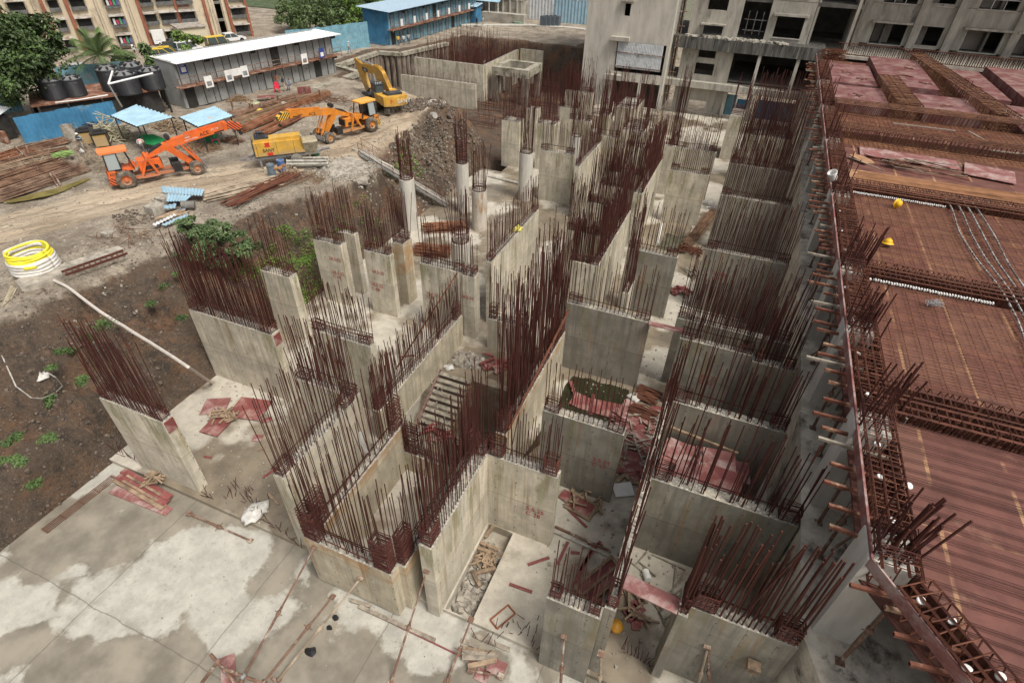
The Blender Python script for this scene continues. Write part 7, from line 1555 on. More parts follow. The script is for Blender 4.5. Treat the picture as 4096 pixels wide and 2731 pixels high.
# ================================================================ puddles, hose, coil, ladder, scrap on the near bank
def water(label, pts, z, c, rough=.08):
    q = NT('puddle water'+label[:9]); q.coord(False); q.done(q.mix(q.ramp(q.noise(1.2, 5), .4, .65), sc3(c, .8), sc3(c, 1.25)), rough, 0, q.noise(6), .03, .01, spec=.5)
    P = [Vector(p) for p in pts]; c0 = sum(P, Vector())/len(P); b = MB(); n = len(P); V = []
    for i in range(n):
        for t in range(6):
            a = P[i].lerp(P[(i+1) % n], t/6); k = mn.noise(a*1.3)*.18; V.append(a+(a-c0)*k)
    b.add([(v.x-c0.x, v.y-c0.y, 0) for v in V], [tuple(range(len(V)))]); o = b.build('puddle', q.m, None, (c0.x, c0.y, z)); return struct(o)
water('olive', [PZ('52', *p, G) for p in ((60,880),(350,800),(600,740),(900,640),(930,660),(620,800),(300,870),(120,895))], G+.14, (.20,.165,.06))
water('green', [(-5.4,15.8,0),(-5.2,22.2,0),(-2.0,22.2,0),(-1.7,20.6,0),(-.6,20.3,0),(-.6,18.9,0),(-2.2,19.0,0),(-3.2,19.4,0),(-4.6,18.0,0)], .012, (.028,.030,.015)); water('mossy', [(-3.6,38.5,0),(-1.6,38.6,0),(-1.5,41.5,0),(-3.5,41.4,0)], .012, (.08,.08,.055)); water('brown', [(-9.4,20.0,0),(-7.0,19.8,0),(-7.2,21.5,0),(-8.6,21.9,0)], .012, (.17,.125,.085))
MHOSE = M('canvas hose', (.52,.47,.42), .85, .1, 5); 
hp = [PG('14', x, y) for x, y in ((290,808),(380,818),(560,900),(760,1020),(950,1150),(1150,1260),(1330,1370),(1450,1450))]+[Vector((-22.6,13.9,.1))]
hs_ = []
for i in range(len(hp)-1):
    for t in range(12): 
        v = hp[i].lerp(hp[i+1], t/12); v.z = max(v.z-.5, ground(v.x, v.y)); hs_.append(v)
for _ in range(90): hs_ = [hs_[0]]+[Vector((v.x, v.y, max(v.z, (a_.z+c_.z)/2))) for a_, v, c_ in zip(hs_, hs_[1:], hs_[2:])]+[hs_[-1]]
for v in hs_: v.z += .1
b = MB(); b.tube([v-hs_[0] for v in hs_], .075, 6); b.v = b.v; tag(b.build('hose', MHOSE, None, hs_[0]), 'flat canvas hose running from the yellow coil down the bank to the slab', 'hose')
cpos = PG('14', 310, 760); co = thing('hose_coil', 'big coil of yellow hose partly wrapped in white sacking on a concrete block', 'hose coil', cpos+Vector((0,0,.25)), .3)
MYH = M('bright yellow hose', (.78,.68,.05), .4, .08); MSACK = M('white sacking', (.66,.63,.58), .8, .12, 4)
for k in range(4):
    b = MB(); b.sm = True; b.tube([((.95-.02*k+.03*math.sin(2*a+k*2))*math.cos(a), (.95-.02*k+.03*math.sin(3*a+k))*math.sin(a), .74+.1*k+.03*math.sin(2*a+k*1.7)) for a in [2*PI*i/36+.9*0 for i in range(37)]], .07, 8); b.build('coil', MYH, co)
for k in range(4):
    b = MB(); b.sm = True; b.tube([((.97+.02*math.sin(3*a+k))*math.cos(a), (.97+.02*math.sin(2*a+k))*math.sin(a), .08+.18*k+.02*math.sin(5*a+k)) for a in [2*PI*i/36 for i in range(37)]], .125, 8); b.build('wrapping', MSACK, co)
b = MB(); b.sm = True; b.tube([(.97*math.cos(a), .97*math.sin(a), .92+.03*math.sin(4*a)) for a in [1.5+2.0*i/14 for i in range(15)]], .17, 8); b.build('wrapping', MSACK, co)
b = MB(); b.sm = True; b.tube([(1.0*math.cos(a), 1.0*math.sin(a), .55) for a in [5.1+.5*i/6 for i in range(7)]], .13, 8); b.build('coil', MYH, co)
kp = [PG('14', *q) for q in ((140,870),(180,920),(420,850),(980,600),(930,570),(500,730),(200,830))]; zc = max(p.z for p in kp); c0 = kp[2]
b = MB(); b.slabz([(p.x-c0.x, p.y-c0.y) for p in kp], -.6, .18); tag(b.build('concrete_footing', MOLD, None, (c0.x, c0.y, zc-.05)), 'long low concrete footing under the hose coil and the ladder', 'footing')
la, lc = PZ('14', 500, 775, zc+.3), PZ('14', 985, 605, zc+.3); ld = thing('steel_ladder', 'rusty steel ladder lying along the low footing', 'ladder', la, math.atan2(lc.y-la.y, lc.x-la.x)); LL = (lc-la).length
b = MB(); b.bar((0,-.2,0),(LL,-.2,0),.07,.1); b.bar((0,.3,0),(LL,.3,0),.07,.1); b.build('rail', MBAR, ld); b = MB(); [b.bar((LL*(i+.5)/11,-.2,0),(LL*(i+.5)/11,.3,0),.05) for i in range(11)]; b.build('rung', MCAGE, ld)
for i in range(6): a, c = PG('14', 20+14*i, 1040-12*i), PG('14', 95+8*i, 880+4*i); pipe('thin pale stick lying at the left picture edge', a+Vector((0,0,.05)), c+Vector((0,0,.08)), .03, MSTICK, 'stick', 'stick', 'thin sticks at the left edge', False)
# zinc sheets and planks
zl = [((1280,150),(1620,170),(1600,225),(1300,200)),((1330,200),(1530,215),(1480,260),(1320,265)),((1300,290),(1400,270),(1390,310),(1310,315)),((1210,430),(1380,350),(1400,360),(1240,440)),((1280,425),(1480,335),(1490,355),(1320,430)),((1400,310),(1500,240),(1510,260),(1420,330))]
for i, q in enumerate(zl):
    P = [PG('14', *p)+Vector((0,0,.25+.06*(5-i))) for p in q]; c0 = sum(P, Vector())/4; roof_o = roof_sheet(None, [p-c0 for p in P], [MBSHP, MBSHP, MBSHP, MCOR, MBSHP, MBSH][i], 'zinc_sheet', .22, .03); roof_o.location = c0
    tag(roof_o, ['broad pale blue sheet on top of the zinc scrap pile', 'pale blue sheet under the top of the zinc scrap pile', 'small pale blue sheet at the left of the zinc scrap pile', 'long pale strip at the lower tip of the zinc scrap pile', 'long blue white strip lying lowest by the bush', 'deep blue strip crossing the zinc scrap pile'][i], 'zinc sheet', 'zinc sheets on the scrap pile')
barrel('dented grey drum lying on the zinc scrap pile', PG('14', 1540, 270)+Vector((0,0,.3)), (.18,.17,.15), (1.45, 0, -.9))
rods('pale and rusty pipes strewn from the zinc pile to the barrels', PG('14', 1620, 190)+Vector((0,0,.1)), PG('14', 2200, 60)+Vector((0,0,.1)), 26, 1.6, .25, .045, MSTICK, splay=.7, name='pipe_pile', cat='pipe pile'); rods('rusty pipes lying over the pale ones near the bush', PG('14', 1800, 260)+Vector((0,0,.15)), PG('14', 2340, 20)+Vector((0,0,.2)), 22, 1.2, .3, .04, MCAGE, splay=.8, name='pipe_pile', cat='pipe pile'); rods('loose planks at the foot of the zinc scrap pile', PG('14', 1230, 380)+Vector((0,0,.1)), PG('14', 1480, 320)+Vector((0,0,.2)), 14, .9, .2, .05, MWOOD, splay=.6, name='plank_pile', cat='plank pile')
for i, (x, y, s) in enumerate(((1230,290,.55),(1290,220,.5),(870,480,.4))):
    b = MB(); vs = [Vector((sx*ru(.7,1), sy*ru(.6,1), sz*ru(.5,.8)))*s for sz in (-1,1) for sx, sy in ((-1,-1),(1,-1),(1,1),(-1,1))]; b.add(vs, [(0,3,2,1),(4,5,6,7),(0,1,5,4),(1,2,6,5),(2,3,7,6),(3,0,4,7)]); o = b.build('boulder', MROCK, None, PG('14', x, y)+Vector((0,0,s*.25))); tag(o, ['pale boulder left of the zinc scrap pile', 'pale boulder behind the zinc scrap pile', 'whitish lump of concrete on the wet road'][i], 'boulder')
# bushes and weeds on the bank
bp = PZ('14', 1790, 830, 2.0); bz = ground(bp.x, bp.y)
random.seed(5)
blb = [((0,0,1.5), (1.3,1.1,.7))]+[((ru(-1.9,2.0), ru(-1.1,.8), ru(.2,2.1)), (ru(.5,1.0), ru(.5,.9), ru(.3,.6))) for _ in range(26)]
tree('feathery green bush growing on the bank behind the long pale wall', (bp.x, bp.y, bz), blb, 20000, .16, LF[5], .07, 'bush', [LF[5], LF[3]])
for i, (x0, x1, y0, y1, n, s, lb) in enumerate(((-25.8,-22.8,19.3,25.2,9000,.11,'bright green weeds carpeting the bank beside the dated columns'),(-24.6,-22.9,26,31,500,.15,'patchy weeds below the broken slab'),(-26.5,-24.3,36.8,40.5,900,.18,'weeds under the walkway handrail'))):
    b = MB(); cx, cy = (x0+x1)/2, (y0+y1)/2; ox = ground(cx, cy)
    for k in range(n//6):
        x, y = ru(x0, x1), ru(y0, y1)
        if mn.noise(Vector((x*.7, y*.7, 2))) < -.22: continue
        leaves(b, (x-cx, y-cy, ground(x, y)-ox+.12), (.3,.3,.15), 8, s, .2, 2)
    tag(b.build('weeds', [LF[2], LF[1]], None, (cx, cy, ox)), lb, 'weeds', kind='stuff')
for i, (r, x, y, s) in enumerate((('14',810,1200,.75),('14',700,1310,.8),('14',560,1390,.5),('14',1190,1020,.45),('14',1300,890,.5),('14',1380,790,.4),('14',1430,1130,.45),('24',260,120,.7),('24',400,150,.6),('24',650,250,.55),('24',400,400,.6),('24',140,690,.45),('24',390,710,.45),('24',60,755,.55),('24',20,880,.5),('24',150,880,.4),('24',290,1080,.45),('24',500,20,.45))):
    p = PG(r, x, y); b = MB(); 
    s *= ru(.6, 1.25)
    for k in range(6): leaves(b, (ru(-.3,.3)*s*(1.2 if k else 0), ru(-.25,.25)*s*(1.2 if k else 0), .1+ru(0,.2)*s), (.4*s,.4*s,.22*s), 70, .1, .1, 2)
    o = b.build('weed_clump', [LF[1], LF[5]], None, p); tag(o, 'small clump of bright green weeds on the bare earth bank', 'weed', 'weed clumps on the earth bank')
b = MB(); cb_ = [PG('24', x, y)+Vector((0,0,.05)) for x, y in ((10,30),(80,180),(130,290),(250,380),(340,385),(440,340),(495,285),(440,220),(390,190))]; b.tube([p-cb_[0] for p in cb_], .03, 5); tag(b.build('cable', MPIPE, None, cb_[0]), 'thin grey cable curling over the weedy bank at the left edge', 'cable')
# ================================================================ debris on the pit floor
def ply(label, r, x, y, d, a, z=.03, mat=None, tilt=(0,0), group='red plywood sheets dumped in the pit', name='plywood_sheet', cat='plywood sheet'):
    p = PZ(r, x, y, z); o = MB().obox((0,0,0), (d[0], d[1], .03)).build(name, mat or MPLYS, None, (p.x, p.y, z+.02)); o.rotation_euler = (tilt[0], tilt[1], a); return tag(o, label, cat, group)
ply('big red sheet with frayed edge under the stick pile by the long pale wall', '24', 1960, 460, (1.7,1.4), .25, .06); ply('faded red sheet left of the stick pile', '24', 1690, 440, (1.2,1.1), .5, .03, MPLYF); ply('red sheet jutting towards the camera under the stick pile', '24', 1700, 590, (1.0,1.2), .1, .09); ply('small faded offcut near the stick pile', '24', 2020, 690, (.45,.4), .4, .02, MPLYF); ply('small red offcut behind the L shaped wall', '24', 2090, 550, (.5,.3), .8, .02)
def sticks(label, r, x, y, n, R, z=.1, mat=None, L=(.4,1.0), name='stick_pile', cat='stick pile', th=.07, h=.25):
    p = PZ(r, x, y, z); b = MB()
    for i in range(n): b.obox((ru(-R,R), ru(-R,R)*.7, ru(0,h)), (ru(*L), th, th*.8), ru(0, PI), 0, ru(-.15,.15))
    return tag(b.build(name, mat or MWOOD, None, (p.x, p.y, z)), label, cat)
sticks('jumbled pile of short timber pieces on the red sheets', '24', 1770, 520, 22, .55, .14); sticks('small heap of timber offcuts at the foot of the first wall stub', '24', 1210, 1010, 16, .4, .06)
def plank2(label, r, p0, p1, wd, th, z, mat, name='plank', cat='plank', group=None, z1=None):
    a, c = PZ(r, *p0, z), PZ(r, *p1, z if z1 is None else z1); d = c-a; o = MB().obox((0,0,0), (d.length, wd, th)).build(name, mat, None, (a+c)/2+Vector((0,0,th/2+.005)))
    o.rotation_euler = (0, -math.atan2(d.z, math.hypot(d.x, d.y)), math.atan2(d.y, d.x)); return tag(o, label, cat, group)
for i, (p0, p1, w_, z, m, lb) in enumerate((((885,1095),(1330,1270),.4,-.21,MPLYF,'lowest faded board half under the shutter board stack'),((905,1010),(1285,1235),.3,-.12,MWOOD,'pale battened board of the shutter stack, nearest the camera'),((930,985),(1310,1200),.34,-.06,MPLYS,'red board in the middle of the shutter stack'),((965,945),(1335,1160),.3,.0,MPLYS,'outer red board of the shutter stack, nearest the wall stub'))):
    o = plank2(lb, '24', p0, p1, w_, .05, z, m, 'shutter_board', 'shutter board', 'shutter boards on the front slab')
    if i in (2, 3): MB().obox((0, -.1, .035), (2.2, .1, .02)).build('batten', MWOOD, o)
a, c = PZ('24', 345, 1425, -.2), PZ('24', 905, 990, -.2); sdv = (c-a).normalized(); nv = Vector((-sdv.y, sdv.x, 0)); b = MB()
for k in range(5): b.tube([nv*(.09*k-.18), c-a+nv*(.09*k-.18)], .014, 5)
for t in (.02,.25,.5,.72,.97): b.tube([(c-a)*t-nv*.22, (c-a)*t+nv*.22], .014, 4)
tag(b.build('flat_rebar_mat', MCAGE, None, a+Vector((0,0,.03))), 'narrow ladder of thin bars lying on the front slab near its earth edge', 'bar ladder')
def rod(label, r0, p0, r1, p1, z0, z1, rad=.05, mat=None, name='prop', cat='prop', group=None, collar=.5):
    a = PZ(r0, *p0, z0); c = PZ(r1, *p1, z1) if r1 else p1; d = Vector(c)-a; o = thing(name, label, cat, a, 0, group)
    b = MB(); b.tube([(0,0,0), d*(collar+.05)], rad, 8); b.build('lower_tube', mat or MPROP, o); b = MB(); b.tube([d*collar, d], rad*.75, 8); b.build('upper_tube', mat or MPROP, o)
    n_ = d.normalized(); b = MB(); b.tube([d*collar-n_*.08, d*collar+n_*.08], rad*1.5, 10); sd_ = n_.cross(Vector((0,0,1))); b.tube([d*collar-sd_*.2, d*collar+sd_*.2], .014, 5); b.build('collar', mat or MPROP, o)
    b = MB(); b.obox(d, (.2,.2,.04)); b.obox((0,0,0), (.2,.2,.04)); b.build('foot_plate', MPROP, o); return o
rod('short prop lying on the front slab before the step', '24', (1480,1280), '24', (1960,1490), -.14, -.14)
GP = 'props bracing the core and the front walls'
def yz(r, x, y, Y): return PY(r, x, y, Y)
rod('first raking prop, from the left core corner down to the wet slab', '34', (270,1396), None, yz('34', 770, 480, 7.22), -.2, 0, .045, None, group=GP); rod('second raking prop, ending short above the wet slab beside the core', '34', (425,1396), None, yz('34', 890, 815, 6.9), -.2, 0, .045, group=GP, collar=.62); rod('pale raking prop resting on the middle of the core front', '34', (520,1380), None, yz('34', 1080, 690, 7.22), -.2, 0, .05, MSTICK, group=GP); rod('raking prop leaning on the end of the T shaped wall', '34', (1280,1396), None, yz('34', 1525, 640, 7.78), -.2, 0, .042, group=GP); rod('raking prop standing over the loose planks by the slab step', '34', (1660,1385), None, yz('34', 1820, 970, 7.9), -.2, 0, .042, group=GP)
for i, (x0, y0, x1, y1, Y) in enumerate(((430,1503,465,1160,7.77),(715,1503,730,1290,7.9),(1405,1503,1505,1240,9.17),(1520,1503,1500,1235,9.17),(1770,1503,1825,1390,9.17),(1845,1503,1840,1385,9.17))):
    rod(['prop against the left half of the narrow front block', 'prop at the right edge of the narrow front block', 'left leg of the pair of props against the front fin wall', 'right leg of the pair of props against the front fin wall', 'left short prop under a timber block at the front fin wall', 'right short prop under a timber block at the front fin wall'][i], '35', (x0, y0+120), None, yz('35', x1, y1, Y), -.2, 0, .05, MSTICK if i in (1,2,4,5) else None, group=GP)
o = tag(MB().obox((0,0,0), (.35,.3,.25)).build('timber_block', MWOOD, None, yz('35', 1832, 1385, 9.0)), 'timber block wedged on two short props against the front fin wall', 'timber block')
# scaffold pipes at the lower edge
sp_ = thing('scaffold_joint', 'rusty scaffold tubes clamped together at the bottom left edge', 'scaffold', PZ('34', 180, 1330, .6))
O_ = sp_.location
for q in (((70,1200),(240,1396)),((10,1396),(120,1250)),((160,1300),(420,1396)),((480,1355),(520,1400))):
    b = MB(); b.tube([PZ('34', *q[0], .9)-O_, PZ('34', *q[1], .5)-O_], .055, 8); b.build('tube', MPROP, sp_)
b = MB(); [b.tube([PZ('34', x-8, y-8, .8)-O_, PZ('34', x+8, y+8, .75)-O_], .09, 8) for x, y in ((120,1250),(170,1310),(290,1350))]; b.build('clamp', MSTEEL, sp_)
ply('faded red sheet lying below the scaffold tubes', '34', 190, 1310, (1.0,.45), -.75, -.2, MPLYF)
plank2('long dark timber lying on the wet slab in front of the core', '34', (1070,885), (1580,1115), .14, .1, -.21, MWOODG, 'timber', 'timber'); plank2('thin red batten lying along the dark timber', '34', (1300,1000), (1840,1258), .05, .04, -.21, MPLYS, 'timber', 'timber'); plank2('short dark timber with a clamp at the foot of the core', '34', (1010,843), (1150,885), .12, .1, -.21, MWOODG, 'timber', 'timber')
for i, (x, y, s) in enumerate(((908,958,.15),(872,1025,.13),(742,1185,.24))):
    b = MB(); b.sm = False; n = 10; b.lathe([(0,.02),(s*.9,.0),(s*.7,.08),(s*.3,.14),(0,.1)], n); b.v = [(x_*(1+.5*mn.noise(Vector((x_*7,y_*7,i)))), y_*(.7+.5*mn.noise(Vector((y_*7,x_*7,i)))), z_*(1+mn.noise(Vector((x_*9,y_*9,i*3))))) for x_, y_, z_ in b.v]; o = b.build('black_bag', MBLACK, None, PZ('34', x, y, -.21)); tag(o, ['middle crumpled black bag in the puddle before the core', 'smallest crumpled black bag in the puddle before the core', 'largest crumpled black bag lying nearest the bottom edge'][i], 'black bag')
for i, (p0, p1, z) in enumerate((((1840,1075),(2080,1175),-.21),((1765,1165),(2005,1210),-.21),((1760,1190),(2000,1215),-.15),((1780,1215),(1995,1240),-.21),((1760,1225),(1990,1232),-.1),((1800,1285),(1990,1245),-.06),((1755,1110),(1875,1155),-.21))): plank2('weathered plank in the loose pile on the wet slab before the step', '34', p0, p1, .16, .05, z, MWOOD if i % 2 else MWOODG, group='planks piled before the slab step')
ply('faded pink sheet beside the loose planks before the step', '34', 1990, 1290, (.65,.5), 0, -.2, MPLYF); ply('small faded red sheet nearest the bottom edge below the planks', '34', 1895, 1345, (.45,.4), 0, -.2, MPLYF); rod('rusty short prop lying on the loose planks', '34', (1820,1310), '34', (2020,1350), -.05, -.1, .035)
# stubs of bars along the step
def stubs(label, r, pts, z, h):
    P = [PZ(r, *p, z) for p in pts]; o = thing('bar_stubs', label, 'bar stubs', P[0]); 
    for p in P: q = put_bar(o, p.x-P[0].x, p.y-P[0].y, 0, h*ru(.6,1.1), .013, .25)
stubs('bent bar stubs along the step left of the core', '24', [(2010+22*i, 1270+17*i) for i in range(17)], 0, .55); stubs('thin bar stubs scattered on the slab behind the step', '24', [(1750+ru(0,380), 1080+ru(0,130)) for i in range(22)], 0, .6); stubs('bar stubs at the right foot of the first wall stub', '24', [(1600+12*i, 1110+10*i) for i in range(7)], 0, .6); stubs('bar stubs at the left foot of the first wall stub', '24', [(920+22*i, 800+10*i) for i in range(10)], 0, .7); stubs('bar stubs along the step of the beige floor strip', '34', [(1850+ru(0,420), 960+ru(0,240)) for i in range(26)], 0, .6); stubs('bar stubs at the front edge of the open bay', '35', [(880+15*i, 1260+9*i) for i in range(16)], 0, .7)
# heap of red boards between the grey walls
random.seed(21); GD = 'red boards dumped between the grey walls'
spots = [('32', 480,620,1.6,.9),('32',640,660,1.5,1.0),('32',880,680,1.7,1.1),('32',960,740,1.2,.7),('32',900,790,1.8,.5),('32',880,850,1.6,.5),('32',880,930,1.5,.45),('32',820,1030,.8,.5),('32',880,1060,.7,.6),('32',790,1090,.9,.5),('32',870,1170,.9,.7),('32',750,1120,.5,.3),('32',1010,780,.9,.6),('32',1050,660,.8,.4)]+[('32',ru(740,1010),ru(700,1230),ru(.7,1.5),ru(.3,.7)) for _ in range(22)]
for i, (r, x, y, L, w_) in enumerate(spots): ply('scuffed red board lying in the heap beside the wall painted C 27', r, x, y, (L, w_), ru(-.6,.6), .05+.04*(i % 4), [MPLYS, MPLYF][i % 3 == 2], (ru(-.1,.1), ru(-.1,.1)), group=GD)
for i, (x, y, L, a) in enumerate(((380,510,1.3,-1.0),(525,620,1.4,-1.4),(730,1150,.9,1.3),(780,1140,.9,-.9),(830,1050,1.0,.2),(760,1190,.8,1.2),(860,1230,.5,.1))): board(['narrow red board sticking out of the green puddle, left one', 'narrow red board sticking out of the green puddle, right one', 'pale batten in the heap beside C 27, nearest the wall', 'pale batten lying crosswise in the heap beside C 27', 'pale batten at the top of the heap beside C 27', 'upright pale batten in the heap beside C 27', 'short pale batten at the lower end of the heap beside C 27'][i], PZ('32', x, y, .18), (L,.16,.04), a, MPLYS if i < 2 else MWOOD, .1, .1)
sticks('litter of timber pieces in the heap beside C 27', '32', 850, 960, 22, 1.0, .2, MWOODG, L=(.3,1.1), h=.2); sticks('timber litter behind C 27 near the green puddle', '32', 930, 760, 14, .9, .1, MWOODG, L=(.3,1.0)); sticks('dark litter in the gap under the leaning red boards', '22', 1330, 980, 24, .8, .05, MWOODG); sticks('boards and litter at the foot of the slim pier', '22', 1210, 1110, 16, .6, .05, MPLYS, th=.16)
q = ply('white plastered board leaning in the heap beside C 27', '32', 770, 1290, (.9,.6), .6, .15, MWHITE, (.3,.1))
fr_ = thing('shutter_form', 'red panel framed with pale battens lying near the foot of C 27', 'formwork panel', PZ('35', 590, 230, .05), -.2)
MB().box(-.5,.5,-.35,.35,0,.03).build('panel', MPLYS, fr_); b = MB(); [b.box(-.6,.6,s_*.4-.06,s_*.4+.06,.0,.09) for s_ in (-1,1)]; [b.box(s_*.55-.06,s_*.55+.06,-.33,.33,.0,.09) for s_ in (-1,1)]; b.build('batten', MWOOD, fr_)
ply('red board beside the small framed panel', '35', 490, 160, (.7,.5), -.3, .08); sticks('timber litter round the small framed panel', '35', 620, 190, 18, .7, .05)
fr2 = thing('shutter_form', 'red panel with pale battens tilted against the comb wall, nearest the front', 'formwork panel', PZ('35', 720, 760, .25), .95); o = fr2; o.rotation_euler = (.25, -.2, 1.0)
MB().box(-.9,.9,-.38,.38,0,.03).build('panel', MPLYS, fr2); b = MB(); [b.box(-.95,.95,s_*.36-.05,s_*.36+.05,.03,.1) for s_ in (-1,0,1)]; [b.box(s_*.9-.06,s_*.9+.06,-.42,.42,.1,.15) for s_ in (-1,1)]; b.build('batten', MWOOD, fr2)
for i, (r, x, y, L, a) in enumerate((('35',455,560,1.1,1.5),('35',610,640,2.0,1.45),('35',280,620,.9,.75),('35',150,815,.9,.05),('35',690,500,.6,.2),('35',545,560,.35,.3),('35',560,310,1.1,-.5),('35',650,580,1.6,1.3))): board(['narrow red board upright on the beige floor', 'long narrow red board beside the tilted framed panel', 'red batten on the beige strip near its left edge', 'red edged batten on the beige strip', 'faded batten near the scaffold tubes on the floor', 'tiny red offcut near the scaffold tubes', 'faded red strip below the small framed panel', 'second long red board beside the tilted framed panel'][i], PZ(r, x, y, .04), (L,.12,.03), a, MPLYS)
pipe('first brown scaffold tube lying across the bay floor', PZ('35', 400, 370, .08), PZ('35', 800, 550, .08), .055, MPROP, flange=False); pipe('second scaffold tube with a clamp lying across the bay floor', PZ('35', 395, 410, .08), PZ('35', 780, 580, .08), .05, MPIPE)
b = MB(); [b.tube([((.42 if x else -.42), (.2 if y else -.2), .03*k), ((.42 if x2 else -.42), (.2 if y2 else -.2), .03*k)], .025, 6) for k in range(2) for x, y, x2, y2 in ((0,0,1,0),(1,0,1,1),(1,1,0,1),(0,1,0,0))]; tag(b.build('steel_loop', M('orange rust loop', (.26,.09,.045), .7, .2), None, PZ('34', 2035, 950, .04), 1.1), 'orange rusty rectangular steel loop on the beige strip', 'steel loop')
sticks('timber and rubble in the trench beside the T shaped wall', '34', 1900, 560, 40, .5, -.35, L=(.3,1.0), h=.3); rocks('broken rubble filling the trench beside the T shaped wall', (-4.95, 9.6, -.42), (.5, 1.7), 160, .06, .2, MROCK)
for i, (x, y, L, a) in enumerate(((1930,470,1.0,.05),(1900,500,.7,.0),(1920,640,.8,.6),(1855,690,.7,-.7),(1960,360,.9,1.35))): board('split timber piece in the trench beside the T shaped wall', PZ('34', x, y, -.1), (L,.14,.1), a, MWOOD, ru(-.1,.1), ru(-.2,.2), group='timber pieces in the trench')
b = MB(); b.lathe([(0,0),(.11,0),(.11,.3),(0,.3)], 14); o = tag(b.build('tin', MWHITE, None, PZ('35', 1050, 690, .12)), 'white tin lying on the dark bay floor', 'tin'); o.rotation_euler = (1.5,0,.5); o.scale = (1.3,)*3
b = MB(); b.sm = True; b.lathe([(0,0),(.2,.05),(.26,.2),(.2,.36),(0,.42)], 14); tag(b.build('orange_jar', M('orange jar', (.45,.22,.03), .4, .2), None, PZ('35', 835, 1110, .05)), 'orange round jar lying at the foot of the comb wall', 'jar')
pl1, pl2 = PZ('35', 895, 770, 4.3), PZ('35', 1295, 960, 4.3); d = pl2-pl1; o = MB().obox((0,0,0), (d.length*.98,.5,.05)).build('gangplank', MPLYF, None, (pl1+pl2)/2+Vector((0,0,.06))); o.rotation_euler = (0,0,math.atan2(d.y,d.x)); tag(o, 'faded red gangplank bridging from the comb wall to the front fin wall', 'gangplank')
pl1, pl2 = PZ('22', 975, 1365, 4.3), PZ('22', 1230, 1425, 4.3); d = pl2-pl1; o = MB().obox((0,0,0), (d.length*1.05,.32,.05)).build('gangplank', MPLYF, None, (pl1+pl2)/2+Vector((0,0,.06))); o.rotation_euler = (0,0,math.atan2(d.y,d.x)); tag(o, 'faded red gangplank bridging from the big grey wall to the stepped wall', 'gangplank')
for i in range(8): ply('red offcut strewn on the dark bay floor under the gangplank', '35', 860+ru(0,170), 900+ru(0,150), (ru(.4,.9), ru(.12,.3)), ru(0,3), .03+.02*(i % 3), group='red offcuts under the gangplank')
sticks('splintered timber under the gangplank', '35', 960, 930, 24, .8, .05); rocks('broken concrete lumps behind the front fin wall', (3.2, 11.2, .0), (1.5, .8), 220, .06, .2, MROCK); sticks('dark sticks on the floor behind the gangplank', '35', 1150, 720, 12, 1.0, .04, MWOODG, L=(.4,1.4), th=.05, h=.05)
# stack of red panels in the comb wall bay
random.seed(31)
pst = thing('panel_stack', 'tall stack of used red panels filling the bay of the comb shaped wall', 'panel stack', (1.8, 15.6, 0))
z_ = 0
while z_ < 2.45:
    dx, dy = ru(-.15,.15), ru(-.12,.12); MB().box(-1.45+dx, 1.25+dx, -1.5+dy, 1.6+dy, z_, z_+.11).build('panel', [MPLYF, MPLYS, MWOODG, MBOX][int(rnd()*4)], pst); z_ += .125
for i in range(14): 
    x, y = ru(.9, 3.1), ru(14.7, 16.8); ply('dusty red panel lying in the bay of the comb shaped wall', 'N', 0, 0, (ru(1.2,2.0), ru(.8,1.2)), ru(-.15,.15), .05, [MPLYF, MPLYS, MBOX][i % 3], (ru(-.06,.06), ru(-.06,.06)), group='dusty red panels in the comb wall bay').location = (x, y, 2.5+.04*i)
board('pale timber edge on top of the dusty red panels', (1.8, 17.2, 3.0), (2.8,.1,.12), -.12, MWOOD); rods('bundle of pipes lying in the dark corner of the comb wall bay', (3.3,15.0,.1), (4.9,14.6,.1), 30, .8, .4, .04, MSTICK, name='pipe_pile', cat='pipe pile'); rods('bundle of pipes under the short gangplank', (-1.6,22.2,.1), (-.4,22.0,.1), 40, 1.1, .3, .03, MCAGE, name='pipe_pile', cat='pipe pile'); rods('rails lying between the big grey wall and the stepped wall', (-1.6,20.8,.1), (-.3,20.6,.1), 16, .8, .3, .05, MCAGE, name='pipe_pile', cat='pipe pile')
rods('orange bundle of bars lying behind the dated columns', PZ('21', 1100, 600, .1), PZ('21', 1370, 620, .1), 80, 1.0, .7, .02, MROD[2], group=GS, splay=.6); rods('second orange bundle beyond the short round column', PZ('21', 1170, 440, .1), PZ('21', 1480, 420, .1), 80, .9, .7, .02, MROD[2], group=GS, splay=.6); rods('bars lying between the ladder of walls and the deck row', PZ('22', 1270, 740, .1), PZ('22', 1490, 480, .1), 40, .9, .2, .02, MROD[0], group=GS)
sticks('timber litter by the shallow framed puddle', '22', 1430, 440, 26, .9, .04, MWHITE, th=.05); heap('nest of old steel stirrups beside the third grey wall', PZ('22', 1290, 790, .1), 60, .7, .5, 1.0, .03, MCAGE, 'stirrup_heap', 'stirrup heap'); board('square grey frame timber round the shallow puddle, right side', PZ('22', 1310, 650, .06), (.3,2.4,.14), 0, MTL, name='kerb_beam', cat='kerb beam'); pipe('white pipe lying by the shallow framed puddle', PZ('22', 1040, 740, .1), PZ('22', 1070, 580, .1), .1, MWHITE, flange=False)
rocks('crumbled concrete heaped at the head of the stair', (-10.9, 20.9, 0), (.9, .7), 150, .05, .18, MROCK); bag('white plastic bag at the head of the stair', (-11.6, 19.9, .0), .3); sticks('boards littering the stair landing', '31', 1350, 610, 16, .7, -1.6, MPLYS, th=.12); sticks('broken boards at the side of the stair head', '31', 1780, 110, 18, .7, .05, MPLYS, th=.14)
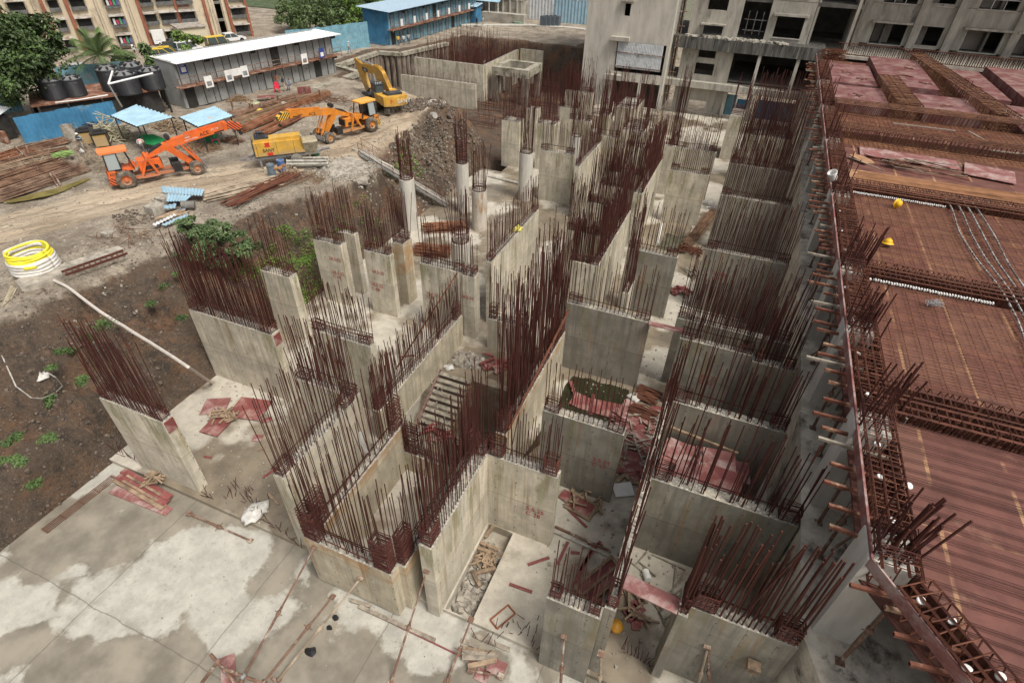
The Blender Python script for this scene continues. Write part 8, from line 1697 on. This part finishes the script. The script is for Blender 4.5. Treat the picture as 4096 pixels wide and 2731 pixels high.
rocks('gravel and crumbs scattered over the slab', (-15.5, 14, .0), (6.5, 6), 900, .015, .06, MROCK); rocks('gravel and crumbs scattered between the far columns', (-15, 36, .0), (6, 9), 700, .02, .08, MROCK); rocks('gravel and crumbs in the bays along the deck', (0, 22, .0), (5, 14), 900, .02, .08, MROCK); rocks('crumbs on the wet front slab', (-9, 5.5, -.22), (9, 2.5), 160, .008, .03, MROCK)
pipe('long grey pipe lying on the slab among the round columns', PZ('12', 1660, 1105, .1), PZ('12', 1840, 1150, .1), .12)
# white rag hanging in the core bars, formwork timber round openings
b = MB(); b.add([(0,0,0),(.12,.02,.05),(.16,.0,-.5),(.22,.06,-1.1),(.05,.05,-1.2),(-.05,0,-.6)], [(0,1,2,5),(5,2,3,4)]); tag(b.build('rag', MSACK, None, PV('31', 785, 590, (-10.0, 9.9), (0, 1))), 'white rag hanging in the bars of the lift core', 'rag')
for i, (x, y, z, a) in enumerate(((-21.5,17.5,.03,.3),(-18.5,19.5,.03,1.2),(-17.2,17.6,.03,-.4),(-14.2,19.8,.03,.6),(-16.8,11.2,.03,.5),(-15.5,10.4,.03,1.3),(-14.4,9.3,.03,-.3),(-18.7,9.9,.03,.2))): board('small timber offcut lying loose on the slab', (x, y, z), (ru(.3,.9),.1,.05), a, [MWOOD, MPLYS][i % 2], group='timber offcuts on the slab')
b = MB(); sl0 = Vector((-12.35, 16.2, 2.6)); b.tube([(0,0,0),(.2,6.2,2.0)], .045, 6); tag(b.build('sloping_rod', MCAGE, None, sl0), 'thick bar tied slantwise across the starter bars of the dowelled kerb wall', 'bar'); b = MB(); b.tube([(0,0,0),(.05,7.6,1.2)], .06, 6); tag(b.build('sloping_rod', MCAGE, None, (-5.78, 14.5, 3.0)), 'thick bar tied slantwise across the tallest thicket beside the stair', 'bar')
# ================================================================ building units to metres (one unit is 1.2 m)
for o in sc.objects:
    if o.parent is None:
        o.location = o.location*1.2
        if o.type not in ('CAMERA', 'LIGHT'): o.scale = o.scale*1.2
